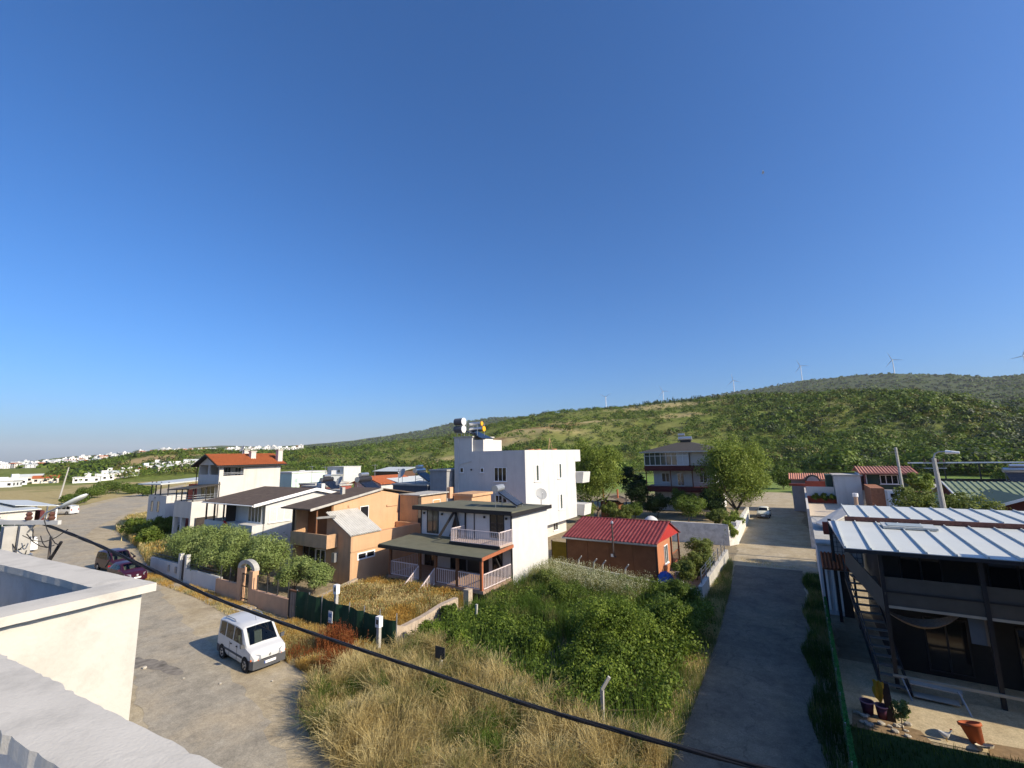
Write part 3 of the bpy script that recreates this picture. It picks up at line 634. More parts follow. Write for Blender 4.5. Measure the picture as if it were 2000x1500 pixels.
def house_tiled():       # C2
    t = thing('tiled_house', 'three storey white house with an orange tiled gable roof and open loggias', 'house', (-60.5, 29, 0))
    MB().box(-63.1, -57.9, 26.6, 34, 0, 7.3).build('wall', W_CREAM, t)
    # top storey with corner loggia: walls round an open front corner
    up = MB(); up.box(-57.9 - .25, -57.9, 29.35, 34, 7.3, 9.15); up.box(-57.9 - .25, -57.9, 26.6, 27.05, 7.3, 9.15); up.box(-57.9 - .25, -57.9, 27.05, 29.35, 7.3, 7.85); up.box(-57.9 - .25, -57.9, 27.05, 29.35, 8.98, 9.15)
    up.box(-63.1, -62.85, 26.6, 34, 7.3, 9.15); up.box(-62.85, -58.15, 33.75, 34, 7.3, 9.15); up.box(-62.85, -58.15, 29.4, 29.6, 7.3, 9.15); up.build('upper_wall', W_CREAM, t)
    fr = MB(); fr.box(-62.85, -58.15, 26.6, 26.8, 7.3, 8.0); fr.box(-60.7, -60.45, 26.6, 26.8, 8.0, 9.15); fr.ext([(-63.05, 26.6, 9.16), (-57.95, 26.6, 9.16), (-60.5, 26.6, 10.3)], (0, .2, 0)); fr.build('gable_front', W_WHITE, t)
    for u in (-61.8, -59.3): win(t, 'y-', 29.4, u, 8.2, 1.5, 1.2, 2, T_WHITE, GL_GREEN, False)
    MB().tube([(-57.95, 27.05, 8.2), (-57.95, 29.35, 8.2)], .025, 6).build('rail', T_STEEL, t); MB().tube([(-57.95, 27.05, 8.05), (-57.95, 29.35, 8.05)], .025, 6).build('rail', T_STEEL, t)
    rf = gable_y(MB(), -63.9, -57.3, -60.5, 26.0, 34.5, 9.05, 9.05, 10.45).build('roof', T_BLACK, t)
    tiles_y(rf, -60.5, 10.46, -57.3, 9.06, 26.05, 34.45, R_TILE, 9); tiles_y(rf, -60.5, 10.46, -63.9, 9.06, 26.05, 34.45, R_TILE, 9)
    for x, y, h in ((-59.3, 31.0, 1.0), (-58.2, 33.9, 1.15), (-62, 31.5, 1.2)):
        c = MB().box(x - .3, x + .3, y - .3, y + .3, 9.4, 9.7 + h).build('chimney', W_CREAM, rf)
        MB().box(x - .38, x + .38, y - .38, y + .38, 9.7 + h, 9.8 + h).build('chimney_cap', W_CREAM, rf)
    # second storey porch and first storey projecting forward
    lo = MB(); lo.box(-62.3, -57.92, 24.0, 26.6, 3.35, 5.15); lo.box(-58.3, -57.92, 24.0, 24.4, 0, 3.35); lo.box(-62.3, -61.9, 24, 24.4, 0, 3.35); lo.box(-60.4, -60.1, 24, 24.4, 0, 3.35); lo.box(-58.25, -57.92, 24.4, 26.6, 0, 1.9); lo.build('porch_wall', W_CREAM, t)
    MB().slab((-63.0, 23.4, 6.45), (-57.4, 23.4, 6.65), (-57.4, 26.6, 7.0), (-63.0, 26.6, 6.8), .1).build('porch_roof', R_DARK, t)
    for x, y in ((-62.2, 24.1), (-60.8, 24.1), (-59.4, 24.1), (-58.0, 24.1), (-58.0, 25.4)): MB().box(x - .05, x + .05, y - .05, y + .05, 5.15, 6.55).build('post', T_DKSTEEL, t)
    rl = MB()
    for z in (5.35, 5.6, 5.85): rl.tube([(-62.2, 24.05, z), (-57.97, 24.05, z), (-57.97, 26.55, z)], .022, 6)
    rl.build('railing', T_STEEL, t)
    for u, w in ((-61.5, 1.0), (-59.6, 2.0)): win(t, 'y-', 26.6, u, 6.0, w, 1.5, 2 if w > 1.5 else 1, T_WHITE, GL_DARK, False)
    MB().box(-61.8, -58.3, 26.3, 26.58, 0.1, 3.3).build('painted_shade_panel', T_SHADE, t)  # solid dark panel, porch shade put into its colour
    MB().box(-57.88, -57.84, 24.5, 26.5, 1.95, 3.3).build('painted_shade_panel', T_SHADE, t)
    MB().tube([(-57.86, 26.7, 0), (-57.86, 26.7, 7.2)], .05, 6).build('downpipe', T_DKSTEEL, t)
    MB().tube([(-63.2, 26.45, 3), (-63.2, 26.45, 9.0)], .05, 6).build('downpipe', T_DKSTEEL, t)
house_tiled()
dish('satellite_dish', 'round satellite dish on a tall mast above the orange tiled roof', (-60.2, 30.2, 10.3), .8, -1.6)

def house_brownroof():   # C3
    t = thing('brown_roof_house', 'white two storey house with a low brown shingle roof behind the olive trees', 'house', (-46, 26, 0))
    MB().ext([(-41.5, 23.2, 0), (-41.5, 30.2, 0), (-41.5, 30.2, 6.0), (-41.5, 28.0, 6.55), (-41.5, 23.2, 5.55)], (-5.2, 0, 0)).build('wall', W_WHITE, t)
    MB().ext([(-46.7, 25.5, 0), (-46.7, 30.2, 0), (-46.7, 30.2, 6.0), (-46.7, 28.0, 6.5), (-46.7, 25.5, 6.0)], (-3.2, 0, 0)).build('side_wall', W_WHITE, t)
    rf = gable_x(MB(), -50.6, -41.15, 21.9, 30.9, 28.0, 5.72, 6.05, 6.75, .12).build('roof', R_BROWN, t)
    MB().ext([(-41.15, 21.9, 5.75), (-41.15, 28.0, 6.78), (-41.15, 28.0, 6.5), (-41.15, 21.9, 5.5)], (.06, 0, 0)).build('barge_board', T_WHITE, rf); MB().ext([(-41.15, 28.0, 6.78), (-41.15, 30.9, 6.08), (-41.15, 30.9, 5.82), (-41.15, 28, 6.5)], (.061, 0, 0)).build('barge_board', T_WHITE, rf)
    MB().tube([(-50.6, 21.86, 5.62), (-41.2, 21.86, 5.62)], .06, 6).build('gutter', T_WHITE, rf)
    dk = MB(); dk.box(-50.3, -46.72, 22.1, 25.48, 2.75, 2.95); dk.box(-50.3, -46.7, 22.1, 22.2, 2.95, 3.95); dk.box(-50.3, -50.2, 22.2, 25.48, 2.95, 3.95); dk.box(-50.3, -50.0, 22.1, 22.4, 0, 2.75); dk.build('balcony', W_WHITE, t)
    MB().box(-46.72, -41.52, 22.1, 23.2, 2.75, 3.9).build('balcony_front', W_WHITE, t)
    for x in (-50.2, -48.6, -46.8): MB().box(x - .06, x + .06, 22.1, 22.22, 3.95, 5.75).build('post', T_DKSTEEL, t)
    win(t, 'y-', 23.2, -43.2, 4.7, 2.3, 1.5, 4, T_WHITE, GL_GREEN)
    win(t, 'x+', -41.5, 24.6, 4.65, 2.1, 1.35, 3, T_WHITE, GL_GREEN, curtain=(0, 1, 2)); win(t, 'x+', -41.5, 27.3, 4.55, .6, .5, 1, T_WHITE, GL_DARK, False)
    MB().tube([(-41.55, 23.1, 0), (-41.55, 23.1, 5.5)], .05, 6).build('downpipe', T_DKSTEEL, t)
    cx = MB().box(-42.6, -41.9, 29.1, 29.5, 6.3, 7.1).build('chimney', W_WHITE, rf)
    MB().box(-46.69, -46.65, 22.3, 25.4, 3.0, 5.6).build('painted_shade_panel', T_SHADE, t)  # dark sheet painted in for balcony shade
    win(t, 'y-', 25.5, -48.3, 4.3, 1.6, 2.2, 2, T_WHITE, GL_DARK, False)
    win(t, 'x+', -41.5, 27.5, 1.8, 1.2, 1.2, 2, T_WHITE, GL_DARK)
house_brownroof()
def flag():
    t = thing('small_flag', 'small red flag with white crescent hanging from the white balcony', 'flag', (-45.9, 21.95, 3.2))
    MB().tube([(-46.1, 22.0, 3.1), (-46.25, 21.85, 4.3)], .012, 5).build('pole', T_WHITE, t)
    n = 8; vs = []; fs = []
    for i in range(n + 1):
        for j in range(2): vs.append((-46.2 + .62 * i / n, 21.9 - .05 * math.sin(i * 1.3), 4.15 - .42 * j - .04 * i / n * 4))
    fs = [(2 * i, 2 * i + 1, 2 * i + 3, 2 * i + 2) for i in range(n)]
    c = MB().add(vs, fs).build('cloth', mat('flag_red', (0.32, 0.012, 0.02), 0.8, .05), t)
    cr = []; 
    for k in range(13): a = rad(50 + 260 * k / 12); cr.append((-46.0 + .11 * math.cos(a), 21.82, 3.88 + .11 * math.sin(a)))
    for k in range(13): a = rad(310 - 260 * k / 12); cr.append((-45.975 + .085 * math.cos(a), 21.82, 3.88 + .085 * math.sin(a)))
    MB().ext(cr, (0, .004, 0)).build('crescent', T_WHITE, c)
    st = []
    for k in range(10): r_ = .055 if k % 2 == 0 else .022; a = PI + 2 * PI * k / 10; st.append((-45.83 + r_ * math.cos(a), 21.82, 3.88 + r_ * math.sin(a)))
    MB().ext(st, (0, .004, 0)).build('star', T_WHITE, c)
flag()

def house_orange():      # C4
    t = thing('orange_house', 'orange rendered house with brown pitched roof, balcony and ribbed lean-to roof', 'house', (-33, 27, 0))
    # tall gable part
    MB().ext([(-33.1, 24.2, 0), (-33.1, 31.4, 0), (-33.1, 31.4, 6.15), (-33.1, 29.2, 6.62), (-33.1, 24.2, 5.95)], (-3.6, 0, 0)).build('wall', W_ORANGE, t)
    # recessed loggia on the left of the front: dark back wall
    MB().box(-36.6, -36.35, 23.0, 29, 0, 5.7).build('side_wall', W_ORANGE2, t)
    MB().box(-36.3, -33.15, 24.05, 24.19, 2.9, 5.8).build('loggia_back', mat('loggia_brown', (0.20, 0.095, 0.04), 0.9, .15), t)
    rf = MB()
    rf.slab((-36.9, 21.9, 5.74), (-32.85, 21.9, 5.74), (-32.85, 29.2, 6.86), (-36.9, 29.2, 6.86), .1); rf.slab((-36.9, 29.2, 6.86), (-32.85, 29.2, 6.86), (-32.85, 33.6, 6.1), (-36.9, 33.6, 6.1), .1)
    rf = rf.build('roof', R_BROWN, t)
    MB().ext([(-32.85, 21.9, 5.76), (-32.85, 29.2, 6.88), (-32.85, 29.2, 6.70), (-32.85, 21.9, 5.58)], (.05, 0, 0)).build('barge_board', W_CONC, rf)
    chimney(rf, -35.2, 26.6, 6.3, .35, .3, .75, W_CONC)
    # balcony
    b = MB(); b.box(-36.45, -31.6, 22.6, 22.75, 2.72, 3.75); b.box(-31.75, -31.6, 22.751, 23.58, 2.72, 3.75); b.box(-36.45, -36.3, 22.751, 24.0, 2.72, 3.75); b.box(-36.3, -31.75, 22.75, 24.0, 2.72, 2.9); b.build('balcony', W_ORANGE2, t)
    MB().box(-36.4, -36.25, 22.65, 22.8, 3.75, 5.8).build('post', T_DKSTEEL, t); MB().box(-33.3, -33.18, 22.7, 22.82, 3.75, 5.85).build('post', T_WOOD, t)
    MB().bar((-33.2, 22.76, 4.95), (-31.9, 23.6, 5.05), .1, .16).build('beam', W_CONC, t)
    # lower block with terrace
    lw = MB(); lw.ext([(-33.05, 23.6, 0), (-30.0, 23.6, 0), (-30.0, 23.6, 3.62), (-33.05, 23.6, 5.2)], (0, .2, 0)); lw.build('lean_to_wall', W_ORANGE2, t)
    lb = MB(); lb.box(-33.05, -30.0, 23.801, 31.2, 0, 3.1); lb.box(-30.2, -30.0, 23.801, 31.2, 3.1, 3.62); lb.box(-33.0, -30.2, 31.0, 31.2, 3.1, 3.62); lb.build('lower_wall', W_ORANGE, t)
    MB().box(-29.99, -29.95, 23.6, 31.1, 2.42, 2.5).build('string_course', W_ORANGE2, t)
    MB().sheet((-29.85, 23.45, 3.72), (0, 3.1, 0), (-3.2, 0, 1.62), 14, .035, 'trap', .03).build('lean_to_roof', R_ZINC, t)
    # weathered back part
    MB().box(-33.0, -30.6, 31.5, 35.5, 0, 6.0).build('rear_wall', W_ORANGE2, t)
    MB().box(-33.2, -30.3, 31.4, 35.6, 6.0, 6.1).build('rear_roof', W_CONC, t)
    MB().box(-30.62, -30.58, 31.5, 31.9, 3.2, 5.9).build('painted_shade_panel', T_SHADE, t)  # shadow of the deep recess, painted as a dark strip
    win(t, 'x+', -30.6, 34.0, 4.6, 1.1, 1.7, 1, T_WHITE, mat('orange_blind', (0.55, 0.3, 0.14), .7, .1))
    chimney(t, -30.45, 35.9, 5.4, .4, .5, 1.1, W_PEACH)
    MB().box(-30.2, -27.9, 36.2, 39.5, 0, 5.6).build('back_wing', W_ORANGE, t)
    MB().box(-30.4, -27.7, 36.1, 39.6, 5.6, 5.85).build('back_wing_parapet', W_ORANGE, t)
    win(t, 'x+', -33.1, 27.35, 4.75, .95, 1.35, 1, T_WHITE, GL_DARK, False)
    win(t, 'x+', -30.0, 25.1, 2.0, 1.75, .55, 2, T_WHITE, GL_DARK, False, fw=.1)
    MB().box(-33.12, -33.0, 29.9, 31.2, 5.1, 5.25).build('canopy_stub', W_ORANGE, t)
    MB().box(-33.09, -33.02, 25.6, 25.8, 5.5, 5.65).build('wall_lamp', W_ORANGE2, t)
    # ground floor front: glazed doors in white frames
    MB().box(-36.2, -33.05, 23.65, 23.79, 0, 2.7).build('front_wall', W_ORANGE2, t)
    win(t, 'y-', 23.65, -35.3, 1.35, 1.7, 2.3, 2, T_STEEL, GL_DARK, False); win(t, 'y-', 23.65, -33.75, 1.2, 1.3, 2.3, 2, T_WHITE, GL_DARK, False, trans=.4)
    MB().box(-31.9, -31.55, 23.3, 23.58, 1.6, 2.3).build('electric_box', T_STEEL, t)
house_orange()

def house_chalet():      # C5
    t = thing('black_trim_chalet', 'white chalet with black trim, olive flat roofs, raised porch and pinkish balustrades', 'house', (-23, 30, 0))
    zf = 0.88
    MB().box(-27.3, -18.3, 28.5, 34.0, 0, 5.35).build('wall', W_CLEAN, t)
    MB().slab((-27.9, 28.1, 5.62), (-18.05, 28.1, 5.56), (-18.05, 34.3, 5.40), (-27.9, 34.3, 5.46), .2).build('upper_roof', R_OLIVE, t)
    fa = MB(); fa.box(-27.93, -18.02, 28.04, 28.1, 5.28, 5.58); fa.box(-18.05, -17.99, 28.1, 34.3, 5.15, 5.45); fa.build('fascia', T_BLACK, t)
    # porch roof
    pr = MB().slab((-28.0, 24.6, 3.1), (-18.2, 24.6, 3.0), (-18.2, 28.5, 3.22), (-28.0, 28.5, 3.34), .13).build('porch_roof', R_OLIVE, t)
    MB().box(-28.03, -18.17, 24.54, 24.6, 2.82, 3.04).build('porch_fascia', T_BLACK, pr); MB().bar((-18.16, 24.6, 2.93), (-18.16, 28.45, 3.12), .06, .22).build('porch_beam', T_REDWOOD, pr)
    MB().box(-27.2, -18.3, 24.9, 28.5, zf - .2, zf).build('porch_floor', mat('porch_planks', (0.36, 0.24, 0.18), .8, .15, 5), t)
    MB().box(-27.15, -18.35, 25.0, 28.4, 0.0, zf - .2).build('plinth', T_BLACK, t)
    for x in (-27.1, -24.06, -22.52, -20.56, -18.5): MB().box(x - .09, x + .09, 24.92, 25.1, zf, 2.95).build('porch_post', T_REDWOOD if x == -18.5 else T_WOOD, t)
    railing(t, (-27.0, 25.0), (-24.15, 25.0), zf, 1.88, T_PINKW); railing(t, (-22.43, 25.0), (-20.65, 25.0), zf, 1.86, T_PINKW); railing(t, (-20.47, 25.0), (-18.6, 25.0), zf, 1.86, T_PINKW); railing(t, (-18.4, 25.1), (-18.4, 28.4), zf, 1.86, T_PINKW); railing(t, (-27.1, 25.1), (-27.1, 28.4), zf, 1.86, T_PINKW)
    # steps between the two stair rails
    for i in range(5): MB().box(-24.0, -22.6, 24.88 - .28 * (i + 1), 24.88 - .28 * i, 0, zf - .17 * (i + 1)).build('step', T_WOOD, t)
    railing(t, (-24.06, 23.3), (-24.06, 24.9), -.35, .75, T_PINKW, slope=1.1); railing(t, (-22.52, 23.3), (-22.52, 24.9), -.35, .75, T_PINKW, slope=1.1)
    # front wall of the porch: dark doors, black boards, diagonal brace
    for u, w in ((-26.2, 1.3), (-23.3, 1.6), (-19.6, .9)): win(t, 'y-', 28.5, u, 1.95, w, 2.1, 2, T_BLACK, GL_DARK, False)
    MB().box(-22.4, -20.4, 28.44, 28.49, .9, 3.0).build('dark_cladding', T_BLACK, t)
    MB().bar((-20.1, 28.3, 2.9), (-18.9, 28.3, .9), .1, .12).build('brace', T_BLACK, t)
    # upper front: doors, A frame, balcony
    win(t, 'y-', 28.5, -26.0, 4.42, 1.25, 1.95, 2, T_BLACK, GL_GREEN, False); win(t, 'y-', 28.5, -19.6, 4.5, 1.3, 1.9, 2, T_BLACK, GL_DARK, False)
    af = MB(); af.bar((-24.45, 27.5, 3.4), (-23.5, 28.3, 5.4), .16, .2); af.bar((-22.7, 27.9, 3.4), (-23.5, 28.3, 5.4), .14, .18); af.build('roof_frame', T_BLACK, t)
    MB().ext([(-24.2, 28.42, 3.35), (-22.85, 28.42, 3.35), (-23.5, 28.42, 5.2)], (0, .06, 0)).build('tent_front', mat('dark_brown_board', (0.05, 0.03, 0.02), .7, .2), t)
    MB().box(-22.62, -22.52, 28.4, 28.49, 3.35, 5.3).build('trim', T_BLACK, t); MB().box(-21.75, -21.69, 28.45, 28.49, 3.35, 5.3).build('trim', T_BLACK, t); MB().box(-27.3, -27.24, 28.44, 28.49, .9, 5.3).build('trim', T_BLACK, t)
    MB().box(-18.36, -18.28, 28.42, 28.52, 0, 5.3).build('trim', T_BLACK, t)
    for u in (-26.95, -25.0, -20.75, -18.75): lean_box(MB(), 'y-', 28.5, u, 5.0, .14, .16, .1).build('wall_lamp', T_BLACK, t)
    MB().box(-22.65, -18.2, 26.7, 28.4, 3.24, 3.4).build('balcony_floor', mat('balcony_planks', (0.42, 0.32, 0.26), .8, .15, 5), t)
    railing(t, (-22.6, 26.75), (-18.25, 26.75), 3.3, 4.28, T_PINKW); railing(t, (-18.25, 26.85), (-18.25, 28.35), 3.3, 4.28, T_PINKW); railing(t, (-22.6, 26.85), (-22.6, 28.35), 3.3, 4.28, T_PINKW)
    MB().box(-22.7, -18.15, 26.66, 26.72, 3.18, 3.38).build('balcony_fascia', T_BLACK, t)
house_chalet()
solar('solar_heater', 'grey solar water heater on the olive roof of the black trimmed chalet', (-21.0, 31.0, 5.46), rad(-75), 1.7, mat('grey_tank', (0.22, 0.24, 0.27), .45, .05), second=False)
dish('satellite_dish', 'pale satellite dish on the back edge of the chalet roof', (-18.6, 33.6, 5.4), .95, -.8)

def white_block():       # C6
    t = thing('white_apartment_block', 'white three storey block with overhanging upper floors and rooftop stair tower', 'apartment block', (-30, 47, 0))
    x0, x1, y0, y1, zt = -34.1, -24.5, 41.0, 53.6, 10.1
    b = MB(); b.box(x0, x1, y0, y1, 1.75, 9.0)
    b.box(x0, x1, y0, y0 + .2, 9.0, zt); b.box(x1 - .2, x1, y0 + .2, y1, 9.0, zt); b.box(x0, x0 + .2, y0 + .2, y1, 9.0, zt); b.box(x0 + .2, x1 - .2, y1 - .2, y1, 9.0, zt); b.build('wall', W_WHITE, t)
    MB().box(x0 + .3, x1 - 1.3, y0 + 1, y1 - .6, 0, 1.75).build('ground_floor_wall', W_CREAM, t)
    MB().box(x0 - .02, x0 + 2.6, y0 - .02, y0 + 4.2, 9.6, 11.7).build('stair_tower', W_WHITE, t); MB().box(x0 - .12, x0 + 2.75, y0 - .12, y0 + 4.3, 11.7, 11.85).build('tower_slab', W_CONC, t)
    MB().box(x0 + 2.6, x0 + 4.0, y0 + .25, y0 + 4.0, 9.2, 11.4).build('tower_annex', W_CREAM, t)
    for u, z, w, h, n in ((-29.2 + 1.55, 7.55, 1.6, 1.5, 3),): win(t, 'y-', y0, u, z, w, h, n, T_WHITE, GL_DARK)
    win(t, 'y-', y0, -33.0, 8.0, .5, .55, 1, T_WHITE, GL_DARK); win(t, 'y-', y0, -30.1, 8.0, .45, .5, 1, T_WHITE, GL_DARK); win(t, 'y-', y0, -33.0, 5.1, .5, .6, 1, T_WHITE, GL_DARK); win(t, 'y-', y0, -30.1, 5.0, .45, .55, 1, T_WHITE, GL_DARK); win(t, 'y-', y0, -27.65, 4.9, 1.6, .9, 3, T_WHITE, GL_DARK)
    for u, z in ((-31.6, 8.05), (-31.6, 5.05)): MB().tube([(u, y0 - .12, z), (u, y0 + .05, z)], .1, 10).build('vent', T_DKSTEEL, t)
    for u, z in ((43.6, 7.6), (49.2, 7.6), (49.2, 4.0)): win(t, 'x+', x1, u, z, 1.5, 1.75, 3, T_WHITE, GL_GREEN, curtain=(0, 2))
    MB().tube([(-33.5, y0 - .06, 1.8), (-33.5, y0 - .06, 11.5)], .05, 6).build('downpipe', W_WHITE, t); MB().tube([(-33.5, y0 - .06, 8.6), (-31.6, y0 - .06, 9.0)], .04, 6).build('downpipe', W_WHITE, t)
    # balconies at the far end
    for z in (2.0, 6.0): MB().ext([(x1 - 2.5, y1, z - .1), (x1 + .9, y1, z - .1), (x1 + 1.1, y1 - .0, z + 1.25), (x1 - 2.5, y1, z + 1.25)], (0, 2.2, 0)).build('balcony', W_WHITE, t)
    MB().box(x0 + .5, x1, y1, y1 + 1.7, 8.6, zt).build('rear_parapet', W_WHITE, t)
    MB().box(-25.78, -25.72, 45.2, 46.8, 0, 1.7).build('door', mat('brown_door', (.12, .06, .035), .6, .1), t)
    win(t, 'x+', -25.8, 50.0, 1.0, 1.2, 1.0, 2, T_WHITE, GL_DARK)
white_block()
def tanks():
    yel = mat('yellow_tank_end', (0.75, 0.36, 0.02), .5, .05)
    t = thing('rooftop_water_tanks', 'pair of steel solar tanks with orange ends above the white block', 'water heater', (-32.6, 42.4, 11.85), 'solar water heaters on the roofs')
    for z, x, L, r in ((13.35, -31.9, 1.7, .22), (12.72, -31.7, 1.9, .27)):
        d = MB().tube([(x - L / 2 - .3, 42.6, z), (x + L / 2 - .3, 42.6, z)], r, 18).build('tank', T_CHROME, t); MB().tube([(x + L / 2 - .3, 42.6, z), (x + L / 2 - .18, 42.6, z)], r * 1.15, 18).build('tank_end', yel, d)
    for z in (13.65, 12.75):
        d = MB().tube([(-34.5, 41.7, z), (-33.3, 41.7, z)], .42, 18).build('drum', mat('grey_drum', (.09, .095, .11), .5, .08), t); MB().tube([(-33.3, 41.7, z), (-33.24, 41.7, z)], .44, 18).build('drum_end', T_WHITE, d)
    mb = MB()
    for x in (-34.2, -33.5, -32.8, -31.2): mb.bar((x, 41.6, 11.85), (x, 41.6, 13.4), .05); mb.bar((x, 43.0, 11.85), (x, 43.0, 13.4), .05)
    mb.bar((-34.2, 41.6, 12.3), (-31.2, 41.6, 12.3), .05); mb.build('frame', T_STEEL, t)
    MB().ext([(-32.6, 41.2, 12.45), (-32.6, 43.6, 12.45), (-30.3, 43.6, 11.5), (-30.3, 41.2, 11.5)], (0, 0, .08)).build('collector', T_PANELBLUE, t)
tanks()
def roof_tripod(x, y, z, h, label):
    t = thing('roof_mast', label, 'mast', (x, y, z)); 
    for a in (0.3, 2.4, 4.5): MB().tube([(x + .55 * math.cos(a), y + .55 * math.sin(a), z), (x, y, z + h)], .03, 6).build('leg', mat('weathered_timber', (.42, .28, .15), .8, .2), t)
roof_tripod(-26.2, 50.0, 9.0, 2.6, 'wooden tripod mast on the far end of the white block roof')
def pots():
    for i, (x, y) in enumerate(((-27.2, 47.0), (-26.6, 47.6), (-25.6, 49.8))):
        t = thing('roof_pot', ('orange pot left of the roof tripod', 'small orange pot beside the larger pot on the white block roof', 'orange pot at the foot of the roof tripod')[i], 'pot', (x, y, 9.0), 'pots on the block roof')
        MB().lathe((x, y, 9.0), [(.2, 0), (.35, .5), (.42, 1.2), (.36, 1.25), (.34, 1.1)], 14).build('bowl', mat('terracotta', (.45, .18, .08), .8, .15), t)
pots()

def red_shed():          # C7
    t = thing('red_roof_cabin', 'brown panelled cabin with a ribbed red metal roof and thin flue', 'cabin', (-13.7, 39, 0))
    MB().ext([(-9.9, 35.7, 0), (-9.9, 39.9, 0), (-9.9, 39.9, 3.5), (-9.9, 39.5, 3.6), (-9.9, 35.7, 2.65)], (-7.5, 0, 0)).build('wall', T_CHIP, t)
    for i in range(4):
        a = -17.4 + 1.9 * i; MB().box(a + .015, a + 1.875, 35.67, 35.7, .05, 2.6).build('wall_panel', T_CHIP, t)
    MB().box(-9.98, -9.9, 35.66, 35.74, 0, 2.65).build('corner_trim', T_BLACK, t); MB().box(-17.45, -17.37, 35.66, 35.74, 0, 2.65).build('corner_trim', T_BLACK, t)
    MB().box(-9.9, -9.88, 35.76, 39.8, .05, 2.62).build('end_panel', mat('painted_lit_board', (0.42, 0.17, 0.08), .75, .1, 2), t)  # sunlit tone of the same board, put into the end panel's colour
    MB().ext([(-9.88, 35.5, 2.7), (-9.88, 43.1, 2.45), (-9.88, 39.5, 3.85)], (.03, 0, 0)).build('gable', mat('red_gable_sheet', (0.36, 0.03, 0.025), .5, .1), t)
    n = 26; u = (7.9) / n; first = None
    rf = MB().slab((-17.6, 35.3, 2.74), (-9.72, 35.3, 2.74), (-9.72, 39.5, 3.84), (-17.6, 39.5, 3.84), .05).build('roof', R_RED, t); MB().slab((-17.6, 39.5, 3.84), (-9.72, 39.5, 3.84), (-9.72, 43.3, 2.44), (-17.6, 43.3, 2.44), .05).build('roof_back', R_RED, t)
    for i in range(n):
        if first is None: first = MB().sheet((-17.6, 35.28, 2.745), (u, 0, 0), (0, 4.22, 1.105), 1, .045, 'trap').build('roof_panel', R_RED, rf)
        else: share(rf, first, (u * i, 0, 0))
    MB().box(-17.6, -9.72, 39.4, 39.6, 3.83, 3.89).build('ridge_cap', R_RED, rf); MB().box(-17.62, -9.70, 35.2, 35.3, 2.6, 2.72).build('gutter', T_STEEL, rf)
    win(t, 'x+', -9.88, 38.3, 1.5, 1.1, 1.4, 2, T_WHITE, GL_GREEN)
    f = MB().tube([(-13.1, 35.55, 1.5), (-13.1, 35.3, 1.55), (-13.1, 35.15, 1.9), (-13.1, 35.12, 4.1)], .07, 8).build('flue', mat('sooty_flue', (.07, .05, .045), .6, .2), t); MB().lathe((-13.1, 35.12, 4.12), [(.13, 0), (.11, .1), (.02, .2)], 10).build('flue_cap', T_STEEL, f)
    lean_box(MB(), 'y-', 35.67, -13.4, 1.55, .22, .22, .04).build('vent', T_WHITE, t)
    for y in (40.4, 43.0): MB().box(-9.98, -9.86, y - .06, y + .06, 0, 2.7).build('porch_post', T_REDWOOD, t)
    railing(t, (-9.9, 40.5), (-9.9, 42.9), .2, 1.1, T_REDWOOD, gap=.3)
red_shed()
def cushion():
    t = thing('round_cushion', 'pale domed satellite dish lying behind the red ridge', 'dish', (-12.0, 42.2, 3.1)); MB().lathe((-12.0, 42.2, 3.05), [(.75, .0), (.7, .3), (.5, .6), (.25, .78), (0, .85)], 18).build('bowl', W_WHITE, t, True)
    MB().tube([(-12.0, 42.2, 2.6), (-12.0, 42.2, 3.1)], .05, 6).build('mast', T_STEEL, t)
cushion()

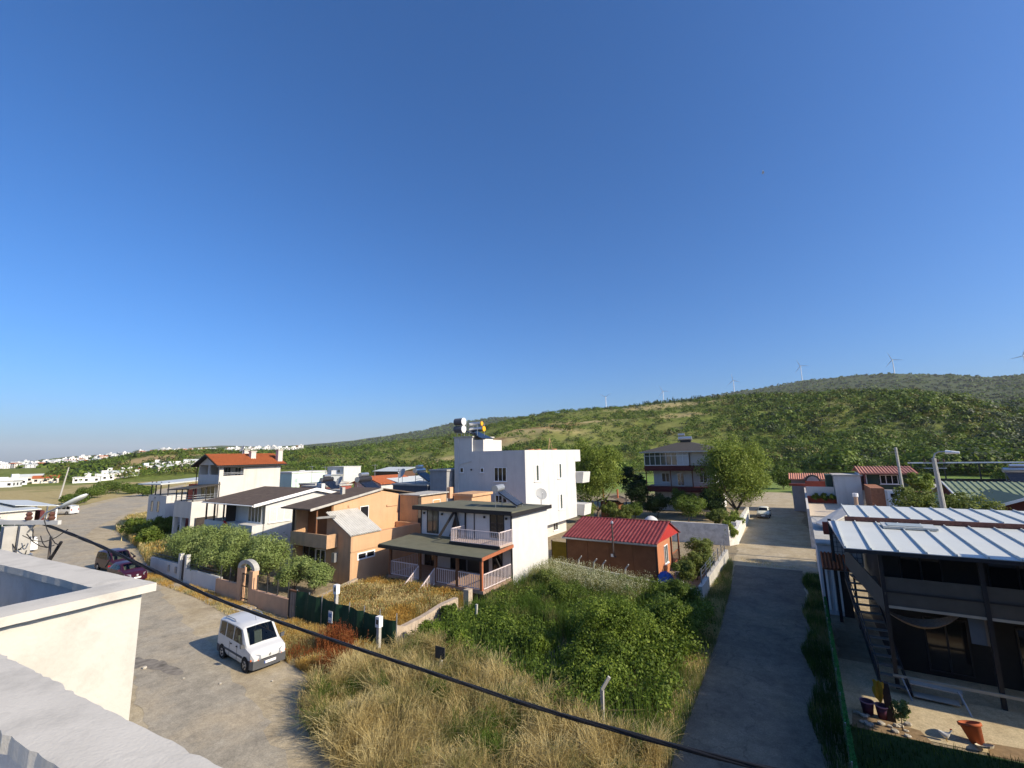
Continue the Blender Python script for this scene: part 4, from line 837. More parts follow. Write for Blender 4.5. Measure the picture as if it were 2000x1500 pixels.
def villa():             # C9
    t = thing('maroon_villa', 'three storey white villa with maroon balcony bands, hipped dark roof and glazed top floor', 'house', (-17, 82, 0))
    x0, x1, y0, y1 = -21.3, -11.6, 78.3, 88
    MB().box(x0, x1, y0, y1, 0, 9.5).build('wall', W_WHITE, t)
    for z in (3.05, 6.45): MB().box(x0 - 1.1, x1 + 1.2, y0 - 1.4, y1, z, z + .85).build('balcony_band', W_MAROON, t)
    rf = MB(); cx, cy = -16.6, 82.5
    A = [(x0 - 1.6, y0 - 1.9, 9.6), (x1 + 1.6, y0 - 1.9, 9.6), (x1 + 1.6, y1 + 1, 9.6), (x0 - 1.6, y1 + 1, 9.6)]; B = [(cx - 1.2, cy - .8, 11.1), (cx + 1.2, cy - .8, 11.1), (cx + 1.2, cy + .8, 11.1), (cx - 1.2, cy + .8, 11.1)]
    rf.add(A + B, [(0, 1, 5, 4), (1, 2, 6, 5), (2, 3, 7, 6), (3, 0, 4, 7), (4, 5, 6, 7), (3, 2, 1, 0)]); rf = rf.build('roof', R_DARK, t)
    MB().box(x0 - 1.62, x1 + 1.62, y0 - 1.94, y0 - 1.9, 9.42, 9.62).build('eaves_board', T_STEEL, rf)
    # glazed veranda on the top floor
    g = MB(); gy = y0 - 1.35
    g.box(x0 - 1.0, -15.2, gy, gy + .06, 7.3, 7.4); g.box(x0 - 1.0, -15.2, gy, gy + .06, 9.4, 9.5); g.box(x0 - 1.0, -15.2, gy, gy + .06, 8.85, 8.92)
    xs = np.linspace(x0 - 1.0, -15.2, 9)
    for x in xs: g.box(x - .04, x + .04, gy, gy + .07, 7.4, 9.4)
    g = g.build('veranda_frame', T_WHITE, t)
    for i in range(8): MB().box(xs[i] + .05, xs[i + 1] - .05, gy + .02, gy + .04, 7.42, 9.38).build('pane', T_CURTAIN if i >= 6 else GL_GREEN, g)
    MB().box(-15.0, x1 + .6, y0 - 1.0, y0 - .9, 7.3, 9.4).build('veranda_wall', W_CREAM, t)
    for u, w, h, z in ((-19.3, 1.3, 1.5, 5.3), (-16.9, 1.1, 2.1, 5.0), (-13.4, 1.2, 1.5, 5.3), (-18.0, 1.4, 1.4, 1.8), (-13.8, 1.4, 1.4, 1.8)): win(t, 'y-', y0, u, z, w, h, 2, T_WHITE, GL_DARK)
    for x in (x0 - .9, -18.2, -14.8, x1 + 1.0):
        MB().box(x - .07, x + .07, y0 - 1.3, y0 - 1.16, 3.9, 6.45).build('post', T_WOOD, t)
    rl = MB(); 
    for z in (4.2, 4.5): rl.tube([(x0 - .9, y0 - 1.25, z), (x1 + 1.0, y0 - 1.25, z)], .03, 6)
    rl.build('railing', T_STEEL, t)
    for x in (x0 - .9, x1 + 1.0): MB().box(x - .1, x + .1, y0 - 1.3, y0 - 1.1, 0, 3.05).build('post', W_MAROON, t)
    MB().slab((x0 - 5.0, y0 - 1, 2.4), (x0 - 1.2, y0 - 1, 3.0), (x0 - 1.2, y1 - 4, 3.0), (x0 - 5.0, y1 - 4, 2.4), .12).build('side_canopy', R_DARK, t)
    for x, y in ((x0 - 4.8, y0 - .8), (x0 - 3.2, y0 - .8)): MB().box(x - .07, x + .07, y - .07, y + .07, 0, 2.5).build('canopy_post', T_WOOD, t)
    # sheet tank on the ridge
    MB().tube([(-17.6, 82.2, 11.75), (-15.4, 82.2, 11.75)], .36, 14).build('tank', T_CHROME, t); MB().box(-17.3, -15.6, 81.9, 82.5, 11.0, 11.4).build('tank_stand', T_DKSTEEL, t); MB().tube([(-17.5, 81.6, 12.4), (-16.4, 81.6, 12.4)], .22, 12).build('expansion_tank', T_CHROME, t)
villa()
def kiosk():
    t = thing('barbecue_hut', 'small brown hut with curved dark roof and two brick flues', 'hut', (-24.9, 67, 0))
    MB().box(-26.3, -23.5, 66.2, 68.6, 0, 2.3).build('wall', T_CHIP, t)
    n = 8; pts = [(-27.0 + 4.2 * i / n, 65.6, 2.25 + .75 * math.sin(PI * i / n) ** .8) for i in range(n + 1)]
    vs = pts + [(p[0], 69.2, p[2]) for p in pts]; MB().add(vs, [(i, i + 1, n + 2 + i, n + 1 + i) for i in range(n)]).build('roof', R_BROWN, t)
    for x in (-26.2, -23.9): MB().tube([(x, 67.2, 2.4), (x, 67.2, 4.1)], .14, 8).build('flue', mat('brick_flue', (.42, .13, .06), .8, .2), t)
kiosk()
# ================================================================== behind the first row
def plain_house(name, label, x0, x1, y0, y1, h, m, roof='flat', rm=None, wins=(), zr=0.9):
    t = thing(name, label, 'house', ((x0 + x1) / 2, (y0 + y1) / 2, 0)); MB().box(x0, x1, y0, y1, 0, h).build('wall', m, t)
    if roof == 'flat': MB().box(x0 - .12, x1 + .12, y0 - .12, y1 + .12, h, h + .22).build('roof', rm or W_CONC, t)
    elif roof == 'gx': gable_x(MB(), x0 - .4, x1 + .4, y0 - .5, y1 + .5, (y0 + y1) / 2, h, h, h + zr, .12).build('roof', rm, t); MB().ext([(x1, y0, h), (x1, y1, h), (x1, (y0 + y1) / 2, h + zr - .14)], (-.1, 0, 0)).build('gable', m, t)
    elif roof == 'gy':
        gable_y(MB(), x0 - .4, x1 + .4, (x0 + x1) / 2, y0 - .5, y1 + .5, h, h, h + zr, .12).build('roof', rm, t); MB().ext([(x0, y0, h), (x1, y0, h), ((x0 + x1) / 2, y0, h + zr - .14)], (0, .1, 0)).build('gable', m, t)
    elif roof == 'mono': MB().slab((x0 - .4, y0 - .4, h + .05), (x1 + .4, y0 - .4, h + .05), (x1 + .4, y1 + .4, h + zr), (x0 - .4, y1 + .4, h + zr), .12).build('roof', rm, t)
    for ax, c, u, z, w, hh, k in wins: win(t, ax, c, u, z, w, hh, k, sill=False)
    return t
plain_house('grey_house', 'tall bare grey rendered house between the orange and white blocks', -37.2, -34.6, 40.2, 50, 7.9, W_GREY, 'flat', W_GREY)
plain_house('navy_house', 'low house with dark blue grey parapet behind the orange house', -43.2, -37.4, 40, 47, 6.2, mat('navy_render', (.07, .085, .11), .85, .12), 'flat', W_CONC)
plain_house('white_barn', 'white gabled shed roof behind the orange house', -63.5, -51.5, 52, 60, 4.9, W_CLEAN, 'gy', R_WHITE, zr=1.4)
plain_house('mint_house', 'pale mint green house wall right of the orange tiled house', -72.5, -68.2, 42, 48, 7.4, mat('mint_render', (.55, .68, .58), .85, .05), 'flat', W_WHITE)
plain_house('ochre_house', 'small ochre orange house under the television aerials', -66.0, -62.0, 42, 48, 5.7, mat('ochre_render', (.55, .24, .04), .85, .1), 'flat', W_CONC)
plain_house('red_small_house', 'dull red house wall left of the blue water tank', -63.0, -58.8, 40.5, 46, 5.5, mat('dull_red_render', (.28, .08, .06), .85, .12), 'flat', W_CONC)
plain_house('terracotta_gable_house', 'white house with a small terracotta gable behind the dark solar panels', -62.0, -55.5, 49, 56, 5.6, W_WHITE, 'gy', R_TILE, zr=1.1)
plain_house('hillside_house', 'long low white roofed house with veranda shade painted on its wall at the foot of the hill', -131, -117, 112, 119, 4.6, mat('painted_shade_brown', (.11, .06, .04), .9, .2), 'mono', R_WHITE, zr=1.3)  # dark brown wall colour stands in for the veranda's shade
plain_house('white_far_house', 'white two storey house left of the aerials behind the roofs', -158, -148, 112, 120, 6.1, W_WHITE, 'flat', W_WHITE, (('y-', 112, -155, 4.6, 1.6, 1.2, 2), ('y-', 112, -151, 4.6, 1.6, 1.2, 2)))
plain_house('cream_far_house', 'low cream house behind the mint green wall', -182, -164, 112, 120, 3.6, W_CREAM, 'flat', W_WHITE, (('y-', 112, -176, 2.2, 1.6, 1.2, 2),))
solar('solar_heater', 'dark solar heater beside the blue tank behind the brown roofs', (-57.0, 40.5, 5.2), rad(-75), 2.2, mat('black_tank', (.03, .03, .035), .5, .05), second=True)
solar('solar_heater', 'dark solar heater at the back of the brown roof of the orange house', (-38.2, 31.5, 5.95), rad(-75), 2.1, mat('black_tank', (.03, .03, .035), .5, .05), second=True)
MBs = thing('heater_stand_house', 'small grey shed carrying a solar heater behind the orange house', 'shed', (-38.2, 31.8, 0)); MB().box(-39.6, -37.2, 30.7, 34.2, 0, 5.93).build('wall', W_GREY, MBs); MB().box(-39.7, -37.1, 30.6, 34.3, 5.83, 5.945).build('roof', W_CONC, MBs)
solar('solar_heater', 'steel solar heater with dark blue collector on the navy parapet house', (-40.0, 41.5, 6.42), rad(-75), 2.2, T_CHROME, second=True)
dish('satellite_dish', 'grey satellite dish beside the dark solar heater and blue tank', (-54.9, 41.0, 5.2), 1.3, -1.7); dish('satellite_dish', 'grey satellite dish standing on the navy parapet house', (-42.2, 40.6, 6.42), 1.2, -1.7)
plain_house('low_roof_house', 'low grey flat house under the blue tank and dark heater', -60.5, -52.5, 39.6, 45.5 - 5, 5.2, W_CONC, 'flat', W_CONC)
def bluetank():
    t = thing('blue_water_tank', 'bright blue plastic water tank on a grey flat roof', 'water tank', (-58.0, 40.1, 5.42)); MB().lathe((-58.0, 40.1, 5.42), [(.5, 0), (.52, .1), (.5, .3), (.52, .5), (.5, .7), (.45, .9), (.2, 1.0), (.2, 1.08), (0, 1.08)], 16).build('body', mat('blue_plastic', (.02, .22, .38), .4, .06), t, True)
    MB().lathe((-58.0, 40.1, 6.5), [(.22, 0), (.22, .08), (0, .1)], 12).build('lid', T_BLACK, t)
bluetank()
def aerial(x, y, z, h, label):
    t = thing('television_aerial', label, 'aerial', (x, y, z), 'television aerials'); MB().tube([(x, y, z), (x, y, z + h)], .04, 6).build('mast', T_STEEL, t)
    MB().bar((x - .5, y, z + h - .1), (x + .5, y, z + h - .1), .04).build('boom', T_STEEL, t)
    for k in (-.45, -.2, .05, .3): MB().bar((x + k, y - .35, z + h - .1), (x + k, y + .35, z + h - .1), .025).build('element', T_STEEL, t)
aerial(-64.5, 43, 5.9, 2.6, 'leftmost television aerial above the ochre house'); aerial(-62.6, 44, 5.7, 2.7, 'second television aerial, right of the ochre house'); aerial(-58.2, 50, 6.6, 1.9, 'television aerial above the terracotta gable'); aerial(-47.5, 45, 0, 8.0, 'thin television aerial right of the dark solar panel'); 

# ================================================================== right of the side street
def black_house():
    t = thing('black_steel_house', 'dark steel framed house with white standing seam roofs, long balcony and outside stair', 'house', (7, 30, 0))
    X1 = 16.0
    # near roof: white panels with raised seams
    zf, zb, yf, yb = 5.45, 5.78, 24.3, 30.2
    rf = MB().slab((1.25, yf, zf), (X1, yf, zf), (X1, yb, zb), (0.95, yb, zb), .12).build('roof', W_CLEAN, t)
    n = 17; u = (X1 - 1.25) / n; fp = fs = None
    seam = mat('grey_roof_seam', (0.50, 0.51, 0.53), .5, .06)
    for i in range(n):
        if fp is None:
            fp = MB().slab((1.29, yf - .06, zf + .03), (1.25 + u - .03, yf - .06, zf + .03), (1.25 + u - .03, yb + .05, zb + .035), (1.29, yb + .05, zb + .035), .025).build('roof_panel', R_WHITE, rf)
            fs = MB().ext([(1.25 - .03, yf - .06, zf + .005), (1.25 + .03, yf - .06, zf + .005), (1.25 + .02, yf - .06, zf + .10), (1.25 - .02, yf - .06, zf + .10)], (0, yb - yf + .1, zb - zf)).build('roof_seam', R_WHITE, rf)
        else: share(rf, fp, (u * i, 0, 0)); share(rf, fs, (u * i, 0, 0))
    MB().box(1.2, X1, yf - .1, yf - .065, zf - .14, zf + .0).build('gutter', T_DKSTEEL, rf)
    # upper roof step
    z2f, z2b, y2f, y2b = 6.02, 6.12, 30.45, 35.2
    r2 = MB().slab((1.9, y2f, z2f), (X1, y2f, z2f), (X1, y2b, z2b), (1.9, y2b, z2b), .1).build('upper_roof', W_CLEAN, t); fp = fs = None; u2 = (X1 - 1.9) / 17
    for i in range(17):
        if fp is None:
            fp = MB().slab((1.94, y2f - .05, z2f + .03), (1.9 + u2 - .03, y2f - .05, z2f + .03), (1.9 + u2 - .03, y2b, z2b + .03), (1.94, y2b, z2b + .03), .025).build('roof_panel', R_WHITE, r2)
            fs = MB().ext([(1.9 - .03, y2f - .05, z2f + .005), (1.93, y2f - .05, z2f + .005), (1.92, y2f - .05, z2f + .10), (1.88, y2f - .05, z2f + .10)], (0, y2b - y2f, z2b - z2f)).build('roof_seam', R_WHITE, r2)
        else: share(r2, fp, (u2 * i, 0, 0)); share(r2, fs, (u2 * i, 0, 0))
    MB().box(1.7, X1, y2f - .12, y2f - .06, z2f - .22, z2f + .02).build('brick_fascia', mat('brick_fascia', (.17, .075, .055), .85, .35, 9), r2)
    sl = MB().slab((3.1, 28.7, 5.86), (5.1, 28.7, 5.86), (5.1, 29.7, 5.92), (3.1, 29.7, 5.92), .1).build('skylight', mat('dull_skylight', (.45, .46, .43), .4, .1), rf); MB().slab((3.3, 28.85, 5.90), (4.6, 28.85, 5.90), (4.6, 29.55, 5.94), (3.3, 29.55, 5.94), .03).build('pane', mat('skylight_pane', (.33, .36, .34), .3, .1), sl)
    # body set back under the roof
    MB().box(2.6, X1, 27.0, 34.9, 0, 5.35).build('wall', mat('dark_house_wall', (.022, .021, .02), .8, .15), t)
    MB().box(2.55, X1, 24.95, 27.0, 3.14, 3.28).build('balcony_deck', mat('grey_deck', (.20, .19, .17), .85, .15), t)
    bf = MB(); bf.box(2.45, X1, 24.9, 24.95, 3.2, 4.32); b_ = bf.build('balcony_panel', mat('dim_cladding', (.085, .08, .068), .75, .12), t); MB().box(2.45, X1, 24.86, 24.9, 3.72, 3.78).build('panel_joint', T_DKSTEEL, b_); MB().box(2.45, X1, 24.87, 24.98, 3.10, 3.2).build('deck_edge', mat('deck_edge', (.38, .35, .28), .8, .1), b_)
    for x in (2.42, 5.45, 8.5, 11.5):
        MB().box(x - .07, x + .07, 24.84, 24.98, 0, 5.4).build('post', T_DKSTEEL, t)
    for u_, w in ((4.0, 1.4), (7.0, 1.8), (10, 1.8)): win(t, 'y-', 27.0, u_, 4.2, w, 2.0, 2, T_DKSTEEL, GL_DARK, False); win(t, 'y-', 27.0, u_ + .5, 1.3, w, 2.2, 2, T_DKSTEEL, GL_DARK, False)
    # landing and stair on the street side
    MB().ext([(1.55, 29.5, 3.22), (2.5, 25.0, 3.22), (2.6, 29.5, 3.22)], (0, 0, .08)).build('landing', T_DKSTEEL, t)
    MB().bar((1.45, 28.9, 4.25), (2.42, 24.92, 3.28), .05, .9).build('landing_panel', mat('dim_cladding', (.085, .08, .068), .75, .12), t)
    st = MB(); st.bar((1.35, 29.2, 3.1), (1.85, 24.3, .12), .06, .22); st.bar((2.35, 29.2, 3.1), (2.75, 24.3, .12), .06, .22); st.build('stringer', T_DKSTEEL, t)
    tm = mat('stair_tread', (.14, .135, .12), .7, .1)
    for i in range(13):
        k = i / 12.5; y = 24.5 + 4.6 * k; x = 1.85 - .5 * k; MB().box(x + .02, x + .92, y - .13, y + .13, .24 + 2.85 * k, .28 + 2.85 * k).build('tread', tm, t)
    hr = MB(); 
    for dz in (.5, .95): hr.tube([(1.33, 29.2, 3.1 + dz), (1.83, 24.3, .15 + dz)], .022, 6)
    for k in (0, .25, .5, .75, 1): hr.tube([(1.83 - .5 * k, 24.3 + 4.9 * k, .12 + 2.98 * k), (1.83 - .5 * k, 24.3 + 4.9 * k, 1.1 + 2.98 * k)], .02, 6)
    hr.build('handrail', T_DKSTEEL, t)
    MB().box(2.3, X1, 24.75, 24.83, 0.48, .58).build('bench_rail', mat('sunbleached_timber', (.45, .40, .30), .8, .15), t)
    MB().box(1.0, 1.16, 32.4, 32.56, 0, 5.6).build('post', T_DKSTEEL, t)
    # neighbour-side wall of square white wire lattice and grey render
    return t
black_house()
def ladder_bench():
    t = thing('leaning_table_frame', 'grey metal frame table in front of the dark house wall', 'table', (3.2, 24.1, 0))
    MB().slab((2.75, 24.35, .52), (4.25, 24.3, .50), (4.3, 24.6, .52), (2.8, 24.65, .54), .04).build('table_top', mat('pale_board', (.35, .35, .32), .7, .1), t); MB().slab((2.8, 24.2, .14), (4.1, 24.15, .14), (4.15, 24.6, .14), (2.8, 24.65, .14), .03).build('shelf', mat('pale_board', (.35, .35, .32), .7, .1), t)
    for x, y in ((2.72, 24.0), (4.3, 23.7)): MB().tube([(x, y, 0), (x - .15, y + .62, .55)], .03, 6).build('leg', T_STEEL, t)
    for x, y in ((2.8, 24.62), (4.25, 24.58)): MB().tube([(x, y, 0), (x, y, .5)], .03, 6).build('leg', T_STEEL, t)
ladder_bench()
def hammock():
    t = thing('hammock', 'striped string hammock hanging under the dark balcony', 'hammock', (3.6, 25.3, 2.0)); n = 18; vs = []; fs = []
    for i in range(n + 1):
        k = i / n; x = 2.5 + 2.25 * k; z = 2.75 - 2.3 * (k - k * k) * 1.0 + .25 * k; w = .12 + .75 * math.sin(PI * k) ** .7
        for j in range(6): q = j / 5 - .5; vs.append((x, 25.4 + w * q * 1.2, z + abs(q) * w * .55))
    for i in range(n):
        for j in range(5): fs.append((i * 6 + j, (i + 1) * 6 + j, (i + 1) * 6 + j + 1, i * 6 + j + 1))
    MB().add(vs, fs).build('net', mat('hammock_cord', (.30, .24, .19), .9, .3, 14), t)
    MB().tube([(2.42, 25.1, 3.0), (2.5, 25.4, 2.75)], .015, 5).build('cord', T_WHITE, t); MB().tube([(4.75, 25.4, 3.0), (5.4, 25.1, 3.05)], .015, 5).build('cord', T_WHITE, t)
hammock()
def cloth_on_rail():
    for i, (x, y, z, c, lab, w) in enumerate(((4.9, 25.15, 2.1, (.10, .125, .15), 'pale blue towel hanging right of the hammock', .45), (5.2, 25.3, 2.05, (.20, .19, .18), 'grey towel hanging beside the pale blue towel', .35))):
        t = MB(); t.ext([(x, y, z), (x + w, y + .05, z - .03), (x + w + .02, y + .08, z + 1.05), (x, y + .02, z + 1.1)], (0, .03, 0)); o = t.build('hanging_towel', mat('towel_%d' % i, c, .95, .1)); tag(o, lab, 'towel')
cloth_on_rail()

def neighbour_wall():
    t = thing('street_house', 'grey white house with wire lattice and tiled awning between street and dark house', 'house', (0.9, 36, 0))
    MB().box(0.35, 1.75, 33.6, 45.5, 0, 3.9).build('wall', mat('bluish_white_render', (.55, .56, .58), .88, .08, 1.5, dirt=(.4, .4, .4), dirt_amt=.4), t)
    MB().box(0.3, 1.85, 33.5, 45.6, 3.9, 4.02).build('roof', W_CONC, t)
    la = MB()
    for k in range(7): la.box(1.1 + .22 * k, 1.12 + .22 * k, 33.28, 33.31, 3.0, 5.35)
    for k in range(9): la.box(1.1, 2.45, 33.285, 33.305, 3.1 + .27 * k, 3.12 + .27 * k)
    la.build('lattice', T_BLACK, t); MB().box(1.08, 2.5, 33.35, 33.42, 2.9, 5.4).build('lattice_back', W_CLEAN, t)
    MB().box(.75, 1.2, 33.2, 33.5, 4.6, 5.3).build('brick_pier', W_BRICKRED, t)
    # small tiled awning
    aw = MB().slab((.45, 31.6, 3.0), (1.9, 31.6, 3.0), (1.9, 33.5, 3.5), (.45, 33.5, 3.5), .06).build('awning', T_WOOD, t)
    f = None
    for i in range(8):
        if f is None: f = MB().sheet((.47, 31.55, 3.03), (.175, 0, 0), (0, 1.95, .5), 1, .05, 'sin').build('roof_tile', R_TILE, aw)
        else: share(aw, f, (.178 * i, 0, 0))
    for x, y in ((.5, 31.7), (1.85, 31.7)): MB().box(x - .05, x + .05, y - .05, y + .05, 0, 2.95).build('awning_post', T_DKSTEEL, t)
    for x in (.6, .9, 1.2): MB().box(x, x + .1, 33.45, 33.56, 0.3, 2.9).build('white_shutter', T_WHITE, t)
    MB().box(1.3, 1.75, 33.5, 33.58, 0, 2.5).build('painted_shade_panel', T_SHADE, t)  # dark panel in place of a shaded doorway
    MB().slab((0.5, 40.0, 4.35), (2.4, 42.5, 5.35), (3.2, 41.0, 5.35), (1.0, 38.4, 4.35), .1).build('tilted_sheet', R_ZINC, t)
    MB().ext([(1.0, 38.4, 4.0), (3.2, 41.0, 4.0), (3.2, 41.0, 5.2), (1.0, 38.4, 4.25)], (-.1, .1, 0)).build('stone_gable', W_CONC, t)
neighbour_wall()
def terrace_house():
    t = thing('terrace_house', 'low house with red parapeted roof terrace and white stair box along the side street', 'house', (4, 64, 0))
    MB().box(.1, 9.0, 54.0, 84.0, 0, 3.0).build('wall', W_WHITEWASH, t)
    MB().box(.25, 8.9, 54.1, 83.9, 3.0, 3.1).build('terrace_floor', mat('terrace_screed', (.50, .42, .32), .9, .1), t)
    MB().box(.1, .3, 54.0, 84.0, 3.0, 3.75).build('street_parapet', W_CREAM, t); MB().box(.3, 5.8, 66.7, 66.9, 3.1, 3.9).build('red_parapet', W_BRICKRED, t); MB().box(.3, 3.1, 66.95, 67.15, 3.1, 5.0).build('white_parapet', W_WHITE, t); MB().box(5.75, 8.9, 66.4, 66.6, 3.1, 4.7).build('white_parapet', W_WHITE, t); MB().box(.3, 8.9, 78, 78.2, 3.1, 5.0).build('red_parapet', W_BRICKRED, t)
    b = MB().box(3.2, 5.7, 66.0, 70, 3.0, 6.35).build('stair_box', W_WHITE, t); MB().box(3.05, 5.9, 65.9, 70.1, 6.35, 6.5).build('stair_box_slab', W_CONC, b)
    MB().box(2.5, 3.15, 69, 73, 3.1, 6.3).build('dark_wall', W_DKGREEN, t)
    # brick wall with white door
    bk = mat('rough_brick', (.30, .13, .07), .9, .3, 5.0)
    MB().box(5.9, 7.0, 60, 66, 3.1, 5.45).build('brick_wall', bk, t); MB().box(8.36, 10.6, 60, 60.3, 3.1, 5.2).build('brick_wall', bk, t)
    MB().box(7.0, 8.36, 59.95, 60.25, 3.1, 5.3).build('door_wall', W_WHITE, t); d = MB().box(7.2, 8.16, 59.88, 59.95, 3.2, 5.2).build('door', T_WHITE, t); MB().box(7.42, 7.95, 59.86, 59.88, 4.6, 4.95).build('door_pane', GL_DARK, d); MB().tube([(8.04, 59.84, 4.1), (8.04, 59.84, 4.3)], .03, 6).build('door_handle', T_STEEL, d)
    MB().tube([(4.4, 58.0, 3.1), (4.4, 58.0, 4.7)], .17, 10).build('flue', mat('flue_pipe', (.4, .28, .2), .7, .2), t); MB().tube([(4.4, 58.0, 4.7), (4.4, 58.0, 5.05)], .25, 10).build('flue_cap', T_WHITE, t)
terrace_house()
def tile_shed():
    t = thing('pink_tile_house', 'small grey house with faded pink tiles and arched dormer at the street end', 'house', (1, 84, 0))
    MB().box(-1.5, 3.6, 84.2, 88, 0, 4.9).build('wall', mat('grey_blue_render', (.34, .36, .42), .85, .08), t)
    rf = MB().slab((-1.8, 83.4, 4.93), (3.9, 83.4, 4.93), (3.9, 86.2, 5.7), (-1.8, 86.2, 5.7), .1).build('roof', R_PINKT, t); f = None
    for i in range(19):
        if f is None: f = MB().sheet((-1.8, 83.38, 4.96), (.3, 0, 0), (0, 2.85, .78), 1, .06, 'sin').build('roof_tile_row', R_PINKT, rf)
        else: share(rf, f, (.3 * i, 0, 0))
    ar = [(.4 + 1.9 / 2 + 1.0 * math.cos(a), 83.2, 4.6 + 1.0 * math.sin(a)) for a in np.linspace(0, PI, 12)] + [(.35, 83.2, 3.9), (2.35, 83.2, 3.9)]
    MB().ext(ar, (0, 1.6, 0)).build('dormer', R_DARK, t); ar2 = [(1.35 + .8 * math.cos(a), 83.16, 4.6 + .8 * math.sin(a)) for a in np.linspace(0, PI, 12)] + [(.55, 83.16, 3.9), (2.15, 83.16, 3.9)]
    MB().ext(ar2, (0, .03, 0)).build('dormer_window', mat('dormer_grey', (.3, .3, .32), .5, .1), t)
    MB().box(-1.8, 2.4, 82.6, 83.0, 3.95, 4.3).build('red_ledge', W_BRICKRED, t)
    c = MB().box(2.7, 4.3, 82.5, 82.9, 3.6, 4.5).build('cooling_unit', T_WHITE, t); MB().tube([(3.6, 82.46, 4.05), (3.6, 82.5, 4.05)], .36, 16).build('fan_grille', T_BLACK, c)
tile_shed()
def green_house():
    t = thing('green_tile_house', 'dark green rendered house with pink tiled roof and pink end wall', 'house', (9, 70, 0))
    MB().box(6.3, 10.4, 66.8, 74, 0, 6.62).build('wall', W_DKGREEN, t); MB().box(6.1, 6.28, 66.85, 74, 0, 6.58).build('side_wall', W_PINK, t)
    MB().ext([(6.0, 66.9, 6.58), (6.0, 74, 6.58), (6.0, 70.4, 7.2)], (.2, 0, 0)).build('gable', W_PINK, t)
    rf = gable_x(MB(), 5.6, 10.9, 66.1, 74.6, 70.4, 6.66, 6.66, 7.3, .1).build('roof', R_PINKT, t); f = None
    for i in range(18):
        if f is None: f = MB().sheet((5.6, 66.08, 6.69), (.295, 0, 0), (0, 4.3, .64), 1, .06, 'sin').build('roof_tile_row', R_PINKT, rf)
        else: share(rf, f, (.295 * i, 0, 0))
    MB().box(5.58, 5.66, 66.0, 70.4, 6.5, 6.66).build('eaves_board', T_WHITE, rf)
    win(t, 'y-', 66.8, 8.35, 5.95, 1.6, 1.0, 3)
    MB().tube([(6.32, 66.75, 3.5), (6.3, 66.75, 6.5)], .05, 6).build('downpipe', T_WHITE, t)
green_house()
def green_roof_house():
    t = thing('maroon_green_roof_house', 'maroon house with a ribbed green metal roof on the right', 'house', (18, 56, 0))
    MB().box(11.3, 27, 52.5, 60.5, 0, 5.15).build('wall', W_MAROON, t); MB().ext([(11.3, 52.5, 5.15), (11.3, 60.5, 5.15), (11.3, 56.5, 6.2)], (.2, 0, 0)).build('gable', W_MAROON, t)
    rf = gable_x(MB(), 10.8, 27.5, 51.6, 61.4, 56.5, 5.15, 5.15, 6.36, .1).build('roof', R_GREEN, t); f = None
    for i in range(40):
        if f is None: f = MB().sheet((10.8, 51.58, 5.18), (.42, 0, 0), (0, 4.95, 1.22), 1, .06, 'trap').build('roof_panel', R_GREEN, rf)
        else: share(rf, f, (.42 * i, 0, 0))
    MB().bar((10.78, 51.6, 5.15), (10.78, 56.5, 6.38), .05, .16).build('barge_board', T_WHITE, rf)
    MB().box(11.2, 15.4, 47.0, 52.4, 0, 5.0).build('wing_wall', W_MAROON, t); MB().ext([(11.2, 47.0, 5.0), (15.4, 47.0, 5.0), (13.3, 47.0, 5.75)], (0, .2, 0)).build('wing_gable', W_MAROON, t)
    gable_y(MB(), 10.7, 15.9, 13.3, 46.4, 54.0, 4.98, 4.98, 5.98, .1).build('wing_roof', mat('dark_green_sheet', (.07, .10, .06), .6, .15), t); MB().bar((10.7, 46.36, 4.95), (13.3, 46.36, 5.95), .05, .18).build('barge_board', T_WHITE, t); MB().bar((15.9, 46.36, 4.95), (13.3, 46.36, 5.95), .05, .18).build('barge_board', T_WHITE, t)
    win(t, 'y-', 47.0, 12.4, 4.35, 1.9, .9, 2); win(t, 'y-', 47, 14.4, 4.35, 1.6, .9, 2)
green_roof_house()
plain_house('pale_green_house', 'low pale green house behind the vine beside the concrete pole', 10.9, 17, 70, 78, 4.6, mat('pale_green_render', (.25, .36, .29), .85, .1), 'flat', W_CONC)
def pergola():
    t = thing('roof_pergola', 'open metal pergola on the flat roof beyond the green metal roof', 'pergola', (18, 78, 0)); MB().box(12.0, 25.0, 78.5, 86, 0, 5.0).build('base_wall', W_GREY, t)
    for x in (12.3, 15.5, 18.7, 21.5, 24.6): MB().box(x - .06, x + .06, 78.6, 78.72, 5.0, 7.4).build('post', T_DKSTEEL, t)
    MB().box(12.0, 25, 78.5, 78.75, 7.4, 7.55).build('beam', T_WHITE, t); MB().box(12, 25, 78.3, 78.5, 5.0, 5.5).build('parapet', T_BLACK, t)
pergola()
solar('solar_heater', 'double drum solar heater behind the green metal roof', (21.0, 74.5, 5.2), rad(180), 2.6, T_CHROME, second=True)
plain_house('heater_house', 'grey flat roofed house under the double drum heater', 19.2, 24.5, 72, 77.5, 4.98, W_GREY, 'flat', W_CONC)
def offframe_house():   # stands right of the frame; its shadow lies over the near street and lawn
    t = thing('neighbour_house', 'white house outside the right edge whose shadow crosses lawn and street', 'house', (13, 14, 0))
    MB().box(8.5, 18, 4, 21.4, 0, 7.3).build('wall', W_WHITE, t); MB().box(8.5, 9.6, 21.4, 24.9, 4.9, 7.6).build('added_shade_wall', W_WHITE, t)  # raised wall strip is added to keep the street in shade
    for x in (8.8,): MB().box(x - .12, x + .12, 24.5, 24.74, 0, 4.9).build('column', W_WHITE, t)  # holds up the added shading strip
    MB().box(8.1, 18.4, 3.6, 21.35, 7.3, 7.5).build('roof_slab', W_CONC, t)
    for y in (7, 12, 17): win(t, 'x-', 8.5, y, 5.6, 1.4, 1.5, 2); win(t, 'x-', 8.5, y, 2.2, 1.4, 1.5, 2)
